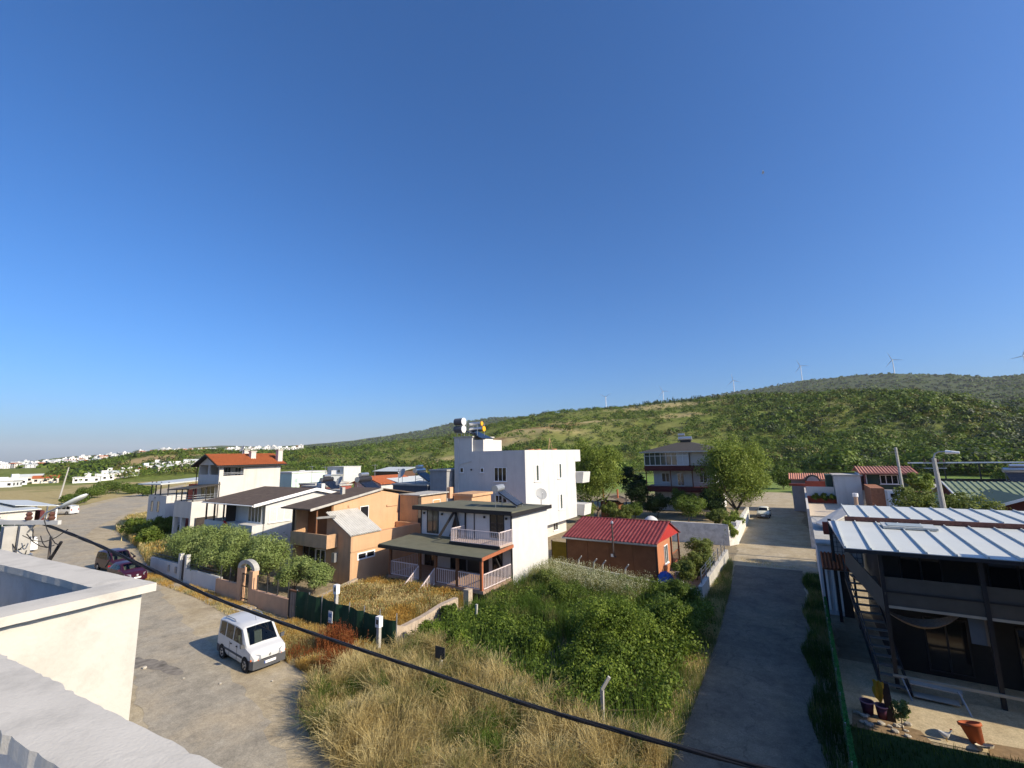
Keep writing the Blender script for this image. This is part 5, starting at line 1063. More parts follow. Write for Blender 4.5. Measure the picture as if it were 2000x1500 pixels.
offframe_house()
# ================================================================== garden walls, fences and gates
def walls():
    t = thing('white_garden_wall', 'low white garden wall with narrow gate under the olive trees', 'wall', (-43, 18, 0))
    MB().box(-50.0, -44.4, 17.85, 18.05, 0, 1.25).build('wall_section', W_WHITE, t); MB().box(-43.0, -37.45, 17.8, 18.0, 0, 1.05).build('wall_section', W_WHITE, t)
    for x in (-44.25, -43.1): MB().box(x - .15, x + .15, 17.78, 18.08, 0, 2.1).build('gate_pier', W_WHITE, t)
    MB().box(-43.92, -43.4, 17.9, 17.95, .1, 1.95).build('gate', T_DKSTEEL, t)
    rl = MB()
    for z in (1.35, 1.6): rl.tube([(-50, 17.95, z), (-44.4, 17.95, z)], .025, 5); rl.tube([(-43, 17.9, z - .15), (-37.5, 17.9, z - .15)], .025, 5)
    rl.build('rail', T_DKSTEEL, t)
    for x in (-46.2, -44.9): MB().box(x, x + .22, 17.75, 17.85, .5, 1.0).build('meter_box', T_STEEL, t)
    t = thing('peach_garden_wall', 'peach rendered garden wall with an arched gateway beside the white wall', 'wall', (-32, 17.6, 0))
    MB().box(-37.4, -34.2, 17.52, 17.72, 0, 1.05).build('wall_section', W_PEACH, t); MB().box(-32.0, -27.6, 17.3, 17.5, 0, 1.05).build('wall_section', W_PEACH, t); MB().box(-34.2, -33.75, 17.4, 17.8, 0, 2.2).build('gate_pier', W_PEACH, t); MB().box(-32.45, -32.0, 17.3, 17.7, 0, 2.2).build('gate_pier', W_PEACH, t)
    ar = [(-33.1 + 1.1 * math.cos(a), 17.4, 2.2 + .62 * math.sin(a)) for a in np.linspace(PI, 0, 13)] + [(-33.1 + .75 * math.cos(a), 17.4, 2.2 + .38 * math.sin(a)) for a in np.linspace(0, PI, 13)]
    MB().ext(ar, (0, .35, 0)).build('gate_arch', W_CONC, t)
    gm = MB()
    for k in range(7): gm.box(-33.7 + .2 * k, -33.67 + .2 * k, 17.52, 17.55, .1, 1.9)
    for z in (.2, 1.0, 1.8): gm.box(-33.72, -32.48, 17.51, 17.56, z, z + .05)
    gm.build('gate', T_DKSTEEL, t)
    for x in (-36.9, -35.6, -34.5, -31.6, -30.4, -29.2, -28.0): MB().box(x - .03, x + .03, 17.4 + (.2 if x < -34 else 0), 17.46 + (.2 if x < -34 else 0), 1.05, 2.0).build('fence_post', T_DKSTEEL, t)
    MB().box(-32.4, -31.1, 16.2, 17.2, 0.0, .12).build('doorstep', W_CONC, t)
    g = thing('brown_gate', 'narrow brown metal gate panel left of the green fence', 'gate', (-27.2, 17.2, 0)); MB().box(-27.5, -27.4, 17.15, 17.3, 0, 1.75).build('post', T_BLACK, g)
    for k in range(3): MB().box(-27.38 + .26 * k, -27.16 + .26 * k, 17.18, 17.23, .1, 1.62).build('board', mat('grey_brown_boards', (.24, .19, .155), .85, .15, 5), g)
    MB().box(-27.5, -26.6, 17.14, 17.26, 1.63, 1.72).build('top_rail', T_WOOD, g)
    t = thing('green_mesh_fence', 'dark green mesh fence along the roadside in front of the dry grass', 'fence', (-22.5, 17.1, 0)); gm = mat('green_windbreak_mesh', (.012, .045, .022), .85, .25, 1.5, 0.3, 60)
    xs = np.linspace(-26.55, -18.0, 8)
    for i in range(7):
        n = 6; vs = []; a, b = xs[i], xs[i + 1]; top = 1.82 - .05 * i
        for j in range(n + 1):
            k = j / n; x = a + (b - a) * k; y = 17.05 + .05 * math.sin(x * 3.1) + .035 * math.sin(x * 7); vs += [(x, y, .05), (x, y - .03, top * .5), (x, y + .02, top - .05 * math.sin(PI * k))]
        fs = []
        for j in range(n): fs += [(3 * j, 3 * j + 3, 3 * j + 4, 3 * j + 1), (3 * j + 1, 3 * j + 4, 3 * j + 5, 3 * j + 2)]
        MB().add(vs, fs).build('mesh_panel', gm, t)
    for x in xs: MB().tube([(x, 17.1, 0), (x, 17.1, 1.85)], .03, 6).build('post', T_STEEL, t)
    pn = thing('fence_notice', 'small white and blue notice on the green mesh fence', 'sign', (-23.0, 16.9, .9)); MB().box(-23.2, -22.85, 16.90, 16.92, .62, 1.22).build('sheet', T_WHITE, pn); MB().box(-23.17, -22.88, 16.89, 16.9, .9, 1.1).build('blue_print', mat('print_blue', (.12, .22, .4), .6, .2, 12), pn); MB().box(-23.17, -22.95, 16.89, 16.9, .68, .74).build('blue_print', mat('print_blue', (.12, .22, .4), .6, .2, 12), pn)
    # meter posts
    for x, y, h, lab in ((-18.72, 16.6, 1.25, 'concrete post with white meter box at the right end of the green fence'), (-23.5, 17.6, 1.9, 'white hooded meter box standing behind the green fence')):
        p = thing('meter_post', lab, 'meter post', (x, y, 0)); MB().box(x - .09, x + .09, y - .08, y + .08, 0, h).build('post', T_CONCP, p); b = MB().box(x - .14, x + .14, y - .12, y + .12, h, h + .5).build('box', T_WHITE, p); MB().box(x - .08, x + .08, y - .13, y - .12, h + .15, h + .38).build('glass', GL_GREEN, b)
    t = thing('old_masonry_wall', 'crumbling low masonry wall beside the golden grass', 'wall', (-19.2, 21, 0)); vs = []; rng = np.random.default_rng(5); pts = [(-19.5, 17.7, .95), (-19.3, 18.6, .6), (-19.2, 20, .7), (-19.1, 21.6, .95), (-19.0, 22.8, 1.0)]
    st = mat('rubble_masonry', (.42, .34, .26), .95, .2, 4.0, .8, 12, dirt=(.3, .22, .16), dirt_amt=.6, dscale=3)
    for a, b in zip(pts[:-1], pts[1:]): MB().ext([(a[0], a[1], 0), (b[0], b[1], 0), (b[0], b[1], b[2]), (a[0], a[1], a[2])], (.32, 0, 0)).build('wall_section', st, t)
    MB().box(-18.35, -17.95, 22.9, 23.3, 0, 1.5).build('pillar', st, t)
    t = thing('rear_masonry_wall', 'low pale wall running from the green fence to the orange house', 'wall', (-27.5, 20, 0)); MB().ext([(-27.0, 17.4, 0), (-26.7, 17.4, 0), (-28.8, 23.4, 0), (-29.1, 23.4, 0)], (0, 0, .75)).build('wall_section', st, t)
    # concrete walls round the cabin
    t = thing('cabin_plot_wall', 'grey concrete plot wall in front of the red roofed cabin', 'wall', (-11, 33.5, 0))
    MB().ext([(-18.2, 34.6, 0), (-18.2, 34.8, 0), (-6.35, 32.0, 0), (-6.35, 31.8, 0)], (0, 0, .85)).build('wall_section', W_CONC, t); MB().box(-6.35, -6.1, 31.9, 44.5, 0, 1.05).build('street_wall_section', W_CONC, t)
    for y in (32.6, 34.4, 36.2, 38.0, 39.8, 41.6, 43.4): MB().box(-6.26, -6.2, y - .03, y + .03, 1.05, 2.0).build('fence_post', T_STEEL, t)
    wr = MB()
    for z in (1.25, 1.5, 1.75, 1.95): wr.tube([(-6.23, 32.6, z), (-6.23, 43.4, z)], .006, 3)
    wr.build('fence_wire', T_STEEL, t)
    for x in (-15.6, -14.2, -13.4, -11.5):
        y = 34.55 - (x + 18.2) * .236; MB().bar((x, y, .8), (x + .05, y, 1.35), .09).build('stub_post', T_CONCP, t); MB().bar((x + .05, y, 1.35), (x + .3, y, 1.65), .08).build('stub_post', T_CONCP, t)
    t = thing('whitewashed_wall', 'tall patchy whitewashed wall behind the cabin garden', 'wall', (-9.5, 52, 0)); MB().box(-12.6, -6.9, 51.9, 52.15, 0, 2.08).build('wall_section', W_WHITEWASH, t)
    MB().ext([(-6.9, 51.9, 0), (-6.2, 53.0, 0), (-6.9, 74, 0), (-7.2, 74, 0)], (0, 0, 1.5)).build('street_wall_section', W_WHITEWASH, t); MB().box(-7.0, -6.5, 55, 55.5, 0, 1.9).build('pier', W_CONC, t)
walls()
def concrete_posts():
    for (x, y, h, lab) in ((-6.7, 16.0, 1.5, 'cranked concrete fence post at the front edge of the overgrown plot'), (-16.4, 21.6, 1.3, 'pale concrete fence post among brambles by the masonry wall'), (-14.2, 16.1, 1.0, 'thin post with a dark board beside the black cable')):
        t = thing('fence_post', lab, 'post', (x, y, 0), 'posts of the overgrown plot'); MB().bar((x, y, 0), (x + .05, y, h), .11).build('shaft', T_CONCP, t)
        if h > 1.4: MB().bar((x + .05, y, h), (x + .3, y + .1, h + .42), .1).build('cranked_top', T_CONCP, t)
        if h < 1.1: MB().box(x - .25, x + .3, y - .06, y - .03, h - .1, h + .4).build('board', mat('dark_board', (.06, .055, .05), .8, .2), t)
concrete_posts()
def hedge_fence():
    t = thing('grass_panel_fence', 'bright green artificial grass fence along the right side of the street', 'fence', (.35, 24, 0)); gm = leafmat('artificial_grass', (.02, .11, .03), (.035, .2, .05), (.05, .26, .07), .15, 2.0)
    rng = np.random.default_rng(8); Qs = []; MB().box(.38, .42, 15.5, 31.3, .05, 1.5).build('backing', mat('hedge_backing', (.015, .06, .02), .9, .2), t)
    n = 26000; P = np.stack([np.where(rng.random(n) < .5, .37, .43) + rng.normal(size=n) * .015, 15.5 + 15.8 * rng.random(n), .05 + 1.52 * rng.random(n) ** .8], 1); P[:5000, 2] = 1.5 + rng.random(5000) * .07; P[:5000, 0] = .35 + .1 * rng.random(5000)
    N = np.stack([np.where(P[:, 0] < .4, -1., 1.), 0 * P[:, 0], 0 * P[:, 0] + .4], 1); quadmesh('grass_tufts', leaf_quads(P, N, .07, .35, rng, .9), gm, t)['kind'] = 'stuff'
    for y in np.arange(15.6, 31.4, 1.97): MB().box(.33, .365, y - .02, y + .02, 0, 1.62).build('post', T_STEEL, t)
hedge_fence()
o = MB().add([(0.46, 21.0, .02), (16, 22.4, .02), (16, 27, .02), (0.46, 27, .02)], [(0, 1, 2, 3)]).build('patio', M_PATIO); o['kind'] = 'structure'
o = MB().add([(0.46, 12, .022), (16, 12, .022), (16, 22.38, .022), (5, 21.25, .022), (2.7, 21.0, .022), (0.46, 21.0, .022)], [(0, 1, 2, 3, 4, 5)]).build('lawn_ground', mat('lawn_turf', (.028, .06, .014), .95, .3, 4, .6, 40)); o['kind'] = 'structure'
o = MB().add([(0.6, 20.9, .026), (2.75, 21.05, .026), (2.55, 21.75, .026), (.7, 22.1, .026)], [(0, 1, 2, 3)]).build('flower_bed', mat('bed_soil', (.24, .165, .09), .95, .25, 5, .8, 20)); o['kind'] = 'structure'
o = MB().add([(4.1, 21.2, .024), (9, 21.9, .024), (9, 22.8, .024), (4.25, 22.0, .024)], [(0, 1, 2, 3)]).build('flower_bed', mat('bed_soil', (.24, .165, .09), .95, .25, 5, .8, 20)); o['kind'] = 'structure'

# ================================================================== cars
def carglass():
    if 'car_glass' in MATS: return MATS['car_glass']
    m = bpy.data.materials.new('car_glass'); m.use_nodes = True; MATS['car_glass'] = m; n = m.node_tree.nodes; l = m.node_tree.links; n.remove(n['Principled BSDF'])
    tr = n.new('ShaderNodeBsdfTransparent'); tr.inputs[0].default_value = (.42, .47, .46, 1); gl = n.new('ShaderNodeBsdfGlossy'); gl.inputs['Roughness'].default_value = .03; fr = n.new('ShaderNodeFresnel'); fr.inputs[0].default_value = 1.5; mx = n.new('ShaderNodeMixShader')
    l.new(fr.outputs[0], mx.inputs[0]); l.new(tr.outputs[0], mx.inputs[1]); l.new(gl.outputs[0], mx.inputs[2]); l.new(mx.outputs[0], n['Material Output'].inputs['Surface']); return m
def loft_car(name, label, loc, rotz, ST, paint, wheels, side_win, shield, rear, bumper=None, L=4.0, extras=True, group=None, mirror=True, rails=False):
    t = thing(name, label, 'car', (0, 0, 0), group)
    ST = [np.array(s, float) for s in ST]; xs = np.array([s[0] for s in ST])
    def st(x): return np.array([np.interp(x, xs, [s[i] for s in ST]) for i in range(6)])
    def sect(s):
        x, zb, zl, zr, hw, hr = s; up = max(zr - zl, .03); b0 = (hw * .985, zl); b1 = (hr, zr - min(.09, up * .5)); L_ = lambda v: (b0[0] + (b1[0] - b0[0]) * v, b0[1] + (b1[1] - b0[1]) * v)
        half = [(hw * .9, zb), (hw * .985, zb + .16), (hw, zb + .6 * (zl - zb)), b0, L_(.1), L_(.93), b1, (hr - .13, zr)]
        return [(x, y, z) for y, z in half] + [(x, 0, zr + .025)] + [(x, -y, z) for y, z in half[::-1]]
    X = []
    for a, b in zip(xs[:-1], xs[1:]): X += list(np.linspace(a, b, 4))
    holes = [(max(a0, a1), min(b0, b1)) for (a0, b0, a1, b1) in side_win]; sh = (min(shield), max(shield))
    for q in holes + [sh]: X += list(q)
    X = sorted(set(round(float(q), 4) for q in X)); rings = [sect(st(x)) for x in X]; n = len(rings[0]); vs = [p for r in rings for p in r]; fs = []
    for i in range(len(X) - 1):
        m_ = (X[i] + X[i + 1]) / 2; sidehole = any(q[0] < m_ < q[1] for q in holes); tophole = sh[0] < m_ < sh[1]
        for j in range(n - 1):
            if sidehole and j in (4, n - 6): continue
            if tophole and j in (7, 8): continue
            fs.append((i * n + j, i * n + j + 1, (i + 1) * n + j + 1, (i + 1) * n + j))
        fs.append((i * n + n - 1, i * n, (i + 1) * n, (i + 1) * n + n - 1))
    fs += [tuple(range(n)), tuple(range((len(X) - 1) * n, len(X) * n))[::-1]]; body = MB().add(vs, [f[::-1] for f in fs]).build('body', paint, t, True)
    try:
        body.data.set_sharp_from_angle(angle=rad(32))
    except Exception: pass
    cab = mat('cab_trim', (.03, .03, .032), .8, .1); seatm = mat('seat_cloth', (.22, .23, .20), .9, .1); bs = st(-.3); fl = MB(); fl.box(-1.5, sh[1] - .05, -bs[4] * .9, bs[4] * .9, bs[1] + .1, bs[1] + .16); fl.ext([(sh[1] - .30, -bs[4] * .88, .6), (sh[1] - .02, -bs[4] * .88, .6), (sh[1] - .02, -bs[4] * .88, bs[2] - .03), (sh[1] - .30, -bs[4] * .88, bs[2] - .05)], (0, bs[4] * 1.76, 0)); fl.build('dashboard', cab, t)
    for sx, sy in ((.05, .36), (.05, -.36), (-.95, .36), (-.95, -.36)):
        if sx > -.5 or bs[3] > 1.5:
            se = MB(); se.box(sx - .05, sx + .45, sy - .24, sy + .24, .42, .58); se.ext([(sx - .08, sy - .24, .55), (sx + .07, sy - .24, .55), (sx - .10, sy - .24, min(1.2, bs[3] - .3)), (sx - .22, sy - .24, min(1.2, bs[3] - .3))], (0, .48, 0)); se.build('seat', seatm, t)
    sw = MB().tube([(sh[1] - .38 + .08 * math.sin(q), .36 + .19 * math.cos(q), bs[2] - .04 + .17 * math.sin(q)) for q in np.linspace(0, 2 * PI, 17)], .016, 5, cap=False).build('steering_wheel', cab, t)
    def side(x, v, sgn, off):
        s = st(x); x_, zb, zl, zr, hw, hr = s; up = max(zr - zl, .03); a = np.array([x, hw * .985, zl]); b = np.array([x, hr, zr - min(.09, up * .5)]); p = a + (b - a) * v; nrm = np.array([0, (b - a)[2], -(b - a)[1]]); nrm /= np.linalg.norm(nrm); p = p + nrm * off; return (p[0], p[1] * sgn, p[2])
    glass = carglass()
    for sgn in (1, -1):
        for (a0, b0, a1, b1) in side_win:
            m = 4; q = [side(a0 + (b0 - a0) * k / m, .1, sgn, .008) for k in range(m + 1)] + [side(b1 + (a1 - b1) * k / m, .93, sgn, .008) for k in range(m + 1)]
            MB().add(q, [tuple(range(len(q)))] if sgn < 0 else [tuple(range(len(q)))[::-1]]).build('side_window', glass, t)
    def top(x, k, off, sl):
        s = st(x); w = (s[5] - .15) * k; return (x + off * sl[0], w, s[3] + .018 * (1 - abs(k)) + off * sl[1])
    for (xa, xb, nm) in ((shield[0], shield[1], 'windshield'), (rear[0], rear[1], 'rear_window')):
        za, zb_ = st(xa)[3], st(xb)[3]; d = np.array([-(zb_ - za), (xb - xa)]); d = d / max(np.linalg.norm(d), 1e-6); d = d * (1 if d[1] > 0 or (d[1] == 0) else -1); ks = (-1, -.5, 0, .5, 1); vs = []; R_ = 5
        for i in range(R_):
            x = xa + (xb - xa) * i / (R_ - 1); vs += [top(x, k, .014, d) for k in ks]
        fs = [(i * 5 + j, i * 5 + j + 1, (i + 1) * 5 + j + 1, (i + 1) * 5 + j) for i in range(R_ - 1) for j in range(4)]; MB().add(vs, fs).build(nm, glass, t)
    tyre = mat('tyre_rubber', (.02, .02, .02), .9, .1); rim = mat('alloy_rim', (.42, .42, .43), .35, .05, metal=.6); arch = mat('arch_black', (.012, .012, .012), .9, .05)
    for xw in wheels:
        hw = st(xw)[4]; rw = .295
        for sgn in (1, -1):
            y = (hw - .08) * sgn; a = MB(); nn = 16; c = [(xw + .37 * math.cos(2 * PI * k / nn), (hw + .003) * sgn, rw + .02 + .36 * math.sin(2 * PI * k / nn)) for k in range(nn)]; a.add(c, [tuple(range(nn))]); a.build('wheel_arch', arch, t)
            w = MB().tube([(xw, y - .09, rw), (xw, y - .075, rw), (xw, y + .075, rw), (xw, y + .09, rw)], rw, 20).build('wheel', tyre, t)
            MB().tube([(xw, y + sgn * .085, rw), (xw, y + sgn * .1, rw)], rw * .62, 16).build('rim', rim, w)
            for k in range(5):
                an = 2 * PI * k / 5 + .3; MB().bar((xw + .05 * math.cos(an + .6), y + sgn * .102, rw + .05 * math.sin(an + .6)), (xw + .16 * math.cos(an + .6), y + sgn * .102, rw + .16 * math.sin(an + .6)), .05, .01).build('rim_slot', arch, w)
    s1 = st(xs[-1]); s0 = st(xs[-2]); fx = xs[-1]
    if bumper is not None:
        hw0 = s0[4]; pl = [(s0[0] - .42, hw0 + .012), (s0[0], hw0 + .015), (fx + .0, s1[4] + .03), (fx + .045, .3), (fx + .045, -.3), (fx + .0, -s1[4] - .03), (s0[0], -hw0 - .015), (s0[0] - .42, -hw0 - .012)]
        MB().ext([(x, y, .2) for x, y in pl], (0, 0, .36)).build('front_bumper', bumper, t)
        r0 = st(xs[0]); r1 = st(xs[1]); pl = [(r1[0] + .3, r1[4] + .012), (r1[0], r1[4] + .015), (r0[0] - .04, r0[4]), (r0[0] - .04, -r0[4]), (r1[0], -r1[4] - .015), (r1[0] + .3, -r1[4] - .012)]; MB().ext([(x, y, .22) for x, y in pl[::-1]], (0, 0, .33)).build('rear_bumper', bumper, t)
    lamp = glassmat('headlamp_lens', (.26, .27, .29), .08); amber = mat('indicator_amber', (.6, .13, .03), .3, .05)
    for sgn in (1, -1):
        q = [(fx + .005, .40 * sgn, s1[2] - .06), (s0[0] - .02, (s0[4] + .006) * sgn, s0[2] - .24), (s0[0] - .10, (s0[4] + .002) * sgn, s0[2] - .01), (fx - .06, .42 * sgn, s1[3] + .05)]
        q = [(a + .035, b * 1.004, c_ + .015) for a, b, c_ in q]; hl = MB().ext(q if sgn > 0 else q[::-1], (.03, 0, .012)).build('headlight', lamp, t)
        MB().ext([(q[1][0] + .01, q[1][1] * 1.003, q[1][2] - .06), (q[1][0] + .01, q[1][1] * 1.003, q[1][2] + .02), (fx + .01, .5 * sgn, s1[2] - .03), (fx + .01, .5 * sgn, s1[2] - .09)], (.018, 0, 0)).build('indicator', amber, hl)
        rx = xs[0]; MB().box(rx - .02, rx + .05, min(.55 * sgn, .72 * sgn), max(.55 * sgn, .72 * sgn), .75, 1.05).build('tail_light', mat('tail_red', (.3, .01, .01), .25, .05), t)
        if mirror:
            xm = shield[0] - .12; s = st(xm); MB().ext([(xm - .05, (s[4] + .0) * sgn, s[2] + .02), (xm + .08, (s[4] + .0) * sgn, s[2] + .02), (xm + .06, (s[4] + .02) * sgn, s[2] + .18), (xm - .03, (s[4] + .02) * sgn, s[2] + .18)], (0, .17 * sgn, .02)).build('mirror', bumper or paint, t)
        if extras:
            MB().box(-1.1, 1.0, sgn * (st(0)[4] + .002) - .012, sgn * (st(0)[4] + .002) + .012, .52, .60).build('side_moulding', bumper or arch, t)
            for xh in (-.35, .3): MB().box(xh, xh + .14, sgn * st(0)[4] - .02, sgn * st(0)[4] + .02, .88, .92).build('door_handle', arch, t)
            gap = MB()
            for xg in (-.45, .4): gap.box(xg, xg + .012, sgn * (st(0)[4] + .001) - .004, sgn * (st(0)[4] + .001) + .004, .3, .97)
            gap.build('door_gap', arch, t)
    p = MB().box(fx + .05, fx + .065, -.26, .26, .36, .47).build('number_plate', T_WHITE, t); MB().box(fx + .066, fx + .069, -.26, -.215, .36, .47).build('plate_band', mat('plate_blue', (.03, .08, .3), .5, .02), p)
    gr = MB(); gr.box(fx - .005, fx + .03, -.38, .38, s1[2] - .10, s1[2] - .04); gr.build('grille', arch, t)
    if rails:
        for sgn in (1, -1): MB().tube([(-1.55, sgn * .62, 1.80), (-1.45, sgn * .62, 1.87), (-.5, sgn * .62, 1.885), (-.38, sgn * .62, 1.81)], .022, 6).build('roof_rail', T_STEEL, t)
        MB().tube([(.35, 0, 1.83), (.22, 0, 2.0)], .006, 4).build('aerial', arch, t)
        MB().ext([(fx + .0, 0, s1[3] - .09), (fx + .0, .045, s1[3] - .02), (fx - .01, 0, s1[3] + .05), (fx + .0, -.045, s1[3] - .02)], (.03, 0, 0)).build('badge', T_CHROME, t)
    t.location = loc; t.rotation_euler = (0, 0, rotz); return t
VAN = [(-1.99, .36, .98, 1.58, .74, .66), (-1.93, .26, 1.0, 1.74, .80, .72), (-1.3, .24, 1.0, 1.81, .83, .74), (.25, .24, 1.0, 1.82, .83, .74), (.66, .24, 1.0, 1.75, .83, .71), (1.32, .24, .98, 1.04, .82, .76), (1.78, .26, .84, .90, .79, .72), (1.97, .3, .62, .70, .70, .66)]
white = mat('white_car_paint', (.56, .56, .55), .28, .02, 1.0, spec=.5, dirt=(.55, .52, .46), dirt_amt=.2)
loft_car('white_van', 'white high roofed van with dark bumpers parked on the road edge', (-23.85, 13.05, 0.01), rad(-5), VAN, white, (-1.25, 1.32), [(-1.8, -1.05, -1.75, -1.05), (-.95, -.18, -.95, -.18), (-.08, .95, -.08, .55)], (1.28, .70), (-1.94, -1.97), mat('grey_bumper', (.07, .072, .078), .7, .1), rails=True)
purp = mat('plum_car_paint', (.038, .006, .016), .3, .05, spec=.5); plum2 = mat('deep_purple_paint', (.035, .008, .018), .3, .05, spec=.5)
MPV = [(-1.99, .36, .95, 1.45, .76, .66), (-1.93, .26, .97, 1.62, .82, .70), (-1.2, .24, .98, 1.72, .85, .72), (.2, .24, .98, 1.72, .85, .72), (.6, .24, .98, 1.66, .85, .69), (1.3, .24, .96, 1.03, .84, .76), (1.9, .26, .82, .88, .80, .72), (2.1, .3, .62, .70, .70, .66)]
loft_car('plum_estate_car', 'dark plum estate car parked behind the purple hatchback', (-53.9, 16.55, .01), rad(3), MPV, plum2, (-1.3, 1.35), [(-1.8, -1.0, -1.7, -1.0), (-.9, -.05, -.9, -.05), (.05, .95, .05, .5)], (1.26, .64), (-1.94, -1.97), plum2, extras=False)
SED = [(-1.95, .4, .85, .92, .70, .62), (-1.85, .28, .9, 1.0, .77, .68), (-1.15, .24, .92, 1.36, .80, .62), (-.7, .24, .92, 1.41, .80, .62), (.15, .24, .92, 1.40, .80, .62), (.35, .24, .92, 1.36, .80, .61), (1.05, .24, .9, .96, .79, .70), (1.75, .26, .74, .80, .76, .68), (1.95, .3, .58, .64, .66, .6)]
c = loft_car('purple_hatchback', 'purple hatchback with bright front badge facing the camera on the left road', (-48.45, 15.75, .01), rad(1), SED, purp, (-1.2, 1.22), [(-1.15, -.4, -.95, -.4), (-.3, .75, -.3, .3)], (1.0, .4), (-1.75, -1.2), purp, extras=False)
b = MB().tube([(2.0, 0, .6), (2.03, 0, .605)], .075, 14).build('badge', T_CHROME, None); b.parent = c
loft_car('white_street_car', 'old white hatchback parked on the side street under the plane tree', (-5.15, 75.4, .02), rad(-90), SED, mat('ivory_car_paint', (.62, .62, .55), .35, .04, dirt=(.4, .37, .3), dirt_amt=.3), (-1.2, 1.22), [(-1.15, -.4, -.95, -.4), (-.3, .75, -.3, .3)], (1.0, .4), (-1.75, -1.2), mat('grey_bumper2', (.12, .12, .12), .7, .1), extras=False)
loft_car('white_wagon', 'old white estate car parked at the bend beside the low building', (-120.5, 28.5, .02), rad(205), MPV, white, (-1.3, 1.35), [(-1.8, -1.0, -1.7, -1.0), (-.9, -.05, -.9, -.05), (.05, .95, .05, .5)], (1.26, .64), (-1.94, -1.97), white, extras=False)

# ================================================================== poles, cable, lamp
def utility_pole():
    t = thing('concrete_utility_pole', 'concrete power pole with cables and lamp arm just beyond the parapet', 'utility pole', (-15.0, 2.72, 0))
    x, y = -14.85, 2.78
    for dx, dy in ((-.11, -.13), (.07, .08)): MB().ext([(x + dx - .14, y + dy - .1, 0), (x + dx + .14, y + dy - .1, 0), (x + dx + .14, y + dy + .1, 0), (x + dx - .14, y + dy + .1, 0)], (0, 0, 8.35)).build('column', T_CONCP, t)
    MB().box(x - .45, x - .38, y - .2, y - .12, 0, 7.9).build('conduit', mat('dark_conduit', (.10, .085, .075), .7, .1), t)
    for z in (7.3, 7.7): MB().box(x - .3, x + .26, y - .28, y + .22, z, z + .04).build('strap', T_STEEL, t)
    MB().bar((x - 1.6, y - .7, 8.42), (x + .95, y + .43, 8.42), .07, .09).build('cross_arm', mat('pale_cross_arm', (.5, .49, .46), .8, .1), t)
    for k in (-1.3, -.6, .2, .75): MB().lathe((x + k, y + k * .45, 8.47), [(.05, 0), (.07, .05), (.04, .09), (.06, .13), (.03, .18), (0, .18)], 8).build('insulator', mat('brown_porcelain', (.10, .045, .03), .3, .1), t)
    tan = MB(); rng = random.Random(4)
    for k in range(7):
        a = (x + rng.uniform(-.5, 1.0), y + rng.uniform(-.2, .5), 8.2 + rng.uniform(-.15, .35)); b = (x + rng.uniform(.2, 1.4), y + rng.uniform(0, .8), 8.0 + rng.uniform(-.3, .35)); m = tuple((a[i] + b[i]) / 2 + (0, 0, -rng.uniform(.05, .3))[i] for i in range(3))
        tan.tube([a, tuple((Vector(a) + Vector(m)) / 2 + Vector((0, 0, -.04))), m, tuple((Vector(b) + Vector(m)) / 2 + Vector((0, 0, -.04))), b], .010, 5)
    tan.build('wire_tangle', T_BLACK, t)
    MB().tube([(x + .1, y + .1, 6.4), (x + .55, y + .35, 7.35), (x + .95, y + .5, 8.0)], .03, 6).build('stay', T_BLACK, t)
    MB().tube([(x + .62, y + .4, 8.1), (x + .6, y + .42, 7.2), (x + .66, y + .4, 6.3), (x + .55, y + .35, 5.0)], .025, 6).build('hanging_cable', mat('dark_conduit', (.10, .085, .075), .7, .1), t)
    # lamp arm and long white lantern
    MB().tube([(x + .2, y + .1, 8.2), (x + .55, y + .28, 8.62), (x + .92, y + .46, 8.78)], .018, 6).build('lamp_arm', T_STEEL, t)
    d = Vector((.62, .36, .34)).normalized(); p0 = Vector((x + .84, y + .43, 8.74)); u = d.cross(Vector((0, 0, 1))).normalized(); v = u.cross(d); vs = []; fs = []; prof = [(0, .03, .03), (.04, .06, .04), (.2, .09, .055), (.42, .095, .06), (.56, .085, .05), (.63, .05, .03), (.66, .01, .01)]; n = 14
    for s_, a, b in prof:
        for k in range(n):
            th = 2 * PI * k / n; vs.append(tuple(p0 + d * s_ + u * (a * math.cos(th)) + v * (b * math.sin(th) * (.6 if math.sin(th) > 0 else 1))))
    for i in range(len(prof) - 1):
        for k in range(n): fs.append((i * n + k, i * n + (k + 1) % n, (i + 1) * n + (k + 1) % n, (i + 1) * n + k))
    MB().add(vs, fs).build('lantern', mat('lantern_white', (.72, .74, .70), .5, .05), t, True)
utility_pole()
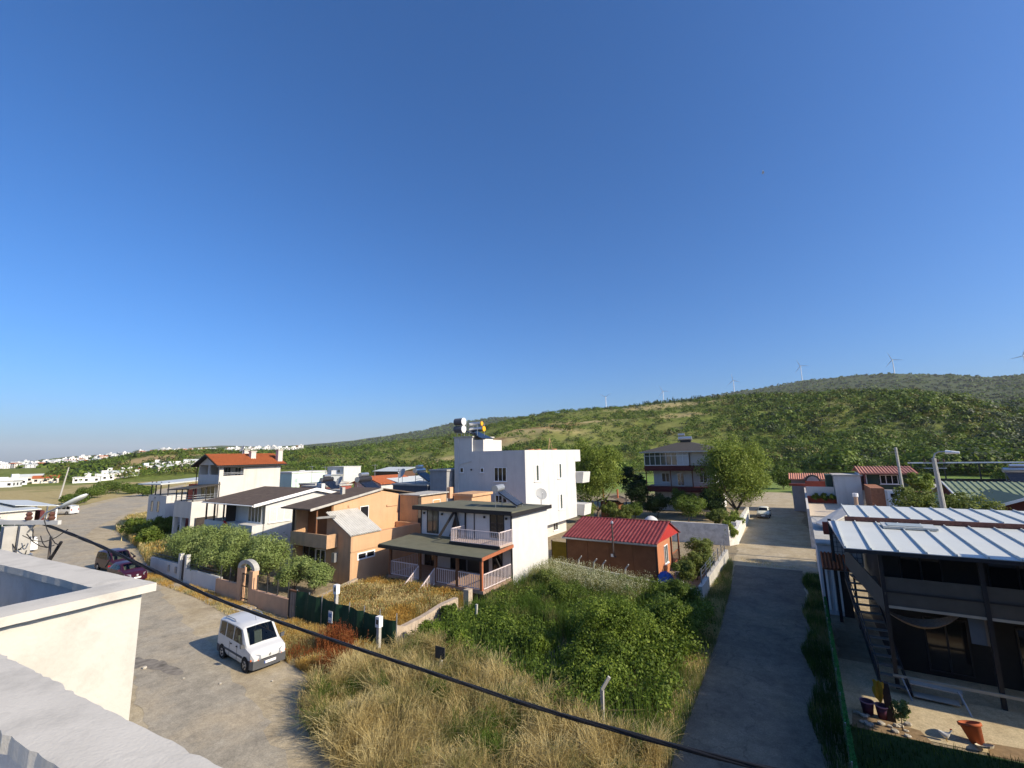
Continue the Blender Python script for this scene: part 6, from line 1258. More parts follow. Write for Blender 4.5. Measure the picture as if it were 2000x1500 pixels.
def cable():
    t = thing('twisted_power_cable', 'thick black twisted overhead cable sagging across the foreground', 'cable', (-7, 4, 7))
    K = np.array([(-14.35, 3.05, 8.38), (-13.3, 3.3, 8.2), (-12.15, 3.5, 8.0), (-8.66, 4.07, 7.37), (-6.96, 4.34, 7.16), (-4.85, 4.5, 7.05), (-2.66, 4.68, 6.93), (-1.34, 4.71, 6.96), (-.57, 4.72, 7.0), (2, 4.8, 7.25), (7, 4.9, 8.0)]); d = np.concatenate([[0], np.cumsum(np.linalg.norm(np.diff(K, axis=0), axis=1))])
    n = 320; s = np.linspace(0, d[-1], n); P = np.stack([np.interp(s, d, K[:, i]) for i in range(3)], 1)
    for _ in range(60): P[1:-1] = .5 * P[1:-1] + .25 * (P[:-2] + P[2:])
    for q in range(4):
        ph = 2 * PI * q / 4; w = s * 2 * PI / 2.4 + ph; r = .015; C = P + np.stack([0 * w, r * np.cos(w), r * np.sin(w)], 1) + np.stack([0 * w, .004 * np.sin(s * 3 + q), .004 * np.cos(s * 2.3 + q)], 1)
        MB().tube([tuple(p) for p in C], .0120, 6).build('strand', mat('cable_sheath', (.018, .018, .02), .45, .1), t, True)
    for x_, dz in ((-12.0, -.35), (-11.2, .12)):
        i = int(np.argmin(abs(P[:, 0] - x_))); p = P[i]; MB().tube([tuple(p), (p[0] + .1, p[1] + .05, p[2] + dz * .5), (p[0] - .05, p[1] + .02, p[2] + dz)], .012, 5).build('loose_end', T_BLACK, t)
    e = thing('street_cable_pole', 'concrete pole outside the right edge carrying the twisted cable', 'utility pole', (7.05, 4.95, 0)); MB().box(6.93, 7.17, 4.85, 5.05, 0, 8.6).build('column', T_CONCP, e); MB().box(6.7, 7.4, 4.9, 5.0, 8.1, 8.2).build('cross_arm', T_STEEL, e)
cable()
def thin_pole(name, label, x, y, h, r, lean=(0, 0), lamp=False, arms=False, m=None):
    t = thing(name, label, 'utility pole', (x, y, 0)); MB().tube([(x, y, 0), (x + lean[0], y + lean[1], h)], r, 8, r * .65).build('column', m or T_CONCP, t); tx, ty = x + lean[0], y + lean[1]
    if lamp: MB().tube([(tx, ty, h), (tx + .1, ty, h + .3), (tx + .3, ty - .2, h + .45), (tx + .8, ty - .4, h + .45)], .05, 6).build('lamp_arm', T_STEEL, t); MB().tube([(tx + .6, ty - .35, h + .42), (tx + .9, ty - .5, h + .4), (tx + 1.25, ty - .6, h + .36)], .14, 8, .08).build('lantern', T_WHITE, t)
    if arms:
        for z in (-.3, -.7): MB().bar((tx - .6, ty, h + z), (tx + .6, ty, h + z), .07).build('cross_arm', T_STEEL, t)
        for k in (-.5, -.2, .2, .5): MB().lathe((tx + k, ty, h - .26), [(.05, 0), (.06, .08), (.03, .2), (0, .2)], 8).build('insulator', mat('brown_porcelain', (.10, .045, .03), .3, .1), t)
    return t
thin_pole('lamp_pole', 'slim concrete pole beside the green tiled house', 7.0, 49.0, 9.6, .14, (-.15, 0))
thin_pole('power_pole', 'thick leaning concrete pole with insulators and lamp in front of the green roof', 8.2, 43.0, 8.8, .2, (-.2, 0), True, True)
thin_pole('leaning_pole', 'pale leaning pole in the dry field on the left', -174, 39.5, 8.6, .22, (.8, .9))
def wires():
    t = thing('overhead_wires', 'thin overhead wires between the poles on the right', 'wires', (8, 60, 8))
    for a, b in (((7.8, 43, 8.2), (7.0, 49, 9.2)), ((7.8, 43, 8.1), (-6.0, 120, 8.0)), ((8.2, 43, 8.2), (40, 48, 8.2)), ((8.1, 43, 8.0), (13.5, 78, 7.5)), ((7.0, 49, 9.3), (-4, 118, 8.3))):
        MB().tube([tuple(np.array(a) * (1 - k) + np.array(b) * k - np.array([0, 0, 1.0 * (k - k * k) * 2])) for k in np.linspace(0, 1, 14)], .012, 4).build('wire', T_BLACK, t)
wires()

# ================================================================== yard things
def bucket(name, label, x, y, r, h, m, rim, lid=None):
    t = thing(name, label, 'bucket', (x, y, 0)); MB().lathe((x, y, .02), [(0, 0), (r * .75, 0), (r, h), (r * .92, h), (r * .7, .03)], 18).build('body', m, t, True); MB().lathe((x, y, .02), [(r, h - .03), (r * 1.07, h - .02), (r * 1.07, h + .015), (r * .93, h + .015)], 18).build('rim', rim, t, True)
    n = 10; MB().tube([(x + r * math.cos(a), y - .03, h + .02 - abs(math.sin(a)) * r * .55) for a in np.linspace(0, PI, n)], .012, 5).build('handle', T_STEEL, t); return t
plum = mat('plum_plastic', (.09, .03, .06), .5, .1); pink = mat('pink_plastic', (.42, .22, .28), .5, .1)
bucket('plum_bucket', 'purple bucket with pink rim, left of the pair by the post', 1.18, 22.15, .21, .42, plum, pink); bucket('plum_bucket', 'purple bucket touching the dark post, right of the pair', 1.6, 22.05, .2, .42, plum, pink)
def post_cloth():
    t = thing('dark_stump_post', 'short dark wooden post with a yellow cloth draped on top', 'post', (1.85, 22.0, 0)); MB().ext([(1.72, 21.9, 0), (1.95, 21.9, 0), (1.95, 22.1, 0), (1.72, 22.1, 0)], (-.08, .05, 1.25)).build('post', mat('tarred_wood', (.05, .035, .03), .8, .2), t)
    rng = np.random.default_rng(2); vs = []; fs = []; n, m = 8, 7
    for i in range(n):
        for j in range(m): a = j / (m - 1); vs.append((1.4 + .3 * i / (n - 1) + .03 * math.sin(5 * a + i), 21.88 + .05 * math.sin(i * 1.7 + 3 * a), 1.32 - a * (.75 - .4 * (i / (n - 1) - .55) ** 2 * 3) + .02 * rng.normal()))
    for i in range(n - 1):
        for j in range(m - 1): fs.append((i * m + j, i * m + j + 1, (i + 1) * m + j + 1, (i + 1) * m + j))
    o = MB().add(vs, fs).build('yellow_cloth', mat('mustard_cloth', (.55, .30, .03), .9, .1)); tag(o, 'mustard yellow cloth hanging off the dark post', 'cloth')
post_cloth()
def terra():
    x, y = 3.98, 21.75; t = thing('terracotta_pot', 'tipped orange terracotta pot by the lawn edge', 'pot', (x, y, .02)); tm = mat('orange_terracotta', (.40, .10, .035), .75, .12)
    o = MB().lathe((x, y, .03), [(0, 0), (.17, 0), (.27, .5), (.31, .5), (.31, .58), (.26, .58), (.24, .5), (.15, .04)], 20).build('body', tm, t, True); t.rotation_euler = (rad(-14), rad(-12), 0)
    MB().lathe((x + .12, y - .35, .03), [(0, 0), (.2, 0), (.24, .06), (.22, .06)], 16).build('saucer', mat('cream_saucer', (.55, .48, .36), .8, .1), t)
    t = thing('white_hen', 'small white hen standing at the lawn edge', 'hen', (3.15, 21.45, 0)); hx, hy = 3.15, 21.45; vs = []; fs = []; prof = [(-.17, .30, .02), (-.12, .26, .06), (-.03, .2, .095), (.06, .21, .085), (.11, .27, .05), (.135, .33, .034), (.16, .37, .03), (.19, .365, .012)]; n = 10
    for s_, z, r in prof:
        for k in range(n): vs.append((hx + s_, hy + r * .75 * math.cos(2 * PI * k / n), z + r * math.sin(2 * PI * k / n)))
    for i in range(len(prof) - 1):
        for k in range(n): fs.append((i * n + k, i * n + (k + 1) % n, (i + 1) * n + (k + 1) % n, (i + 1) * n + k))
    MB().add(vs, fs).build('body', mat('hen_white', (.7, .68, .62), .9, .08), t, True); MB().box(hx + .13, hx + .19, hy - .006, hy + .006, .385, .43).build('comb', mat('hen_red', (.5, .03, .02), .7, .1), t); MB().box(hx + .185, hx + .22, hy - .006, hy + .006, .35, .365).build('beak', mat('hen_yellow', (.6, .35, .05), .6, .1), t)
    for s in (-1, 1): MB().tube([(hx + .02, hy + .04 * s, .02), (hx, hy + .04 * s, .16)], .008, 5).build('leg', mat('hen_yellow', (.6, .35, .05), .6, .1), t)
terra()
def stones():
    rng = np.random.default_rng(12); m = mat('pale_stone', (.44, .40, .33), .95, .2, 6, .5, 20)
    spots = [(.75 + 1.6 * rng.random(), 21.1 + .9 * rng.random(), .05 + .06 * rng.random()) for _ in range(16)] + [(-16.4 + 1.6 * rng.random(), 11.6 + 1.2 * rng.random(), .09 + .16 * rng.random()) for _ in range(9)] + [(-14.4, 10.9, .2), (-13.6, 10.7, .16), (-27.2, 9.9, .1), (-20.6, 12.3, .05), (-22.4, 11.0, .06), (-24.4, 10.4, .05)]
    for i, (x, y, r) in enumerate(spots):
        vs = []; fs = []; n = 7
        for a, rr in ((-.4, .8), (.1, 1.0), (.55, .75)):
            for k in range(n): th = 2 * PI * k / n; q = r * rr * (.8 + .4 * rng.random()); vs.append((x + q * math.cos(th) * 1.2, y + q * math.sin(th), .02 + r * (a + .4) * (.8 + .3 * rng.random())))
        for j in range(2):
            for k in range(n): fs.append((j * n + k, j * n + (k + 1) % n, (j + 1) * n + (k + 1) % n, (j + 1) * n + k))
        fs.append(tuple(range(2 * n, 3 * n))); o = MB().add(vs, fs).build('stone', m)
        if i < 16: tag(o, 'pale rubble stone in the flower bed by the purple buckets', 'stone', 'stones in the flower bed')
        else: tag(o, 'pale loose stone at the edge of the road and dry grass', 'stone', 'stones along the road')
stones()
def blue_barrel():
    t = thing('blue_tarp_heap', 'bright blue tarp over a bin at the corner of the cabin', 'tarp', (-9.2, 35.2, 0)); rng = np.random.default_rng(3); vs = []; fs = []; n = 14; prof = [(.62, 0), (.6, .3), (.5, .62), (.36, .82), (.12, .9)]
    for r, z in prof:
        for k in range(n): q = r * (1 + .16 * math.sin(3 * 2 * PI * k / n + z * 4) + .05 * rng.normal()); vs.append((-9.2 + q * math.cos(2 * PI * k / n), 35.2 + q * .8 * math.sin(2 * PI * k / n), z + .03 * rng.normal()))
    for i in range(len(prof) - 1):
        for k in range(n): fs.append((i * n + k, i * n + (k + 1) % n, (i + 1) * n + (k + 1) % n, (i + 1) * n + k))
    fs.append(tuple(range((len(prof) - 1) * n, len(prof) * n))); MB().add(vs, fs).build('sheet', mat('blue_tarp', (.02, .09, .36), .5, .15), t)
    MB().lathe((-8.4, 35.9, 0), [(.3, 0), (.3, .7), (.27, .8), (0, .8)], 12).build('grey_bin', mat('grey_sack', (.4, .4, .42), .8, .2), t)
blue_barrel()
def yellow_sheet():
    t = thing('yellow_hoarding', 'mustard yellow sheet leaning beside the cabin', 'hoarding', (-18.9, 36.6, 0)); MB().box(-19.3, -17.7, 36.6, 36.68, .1, 2.0).build('sheet', mat('mustard_sheet', (.42, .27, .02), .7, .2), t); MB().box(-19.35, -19.28, 36.58, 36.7, 0, 2.1).build('post', T_WOOD, t)
yellow_sheet()
# left roadside building with white roofs, fence panels
def left_building():
    t = thing('low_white_building', 'long low building with sagging white roof sheets beside the left road', 'building', (-118, 17, 0))
    MB().box(-150, -104, 8, 21, 0, 2.5).build('wall', W_CREAM, t)
    MB().slab((-150.5, 7.5, 2.75), (-103.5, 7.5, 2.6), (-103.5, 21.6, 2.65), (-150.5, 21.6, 3.0), .15).build('roof', R_WHITE, t); MB().slab((-130, 19.6, 3.25), (-109, 19.6, 3.1), (-109, 25, 2.5), (-130, 25, 2.7), .08).build('canopy', R_WHITE, t)
    for x in (-129, -122, -115, -109.5): MB().box(x - .1, x + .1, 24.6, 24.8, 0, 2.6).build('canopy_post', T_WHITE, t)
    c = MB().box(-139, -137.9, 20, 21, 2.8, 5.0).build('chimney', W_WHITE, t)
    MB().box(-108.6, -104.5, 21.7, 22.2, 0, 2.2).build('maroon_panel', W_MAROON, t)
left_building()
def net_fence():
    t = thing('white_pipe_fence', 'white pipe fence hung with green net on the left roadside', 'fence', (-95, 15.5, 0))
    for x in (-104, -100, -96, -92, -88): MB().box(x - .06, x + .06, 17.2 + (x + 88) * .12, 17.32 + (x + 88) * .12, 0, 2.0).build('post', T_WHITE, t)
    MB().bar((-104, 15.3, 2.0), (-88, 17.25, 2.0), .12).build('top_rail', T_WHITE, t)
    MB().ext([(-104, 15.36, .3), (-88, 17.28, .3), (-88, 17.28, 1.85), (-104, 15.36, 1.85)], (0, .03, 0)).build('net', mat('green_net', (.03, .10, .035), .9, .3), t); MB().ext([(-104, 15.2, 0), (-88, 17.1, 0), (-88, 17.1, .35), (-104, 15.2, .35)], (0, .2, 0)).build('kerb', W_CREAM, t)
net_fence()
def white_bin():
    t = thing('white_bin', 'white waste container standing on the road edge by the pole', 'container', (-74, 14.9, 0)); MB().ext([(-74.7, 14.4, .25), (-73.3, 14.4, .25), (-73.2, 14.3, 1.35), (-74.8, 14.3, 1.35)], (0, 1.0, 0)).build('body', T_WHITE, t); MB().ext([(-74.8, 14.3, 1.37), (-73.2, 14.3, 1.37), (-73.3, 14.7, 1.55), (-74.7, 14.7, 1.55)], (0, .6, 0)).build('lid', T_WHITE, t)
    for x in (-74.6, -73.4): MB().tube([(x, 14.5, .12), (x + .08, 14.5, .12)], .12, 8).build('wheel', T_BLACK, t)
white_bin()
def orange_buoys():
    for i, (x, lab) in enumerate(((-139.5, 'orange float on the white roof, left one'), (-137.8, 'orange float on the white roof, right one'))):
        o = MB().lathe((x - 8, 21.0, 2.95), [(0, 0), (.6, .15), (.85, .6), (.6, 1.1), (.1, 1.3), (0, 1.3)], 12).build('orange_float', mat('orange_rubber', (.65, .14, .02), .6, .1), None, True); tag(o, lab, 'float')
orange_buoys()
def gull():
    d = np.array(pix_dir(1490, 338)); a, tn = d; r = 85.0; p = (r * math.sin(a), r * math.cos(a), CAM_H + tn * r); t = thing('gull', 'pale gull gliding high in the blue sky', 'bird', p); m = mat('gull_grey', (.5, .5, .52), .8, .1)
    vs = []; fs = []; prof = [(-.24, .01), (-.15, .045), (0, .075), (.12, .06), (.2, .035), (.25, .01)]; n = 8
    for s_, q in prof:
        for k in range(n): vs.append((p[0] + s_, p[1] + q * math.cos(2 * PI * k / n), p[2] + q * math.sin(2 * PI * k / n)))
    for i in range(len(prof) - 1):
        for k in range(n): fs.append((i * n + k, i * n + (k + 1) % n, (i + 1) * n + (k + 1) % n, (i + 1) * n + k))
    MB().add(vs, fs).build('body', m, t, True)
    for s in (-1, 1): MB().ext([(p[0] + .1, p[1] + .04 * s, p[2] + .02), (p[0] + .16, p[1] + .32 * s, p[2] + .16), (p[0] - .08, p[1] + .72 * s, p[2] + .12), (p[0] + .0, p[1] + .32 * s, p[2] + .14), (p[0] - .08, p[1] + .04 * s, p[2] + .02)], (0, 0, .015)).build('wing', m, t)
gull()
# ================================================================== plants
L_OLIVE = leafmat('olive_leaves', (.085, .12, .032), (.20, .26, .072), (.33, .385, .145), .3, .9)
L_GREEN = leafmat('green_leaves', (.035, .06, .010), (.105, .16, .024), (.21, .265, .045), .4, .8)
L_BRIGHT = leafmat('plane_leaves', (.07, .105, .016), (.20, .26, .04), (.38, .42, .10), .45, .7)
L_DARK = leafmat('dark_leaves', (.012, .028, .008), (.03, .06, .014), (.055, .09, .02), .3, .8)
L_BRAMBLE = leafmat('bramble_leaves', (.03, .055, .008), (.125, .19, .022), (.29, .355, .055), .4, .9)
L_MIX = leafmat('shrub_leaves', (.06, .08, .018), (.14, .18, .035), (.26, .29, .08), .4, .8)
G_STRAW = leafmat('straw_grass', (.32, .24, .09), (.54, .43, .19), (.70, .60, .32), .35, .6, .8)
G_GOLD = leafmat('golden_grass', (.30, .16, .035), (.48, .30, .07), (.60, .44, .15), .35, .7, .8)
G_RUST = leafmat('rusty_dock', (.12, .03, .012), (.24, .07, .02), (.32, .13, .04), .3, .9, .8)
G_OLIVE = leafmat('olive_grass', (.13, .125, .04), (.24, .23, .08), (.36, .33, .14), .4, .7, .8)
G_GREEN = leafmat('green_grass', (.045, .085, .012), (.10, .17, .025), (.18, .25, .05), .45, .7, .7)
G_LAWN = leafmat('lawn_grass', (.02, .055, .010), (.035, .085, .015), (.06, .12, .025), .35, .9, .7)
BARK = mat('tree_bark', (.11, .085, .065), .95, .25, 8, .6, 30)
def trunk(t, x, y, h, r, lean, nb, spread, seed, z0=0.0):
    rng = np.random.default_rng(seed); top = (x + lean[0], y + lean[1], z0 + h)
    MB().tube([(x, y, z0 - .05), (x + lean[0] * .3, y + lean[1] * .2, z0 + h * .4), top], r, 9, r * .6).build('trunk', BARK, t)
    for k in range(nb):
        a = 2 * PI * k / nb + rng.random(); q = spread * (.6 + .4 * rng.random()); MB().tube([top, (top[0] + q * .5 * math.cos(a), top[1] + q * .5 * math.sin(a), top[2] + spread * .45), (top[0] + q * math.cos(a), top[1] + q * math.sin(a), top[2] + spread * (.6 + .5 * rng.random()))], r * .5, 6, r * .15).build('limb', BARK, t)
def tree(name, label, x, y, h, cr, lm, leaf=.16, blobs=22, K=420, seed=1, trunk_h=None, tr=.14, squash=.85, group=None, z0=0.0, cz=None, stretch=1.0, cat='tree', crownname='crown', lean=(.1, .1)):
    """tapered trunk with limbs and a crown of leaves gathered in many uneven clumps"""
    rng = np.random.default_rng(seed); t = thing(name, label, cat, (x, y, z0), group); th = trunk_h if trunk_h is not None else h * .38
    if th > .25: trunk(t, x, y, th, tr, lean, 5, cr * .75, seed, z0)
    ch = (h - th * .75) / 2; c0 = np.array([x + lean[0], y + lean[1], z0 + h - ch]); d = unit(rng.normal(size=(blobs, 3))); rr = rng.random((blobs, 1)) ** .45
    C = c0 + d * rr * np.array([cr * .78, cr * .78, ch * .78]); R_ = cr * (.26 + .2 * rng.random(blobs)) * (1.1 - .25 * rr[:, 0]); R_ *= np.where(d[:, 2] > .5, .85, 1.0)
    Q = blob_leaves(C, R_, K, leaf, rng, squash, .45, -.75, .55); extra = blob_leaves(c0[None] + 0 * C[:1], np.array([cr * .8]), K * 2, leaf, rng, ch / cr, .3, -.9, .55)
    quadmesh(crownname, np.concatenate([Q, extra]), lm, t); return t
# olive trees behind the white and peach walls
ol = [(-48.6, 20.6, 4.0, 1.9, 'first olive tree from the left behind the white garden wall'), (-45.8, 20.0, 4.2, 2.1, 'second olive tree from the left over the white wall gate'), (-42.6, 20.2, 4.4, 2.3, 'third olive tree, largest crown behind the white garden wall'), (-39.4, 20.0, 4.1, 2.1, 'fourth olive tree at the right end of the white wall'), (-36.2, 20.8, 4.3, 2.0, 'fifth olive tree behind the peach wall, tallest near the orange house')]
for i, (x, y, h, r, lab) in enumerate(ol): tree('olive_tree', lab, x, y, h, r * 1.25, L_OLIVE, .125, 34, 520, 20 + i, .9, .13, .85, 'olive trees along the garden walls', lean=(.15, -.1))
tree('olive_tree', 'small rounded olive right of the arched gateway', -32.3, 20.4, 2.9, 1.5, L_OLIVE, .11, 22, 420, 31, .35, .07, group='olive trees along the garden walls'); tree('olive_tree', 'small olive bush nearest the orange house doors', -30.6, 20.9, 2.8, 1.35, L_OLIVE, .11, 20, 420, 32, .35, .07, group='olive trees along the garden walls')
# big trees
tree('plane_tree', 'large pale green tree overhanging the side street beside the villa', -8.3, 71.5, 12.9, 5.6, L_BRIGHT, .26, 54, 520, 41, 1.2, .3, .9)
tree('tall_tree', 'tall bright green tree right behind the white block', -26.4, 65, 13.4, 4.6, L_BRIGHT, .26, 44, 460, 42, 1.0, .24, 1.0)
tree('dark_bush_tree', 'dark rounded tree in the gap left of the villa', -27.3, 84, 7.2, 3.2, L_DARK, .34, 22, 260, 43, 1.5, .2)
tree('garden_tree', 'feathery green tree in front of the villa ground floor', -13.4, 64.5, 3.9, 2.6, L_GREEN, .22, 22, 300, 44, 1.0, .12); tree('garden_tree', 'dark leafy tree under the plane tree by the villa', -10.6, 68.5, 3.6, 1.8, L_DARK, .22, 18, 260, 45, 1.2, .12)
for i, (x, y, h, r, m, lab) in enumerate(((-26.2, 60.0, 3.2, 1.7, L_BRIGHT, 'yellow green shrub at the foot of the white block'), (-23.2, 62.0, 3.0, 1.5, L_MIX, 'tall shrub in front of the barbecue hut'), (-20.6, 60.5, 2.8, 1.3, L_MIX, 'small conical shrub right of the barbecue hut'), (-28.5, 58.5, 5.0, 1.9, L_GREEN, 'dense green shrub hugging the far corner of the white block'))): tree('garden_shrub', lab, x, y, h, r, m, .2, 16, 260, 50 + i, .4, .06, group='shrubs around the barbecue hut', cat='shrub', crownname='foliage')
for i, (x, y, h, r, lab) in enumerate(((-8.0, 35.2, 1.9, 1.1, 'leafy shrub at the front corner of the cabin garden'), (-7.5, 37.6, 2.2, 1.2, 'second shrub along the cabin garden fence'), (-7.6, 40.2, 2.3, 1.3, 'third shrub along the cabin garden fence'), (-8.4, 43.0, 2.4, 1.3, 'shrub at the far end of the cabin garden'))): tree('cabin_shrub', lab, x, y, h, r, L_MIX, .13, 16, 280, 60 + i, .3, .05, group='shrubs in the cabin garden', cat='shrub', crownname='foliage')
for i, (x, y, h, r, m, lab) in enumerate(((-31.5, 74, 10.0, 3.4, L_GREEN, 'leafy tree behind the left side of the tall bright tree'), (-23.6, 77, 5.2, 2.6, L_DARK, 'dark tree beside the side canopy of the villa'), (-18.6, 69.0, 3.6, 2.2, L_DARK, 'dark shrub mass before the left ground floor of the villa'), (-15.8, 72.5, 4.2, 2.3, L_GREEN, 'green garden tree against the villa front'), (-11.8, 73.5, 4.4, 2.0, L_DARK, 'dark evergreen at the right front of the villa'), (-21.2, 66.5, 2.6, 1.5, L_GREEN, 'low green shrub right of the hut roof'), (-9.6, 63.5, 2.4, 1.4, L_MIX, 'rounded shrub inside the street wall'))): tree('villa_garden_tree', lab, x, y, h, r, m, .22, 22, 320, 150 + i, .6, .1, group='trees in the villa garden')
tree('wall_creeper', 'green creeper spilling over the end of the whitewashed wall', -7.2, 52.6, 2.6, 1.1, L_BRIGHT, .16, 14, 260, 66, .3, .05, cat='creeper', crownname='foliage'); tree('roadside_bush', 'yellow green bush on the street wall below the plane tree', -7.4, 60.5, 2.9, 1.3, L_BRIGHT, .18, 14, 260, 67, .3, .05, cat='bush', crownname='foliage')
tree('roadside_bush', 'green bush at the far end of the side street', -4.0, 128, 5.5, 4.2, L_GREEN, .36, 24, 240, 68, .5, .1, cat='bush', crownname='foliage'); tree('roadside_bush', 'low bush right of the street end', 3.0, 120, 4.0, 3.0, L_GREEN, .32, 18, 220, 69, .4, .1, cat='bush', crownname='foliage')
tree('wall_bush', 'dark green bush left of the thick concrete pole', 6.9, 46.5, 6.9, 2.0, L_MIX, .17, 24, 340, 70, 2.0, .12, cat='bush', crownname='foliage'); tree('wall_bush', 'light green bush right of the thick concrete pole', 10.2, 46.8, 7.1, 2.3, L_MIX, .17, 26, 340, 71, 2.0, .12, cat='bush', crownname='foliage'); tree('vine_tree', 'bright green tree between the two concrete poles', 10.2, 62.5, 7.6, 1.6, L_BRIGHT, .22, 18, 260, 72, 3.6, .12)
tree('walnut_tree', 'pale green tree behind the green metal roof on the right edge', 27.5, 78, 9.4, 4.0, L_BRIGHT, .32, 30, 300, 73, 3.0, .22); tree('walnut_tree', 'yellow green tree right of the double drum heater', 25.5, 92, 8.0, 3.6, L_BRIGHT, .32, 26, 260, 74, 2.6, .22)
for i, (x, y, h, r, lab) in enumerate(((-71.8, 23.6, 2.9, 2.0, 'dense green shrub left of the white garden wall, nearer the road'), (-68.0, 24.8, 3.2, 2.1, 'dense green shrub against the porch of the tiled house'), (-63.8, 22.4, 2.4, 1.5, 'shrub at the left end of the white garden wall'))): tree('verge_shrub', lab, x, y, h, r, L_GREEN, .2, 20, 320, 80 + i, .3, .05, group='shrubs beside the left verge', cat='shrub', crownname='foliage')
for i, (x, y, h, r, lab) in enumerate(((-168, 44.5, 3.4, 4.2, 'long green bush clump in the dry field by the road'), (-186, 53, 3.6, 4.8, 'tall green bush clump farthest left in the dry field'), (-176, 56, 3.2, 3.4, 'rounded bush left of the canopy house in the dry field'), (-160, 53.5, 3.0, 3.6, 'bush in the dry field behind the canopy house'), (-150, 36.5, 2.2, 3.0, 'low bush at the road bend'))): tree('field_bush', lab, x, y, h, r, L_GREEN, .34, 20, 200, 90 + i, .3, .08, group='bushes in the dry field', cat='bush', crownname='foliage')
tree('potted_olive', 'tiny olive sapling planted in the flower bed', 2.05, 21.45, 1.05, .34, L_OLIVE, .09, 12, 60, 99, .42, .02, cat='sapling', lean=(0, 0))
# spindly plants on the terrace
for i, (x, y, lab) in enumerate(((2.0, 66.2, 'green potted shrub along the terrace parapet, left one'), (2.8, 66.2, 'green potted shrub along the terrace parapet, right one'), (1.2, 66.2, 'green potted palm on the terrace'))): tree('terrace_plant', lab, x, y, 1.3, .55, L_GREEN, .14, 10, 90, 110 + i, .4, .03, group='plants on the terrace', z0=3.1, cat='plant', lean=(0, 0), crownname='foliage')

# ---------------------------------------------------------------- the overgrown plot and verges
PLOT = [(-17.9, 18.0), (-12.6, 17.2), (-9.2, 16.2), (-4.9, 15.0), (-5.4, 30.0), (-6.6, 31.4), (-18.0, 33.9), (-17.9, 25)]
FRONT = [(-19.4, 13.6), (-17.5, 11.6), (-13.2, 10.3), (-9, 9.6), (-4.6, 9.4), (-4.6, 15.4), (-9.2, 16.5), (-12.6, 17.6), (-17.6, 18.2), (-17.4, 16.6), (-18.2, 15.2)]
GOLD = [(-26.6, 17.5), (-19.7, 17.7), (-19.4, 24.7), (-27.6, 24.6), (-28.2, 23.6)]
rg = np.random.default_rng(21)
def z3(p, z=0.0): return np.concatenate([p, np.full((len(p), 1), z)], 1)
def plot_shrubs():
    """bramble thickets: many small leafy mounds; taller where the photo shows the big thicket"""
    t = thing('bramble_thicket', 'sprawling bright green bramble and vine thicket filling the empty plot', 'thicket', (-11, 25, 0)); P = poly_sample(PLOT, 760, rg); n = vnoise(P[:, 0], P[:, 1], .55, 3)
    keep = (n > .30) & ~((P[:, 0] > -12.2) & (P[:, 0] < -9.9) & (P[:, 1] > 18.6) & (P[:, 1] < 22.4)) & ~((P[:, 0] < -11) & (P[:, 1] > 22.5) & (rg.random(len(P)) < .6)); P = P[keep]; n = n[keep]; big = np.exp(-(((P[:, 0] + 8.2) / 2.4) ** 2 + ((P[:, 1] - 21.5) / 3.0) ** 2)); big2 = np.exp(-(((P[:, 0] + 7.0) / 1.3) ** 2 + ((P[:, 1] - 25.5) / 2.0) ** 2)); lowfront = np.clip((P[:, 1] - 17.0) / 3, .35, 1)
    hole = np.exp(-(((P[:, 0] + 10.3) / 1.2) ** 2 + ((P[:, 1] - 20.6) / 1.5) ** 2)); h = (.15 + 1.0 * np.clip(n * 1.5 - .35, 0, 1.2) * lowfront + 1.6 * big + 1.0 * big2) * (1 - .85 * hole); R_ = .45 + .4 * rg.random(len(P)); C = np.concatenate([P, (h * .62)[:, None]], 1)
    Q1 = blob_leaves(C, R_, 150, .13, rg, 1.0, .5, -.3, .6); m1 = rg.random(len(Q1)) < .3
    quadmesh('foliage', Q1, L_BRAMBLE, t, np.where(m1, 1, 0), [L_BRAMBLE, L_GREEN])
    P2 = poly_sample(PLOT, 9000, rg); hh = .6 + .7 * rg.random(9000); quadmesh('tall_weeds', blades(z3(P2), hh, .016, .22, rg), G_GREEN, t)
    # pale flowering umbels by the cabin wall
    P3 = poly_sample([(-17.6, 29), (-9.5, 28), (-9, 31.2), (-17.6, 33.3)], 5200, rg); h3 = .8 + .9 * rg.random(5200); q = blades(z3(P3), h3, .012, .2, rg); quadmesh('flower_stems', q, G_OLIVE, t)
    tips = q[:, 2][rg.random(len(q)) < .8]; U = np.repeat(tips, 4, 0) + rg.normal(size=(len(tips) * 4, 3)) * .05; quadmesh('flower_heads', leaf_quads(U, np.tile([0, 0, 1.], (len(U), 1)), .05, .9, rg, .4), leafmat('umbel_flowers', (.30, .30, .14), (.5, .5, .3), (.6, .6, .42), .3, 1.0), t)
plot_shrubs()
for i, (x, y, h, r, m, lab) in enumerate(((-8.2, 21.0, 3.3, 1.9, L_BRAMBLE, 'tallest bramble dome in the middle right of the overgrown plot'), (-6.4, 24.4, 2.4, 1.4, L_BRAMBLE, 'bramble dome leaning toward the side street'), (-11.6, 19.8, 1.5, .9, L_BRAMBLE, 'small bright bush left of the dark hollow'), (-13.4, 26.5, 1.7, 1.6, L_GREEN, 'broad green bush below the chalet corner'), (-7.0, 29.2, 1.9, 1.5, L_GREEN, 'shaded bush by the cabin wall corner'), (-15.8, 29.0, 1.8, 1.5, L_MIX, 'grey green bush beside the white chalet wall'), (-10.6, 30.4, 1.5, 1.3, L_MIX, 'weedy bush in front of the cabin panels'), (-7.6, 18.2, 1.4, 1.1, L_BRAMBLE, 'bramble mound at the front right of the plot'))): tree('plot_bush', lab, x, y, h, r, m, .095, 30, 460, 200 + i, .15, .04, group='bushes of the overgrown plot', cat='bush', crownname='foliage')
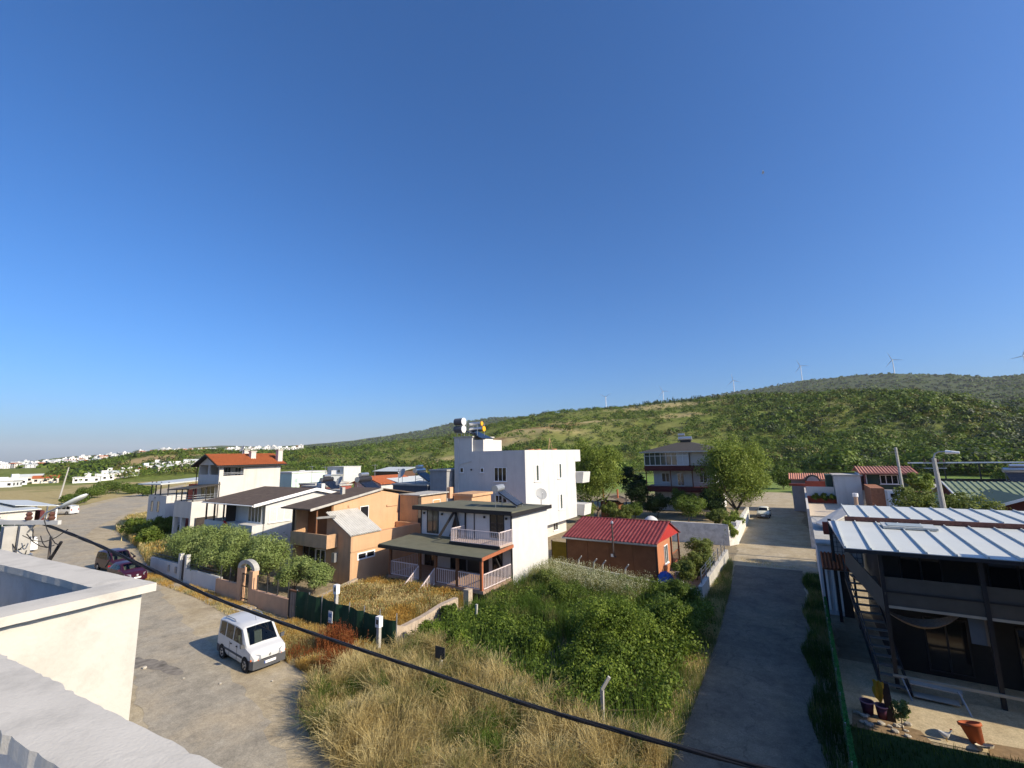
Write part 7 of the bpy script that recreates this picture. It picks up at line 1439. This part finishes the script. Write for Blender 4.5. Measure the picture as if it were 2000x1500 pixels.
def mound_blades(poly, n, h0, h1, w, lean, head, mats, weights, name, label, clump=.8, dens=.25):
    P = poly_sample(poly, int(n * 1.6), rg); v = vnoise(P[:, 0], P[:, 1], clump, 6); k = (v + .25 * rg.random(len(P))) > dens; P = P[k][:n]; v = v[k][:n]; h = h0 + (h1 - h0) * np.clip(v * .7 + .45 * rg.random(len(P)), 0, 1)
    # colour follows patches of the same plant
    f = vnoise(P[:, 0] + 31, P[:, 1] - 17, clump * .9, 11) * .75 + .25 * rg.random(len(P)); edges = np.cumsum(weights) / sum(weights); idx = np.searchsorted(edges, np.clip(np.argsort(np.argsort(f)) / len(f), 0, .9999)); Qs = []; mi = []
    for i in range(len(mats)):
        s = idx == i
        if s.any(): q = blades(z3(P[s]), h[s], w, lean, rg, head); Qs.append(q); mi.append(np.full(len(q), i))
    o = quadmesh(name, np.concatenate(Qs), None, None, np.concatenate(mi), mats); o['kind'] = 'stuff'; o['label'] = label; o['category'] = 'grass'; return o
mound_blades(FRONT, 46000, .12, .6, .006, .4, .05, [G_STRAW, G_OLIVE, G_GREEN, G_GOLD], [.5, .28, .14, .08], 'dry_grass', 'tall pale dry grass along the front of the plot', .75, .22)
mound_blades(GOLD, 52000, .3, 1.05, .0075, .3, .09, [G_GOLD, G_OLIVE, G_RUST, G_STRAW], [.28, .3, .1, .32], 'golden_grass', 'golden dry grass between green fence and chalet', .8, .12)
mound_blades([(-5.6, 14), (-4.25, 14), (-4.5, 26), (-5.0, 36), (-5.7, 44), (-6.2, 44), (-6.2, 31)], 15000, .15, .6, .008, .4, .06, [G_STRAW, G_GREEN, G_OLIVE], [.3, .4, .3], 'street_edge_grass', 'grass strip along the left edge of the side street', 1.2, .2)
mound_blades([(-4.2, 44), (-.5, 44.3), (-.6, 46), (-6, 46.5)], 500, .05, .2, .012, .4, 0, [G_STRAW], [1], 'street_weeds', 'sparse weeds where the asphalt ends', 1.0, .5)
mound_blades([(-.3, 14), (.33, 14), (.33, 43), (-.5, 43), (-.75, 40), (-.35, 37), (-.8, 33), (-.4, 30), (-.9, 27), (-.35, 24), (-.7, 21), (-.25, 18)], 9000, .12, .5, .011, .35, .0, [G_LAWN, G_GREEN, G_OLIVE], [.6, .25, .15], 'kerb_grass', 'dark grass between the street and the green fence', 1.2, .1)
mound_blades([(.46, 14), (16, 14), (16, 22.3), (5, 21.2), (2.7, 20.95), (.46, 20.95)], 16000, .08, .22, .012, .4, 0, [G_LAWN, G_GREEN], [.8, .2], 'lawn', 'shaded lawn in the right hand yard', 1.2, .02)
mound_blades([(-50, 16.6), (-37.5, 16.3), (-27, 15.0), (-25.5, 14.6), (-25.5, 16.8), (-34, 17.3), (-43, 17.7), (-50, 17.7)], 9000, .05, .28, .012, .5, 0, [G_GOLD, G_STRAW, G_OLIVE], [.6, .25, .15], 'verge_grass', 'short yellow grass below the garden walls', .9, .42)
mound_blades([(-100, 32), (-85, 25.6), (-64, 21.5), (-52, 18.4), (-51, 21), (-62, 24), (-80, 29), (-100, 38)], 16000, .3, 1.0, .02, .3, .2, [G_STRAW, G_OLIVE, G_GOLD], [.5, .3, .2], 'left_verge_grass', 'pale tall grass beside the left road', .5, .3)
mound_blades([(-104, 19.5), (-90, 16.6), (-76, 13.4), (-60, 10.4), (-52, 9), (-60, 7), (-110, 10)], 9000, .1, .5, .02, .4, .1, [G_STRAW, G_GOLD], [.5, .5], 'left_bank_grass', 'dry grass bank left of the main road', .5, .35)
mound_blades([(-26.3, 15.0), (-22, 13.7), (-19.4, 13.4), (-17.2, 16.9), (-26.3, 16.95)], 26000, .08, .5, .007, .4, .05, [G_GOLD, G_STRAW, G_OLIVE, G_RUST], [.45, .25, .2, .1], 'fence_foot_grass', 'low golden grass at the foot of the green fence', .8, .3)
def tussocks(poly, n, per, h0, h1, spread, w, lean, mats, weights, name, label, seed, dens=.5):
    rng = np.random.default_rng(seed); P = poly_sample(poly, n * 3, rng); P = P[(vnoise(P[:, 0], P[:, 1], 1.3, 19) + .25 * rng.random(len(P))) > dens][:n]; n = len(P); Q, _ = clump_blades(P, per, h0, h1, spread, w, lean, rng)
    f = vnoise(P[:, 0] - 9, P[:, 1] + 4, .7, 15) * .7 + .3 * rng.random(n); e = np.cumsum(weights) / sum(weights); idx = np.searchsorted(e, np.clip(np.argsort(np.argsort(f)) / n, 0, .9999))
    o = quadmesh(name, Q, None, None, np.repeat(idx, per * 2), mats); o['kind'] = 'stuff'; o['label'] = label; o['category'] = 'grass'; return o
tussocks(FRONT, 950, 90, .55, 1.45, .14, .0055, .45, [G_STRAW, G_OLIVE, G_STRAW, G_GREEN], [.45, .2, .27, .08], 'straw_tussocks', 'tall bent straw tussocks at the front of the plot', 61)
tussocks([(-17.8, 22), (-10.5, 23), (-9, 31), (-17.8, 33.5)], 420, 90, .7, 1.5, .16, .006, .4, [G_GREEN, G_OLIVE, G_GREEN], [.5, .25, .25], 'green_tussocks', 'tall green grass among the brambles near the chalet', 62)
tussocks(GOLD, 260, 70, .5, 1.1, .13, .006, .4, [G_GOLD, G_OLIVE, G_STRAW], [.3, .35, .35], 'golden_tussocks', 'golden tussocks below the chalet porch', 63)
def docks():
    for i, (x, y, n, s, lab) in enumerate(((-20.9, 15.6, 420, .55, 'tall rust red dock stand in front of the green fence'), (-18.7, 13.9, 260, .4, 'smaller rusty dock clump in the dry grass'), (-19.6, 15.4, 200, .35, 'rust coloured dock clump beside the taller stand'))):
        t = thing('dock_plant', lab, 'plant', (x, y, 0), 'rusty dock stands'); P = np.array([x, y]) + rg.normal(size=(n, 2)) * s * .55; q = blades(z3(P), .7 + .65 * rg.random(n), .014, .15, rg, .0); quadmesh('stems', q, G_RUST, t); tips = q[:, 2] ; U = np.repeat(tips, 8, 0); U = U - np.stack([0 * U[:, 0], 0 * U[:, 0], .5 * rg.random(len(U))], 1) + rg.normal(size=U.shape) * .035; quadmesh('seed_heads', leaf_quads(U, rg.normal(size=U.shape), .05, .7, rg), G_RUST, t)
docks()
def tufts():
    for i, (x, y, r, lab) in enumerate(((-17.2, 12.7, .5, 'fresh green tussock beside the road stones'), (-16.6, 13.3, .4, 'smaller green tussock behind the road stones'))):
        t = thing('grass_tussock', lab, 'grass tuft', (x, y, 0)); P = np.array([x, y]) + rg.normal(size=(420, 2)) * r * .25; q = blades(z3(P), .4 + .35 * rg.random(420), .014, .55, rg); quadmesh('blades', q, G_GREEN, t)
    for i, (x, y, r, h, m, lab) in enumerate(((-15.2, 18.2, .95, 1.5, L_BRAMBLE, 'bright bramble mound spilling over the masonry wall end'), (-17.3, 18.6, .9, 1.2, L_BRAMBLE, 'bramble mound at the corner of the green fence'), (-18.4, 21.4, .7, 1.2, L_GREEN, 'ivy climbing the crumbling masonry wall'), (-13.6, 17.4, .7, 1.1, L_GREEN, 'leafy vine on the old fence left of the thicket'), (-9.0, 17.4, .8, 1.0, L_MIX, 'low shrub at the front of the thicket'))): tree('bramble_mound', lab, x, y, h, r, m, .11, 14, 240, 130 + i, .1, .03, group='bramble mounds', cat='bramble', crownname='foliage')
tufts()
def front_weeds():
    rng = np.random.default_rng(71); P = poly_sample(FRONT, 26, rng)
    for i, (x, y) in enumerate(P): tree('weed_clump', 'low green weed clump among the straw at the front of the plot', float(x), float(y), .35 + .45 * rng.random(), .25 + .35 * rng.random(), L_MIX if i % 2 else L_GREEN, .07, 9, 120, 300 + i, .0, .02, group='green weeds among the straw', cat='weed', crownname='foliage')
front_weeds()
def fountain_reeds():
    for i, (x, y, lab) in enumerate(((-9.4, 27.2, 'arching pale reed in the thicket near the cabin wall'), (-7.2, 26.9, 'second arching reed right of the first'), (-5.9, 25.2, 'reed beside the street edge of the thicket'))):
        t = thing('giant_reed', lab, 'reed', (x, y, 0), 'reeds in the thicket'); n = 46; Qs = []
        for k in range(n):
            a = rg.random() * 6.28; L = .7 + .5 * rg.random(); p = np.array([x, y, .9 + .9 * rg.random()]); d = np.array([math.cos(a), math.sin(a), 0]); s = np.array([-math.sin(a), math.cos(a), 0]) * .022; pts = [p + d * L * q + np.array([0, 0, .55 * L * q - 1.0 * L * q * q]) for q in (0, .35, .7, 1)]
            for j in range(3): w0, w1 = 1 - j / 3, 1 - (j + 1) / 3; Qs.append([pts[j] - s * w0, pts[j] + s * w0, pts[j + 1] + s * w1, pts[j + 1] - s * w1])
        quadmesh('leaves', np.array(Qs), G_GREEN, t); MB().tube([(x, y, 0), (x + .05, y, 1.9)], .02, 5).build('stem', mat('reed_stem', (.2, .24, .08), .7, .1), t)
fountain_reeds()

# ---------------------------------------------------------------- scrub on the hill
def scrub():
    rng = np.random.default_rng(77); n = 26000; a = -1.36 + 1.93 * rng.random(n); d0 = np.interp(a, *D0); d1 = np.interp(a, *D1); r = np.sqrt((d0 - 6) ** 2 + ((d1 * 1.12) ** 2 - (d0 - 6) ** 2) * rng.random(n)); x = r * np.sin(a); y = r * np.cos(a)
    dr, so, me = cover(x, y); den = vnoise(x, y, .045, 8) * .6 + .4 * vnoise(x, y, .13, 14); p = np.clip((den - .16) * 2.4, .08, 1) * (1 - .93 * np.clip(dr - .35, 0, 1) * 1.5) * (1 - so) * np.where(a > -.2, 1.35, .8) * np.where(a < -1.0, 1.3 * np.clip((r - 310) / 30, 0, 1), 1)
    k = rng.random(n) < p * .85; x, y, r, a = x[k], y[k], r[k], a[k]; den = den[k]; z = ground_h(x, y); s = (1.1 + 3.0 * rng.random(len(x)) ** 2.2) * (.75 + .7 * den) * np.where(a > -.1, 1.15, .9); s *= 1 + .7 * np.exp(-(r - np.interp(a, *D0)) / 45.0)
    grey = (vnoise(x, y, .02, 17) + .35 * np.clip(a * 3, -.5, 1) + .15 * rng.normal(size=len(x))); sp = np.where(grey > .92, 2, np.where(rng.random(len(x)) < .14, 1, np.where(rng.random(len(x)) < .12, 3, 0)))
    C = np.stack([x, y, z + s * .35], 1); mats = [leafmat('scrub_green', (.030, .055, .008), (.092, .145, .017), (.19, .24, .034), .3, .25), leafmat('scrub_dark', (.011, .022, .007), (.026, .045, .011), (.05, .07, .018), .2, .25), leafmat('scrub_grey', (.05, .065, .03), (.10, .12, .06), (.17, .19, .10), .25, .25), leafmat('scrub_olive', (.06, .06, .012), (.13, .125, .028), (.20, .18, .05), .25, .25)]
    Qs = []; mi = []; near = r < 330
    for sel, K, lf in ((r < 275, 150, .165), ((r >= 275) & near, 84, .23), (~near, 40, .32)):
        if sel.any():
            q = blob_leaves(C[sel], s[sel], K, s[sel] * lf, rng, .75, .6, -.1, .7, .3); Qs.append(q); mi.append(np.repeat(sp[sel], K))
    o = quadmesh('hill_scrub', np.concatenate(Qs), None, None, np.concatenate(mi), mats); o['kind'] = 'stuff'; o['label'] = 'green scrub and low trees covering the hillside'; o['category'] = 'scrub'; print('scrub', len(x), sum(len(q) for q in Qs))
    # far ridges
    n = 15000; a = -1.4 + 2.0 * rng.random(n); d1 = np.interp(a, *D1); d3 = np.interp(a, *D3); r = d1 * 1.1 + (np.minimum(d3, 3200) * 1.02 - d1 * 1.1) * rng.random(n) ** .8; x, y = r * np.sin(a), r * np.cos(a); k = (vnoise(x, y, .012, 9) > .3); x, y, r = x[k], y[k], r[k]; z = ground_h(x, y); s = (2.0 + 2.5 * rng.random(len(x))) * (1 + r / 2600); C = np.stack([x, y, z + s * .2], 1); q = blob_leaves(C, s, 14, s * .8, rng, .6, .5, 0.0, .8); o = quadmesh('far_ridge_woods', q, mats[0], None, np.repeat(np.where(rng.random(len(x)) < .45, 1, 0), 14), mats[:2]); o['kind'] = 'stuff'; o['label'] = 'dark scrub woods on the distant ridge'; o['category'] = 'woods'
scrub()
def pine_row():
    rng = np.random.default_rng(5); t = None; Qs = []
    for px in np.concatenate([np.linspace(1245, 1400, 46), rng.uniform(1275, 1420, 30), [1190, 1222, 1240]]):
        a, _ = pix_dir(px, 780); r = np.interp(a, *D1) * (1.0 + .03 * rng.normal()); x, y = r * math.sin(a), r * math.cos(a); z = float(ground_h(x, y)); h = (3.5 + 3.5 * rng.random()) * (1.0 if px > 1300 else .8); L = 5
        C = np.array([[x, y, z + h * (i + .5) / L] for i in range(L)]); R_ = np.array([h * .26 * (1 - .8 * i / L) for i in range(L)]); Qs.append(blob_leaves(C, R_, 26, .7, rng, 1.0, .4, -.9, .6))
    o = quadmesh('ridge_pines', np.concatenate(Qs), L_DARK); o['kind'] = 'stuff'; o['label'] = 'row of small dark pines along the ridge'; o['category'] = 'pines'
pine_row()
def field_grass():
    rng = np.random.default_rng(6); n = 26000; a = -1.50 + .55 * rng.random(n); r = 75 + 220 * rng.random(n) ** .8; x, y = r * np.sin(a), r * np.cos(a); P = np.stack([x, y, 0 * x], 1); k = (y > 30 + (-x - 90) * .45) ; P = P[k]; q = blades(P, .35 + .5 * rng.random(len(P)), .07, .4, rng); o = quadmesh('field_grass', q, G_STRAW); o['kind'] = 'stuff'; o['label'] = 'dry straw grass of the left field'; o['category'] = 'grass'
field_grass()
# ================================================================== the far town, turbines, haze
def town():
    rng = np.random.default_rng(31); wm = [mat('far_white', (.74, .73, .71), .9, .05), mat('far_cream', (.66, .60, .53), .9, .05), mat('far_grey', (.5, .49, .47), .9, .05)]
    def proto(i, w, d, h, kind):
        t = thing('town_house', '', 'house', (0, 0, 0)); MB().box(-w / 2, w / 2, -d / 2, d / 2, -2, h).build('wall', wm[i % 3 if i else 0], t)
        if kind == 0: MB().box(-w / 2 - .3, w / 2 + .3, -d / 2 - .3, d / 2 + .3, h, h + .4).build('roof', W_WHITE, t); MB().box(-1.5, 1.5, -1.5, 1.5, h + .4, h + 2.4).build('stair_box', wm[0], t)
        else: gable_x(MB(), -w / 2 - .4, w / 2 + .4, -d / 2 - .4, d / 2 + .4, 0, h, h, h + 1.6, .2).build('roof', R_TILE if kind == 1 else R_WHITE, t)
        f = None
        for z in np.arange(1.6, h - .8, 3.0):
            for u in np.linspace(-w / 2 + 1.6, w / 2 - 1.6, 3): MB().box(u - .7, u + .7, -d / 2 - .06, -d / 2, z - .6, z + .8).build('window', GL_DARK, t); MB().box(w / 2, w / 2 + .06, u * .7 - .6, u * .7 + .6, z - .6, z + .8).build('window', GL_DARK, t)
        return t
    near = [proto(0, 13, 9, 3.4, 0), proto(1, 11, 9, 3.6, 2), proto(0, 10, 8, 4.2, 0), proto(4, 12, 8, 3.2, 1)]; fars = [proto(0, 12, 10, 6.6, 0), proto(0, 10, 10, 9.3, 0), proto(1, 12, 9, 6.4, 1), proto(0, 16, 10, 6.5, 2), proto(2, 11, 10, 6.2, 0)]
    used = set()
    FL = ['white flat roofed house of the distant hillside town', 'tall white flat roofed house of the distant hillside town', 'cream house with orange roof in the distant hillside town', 'long white gabled house of the distant hillside town', 'grey flat roofed house of the distant hillside town']
    NL = ['long low white flat roofed house beyond the dry field', 'low white gabled house beyond the dry field', 'compact white flat roofed house beyond the dry field', 'low house with orange roof beyond the dry field']
    def put(pr, x, y, rot, label, group, sc=1.0):
        z = float(ground_h(x, y))
        if id(pr) not in used:
            used.add(id(pr)); pr.location = (x, y, z); pr.rotation_euler = (0, 0, rot); pr.scale = (sc, sc, sc); pr['label'] = label; pr['group'] = group
        else: dup(pr, (x, y, z), rot, label, group, (sc, sc, sc))
    # low houses at the edge of the dry field
    spots = [(172, 310, 0), (186, 330, 1), (203, 318, 2), (215, 340, 0), (228, 325, 1), (241, 335, 0), (252, 330, 2), (264, 338, 3), (283, 345, 0), (306, 352, 2), (318, 340, 1), (332, 350, 0), (346, 346, 2), (360, 352, 0), (372, 360, 1), (8, 300, 0), (30, 315, 2), (-15, 310, 1), (92, 320, 3), (62, 330, 1), (395, 350, 2), (610, 210, 1), (590, 230, 0), (655, 190, 2)]
    for px, r, k in spots: a, _ = pix_dir(px, 925); put(near[k], r * math.sin(a), r * math.cos(a), -a + rng.normal() * .25, NL[k], 'low houses beyond the dry field', .75)
    # the hillside town
    n = 0
    while n < 230:
        px = rng.uniform(-60, 590); a, _ = pix_dir(px, 890); r = rng.uniform(620, 1240) if px > 90 else rng.uniform(640, 1700)
        if px > 210 and r < 820: continue
        x, y = r * math.sin(a), r * math.cos(a); fi = int(rng.integers(0, 5)); put(fars[fi], x, y, -a + rng.normal() * .4, FL[fi], 'houses of the far town', rng.uniform(.5, .85)); n += 1
    for px, r in ((545, 700), (560, 720), (575, 690), (520, 730), (500, 760), (585, 640), (548, 640)): a, _ = pix_dir(px, 880); put(fars[1], r * math.sin(a), r * math.cos(a), -a, FL[1], 'houses of the far town', .85)
town()
def turbines():
    wm = mat('turbine_white', (.72, .72, .73), .5, .03)
    def one(loc, ph, yaw, h, label):
        x, y, z = loc; t = thing('wind_turbine', label, 'wind turbine', loc, 'wind turbines on the ridge'); MB().tube([(x, y, z - 6), (x, y, z + h)], 2.3, 10, 1.3).build('tower', wm, t); d = Vector((math.sin(yaw), math.cos(yaw), 0)); s = Vector((d.y, -d.x, 0))
        MB().bar(Vector((x, y, z + h + 1)) - d * 5, Vector((x, y, z + h + 1)) + d * 4, 3.2, 3.2).build('nacelle', wm, t); c = Vector((x, y, z + h + 1)) - d * 6.4; hb = MB().tube([tuple(c), tuple(c + d * 1.6)], 1.5, 10, 1.6).build('hub', wm, t)
        for k in range(3):
            an = ph + 2 * PI * k / 3; u = s * math.cos(an) + Vector((0, 0, 1)) * math.sin(an); w = u.cross(d); pts = [c + u * 1 + w * .9, c + u * 8 + w * 2.0, c + u * 40 + w * .35, c + u * 41 - w * .1, c + u * 8 - w * 1.2, c + u * 1 - w * .9]; MB().ext([tuple(p) for p in pts], tuple(d * .5)).build('blade', wm, t)
    labs = ['leftmost wind turbine on the ridge above the white block', 'second wind turbine from the left, above the dark pines', 'third wind turbine from the left on the ridge', 'fourth wind turbine from the left where the ridge rises', 'fifth wind turbine near the highest point of the ridge', 'wind turbine at the right edge of the picture']
    for i, (px, py, ph, h) in enumerate(((1184, 795, 2.6, 66), (1296, 781, 2.0, 70), (1434, 762, 1.7, 66), (1567, 744, 1.95, 80), (1747, 729, 1.9, 66), (2006, 731, 3.3, 76))):
        a, tn = pix_dir(px, py); r = float(np.interp(a, *D3)) * .995; x, y = r * math.sin(a), r * math.cos(a); one((x, y, float(ground_h(x, y))), ph, a + .25, h, labs[i])
turbines()
def haze():
    m = bpy.data.materials.new('pale_air'); m.use_nodes = True; n = m.node_tree.nodes; l = m.node_tree.links; n.remove(n['Principled BSDF']); v = n.new('ShaderNodeVolumePrincipled'); v.inputs['Color'].default_value = (.94, .97, 1.0, 1); v.inputs['Density'].default_value = HAZE_DENSITY; v.inputs['Anisotropy'].default_value = 0.0; l.new(v.outputs[0], n['Material Output'].inputs['Volume'])
    o = MB().box(-16500, 16500, -16500, 16500, -1.5, 480).build('haze', m); o['kind'] = 'stuff'; o['label'] = 'thin pale haze over the hills'; o['category'] = 'haze'
HAZE_DENSITY = 0.00005
haze()
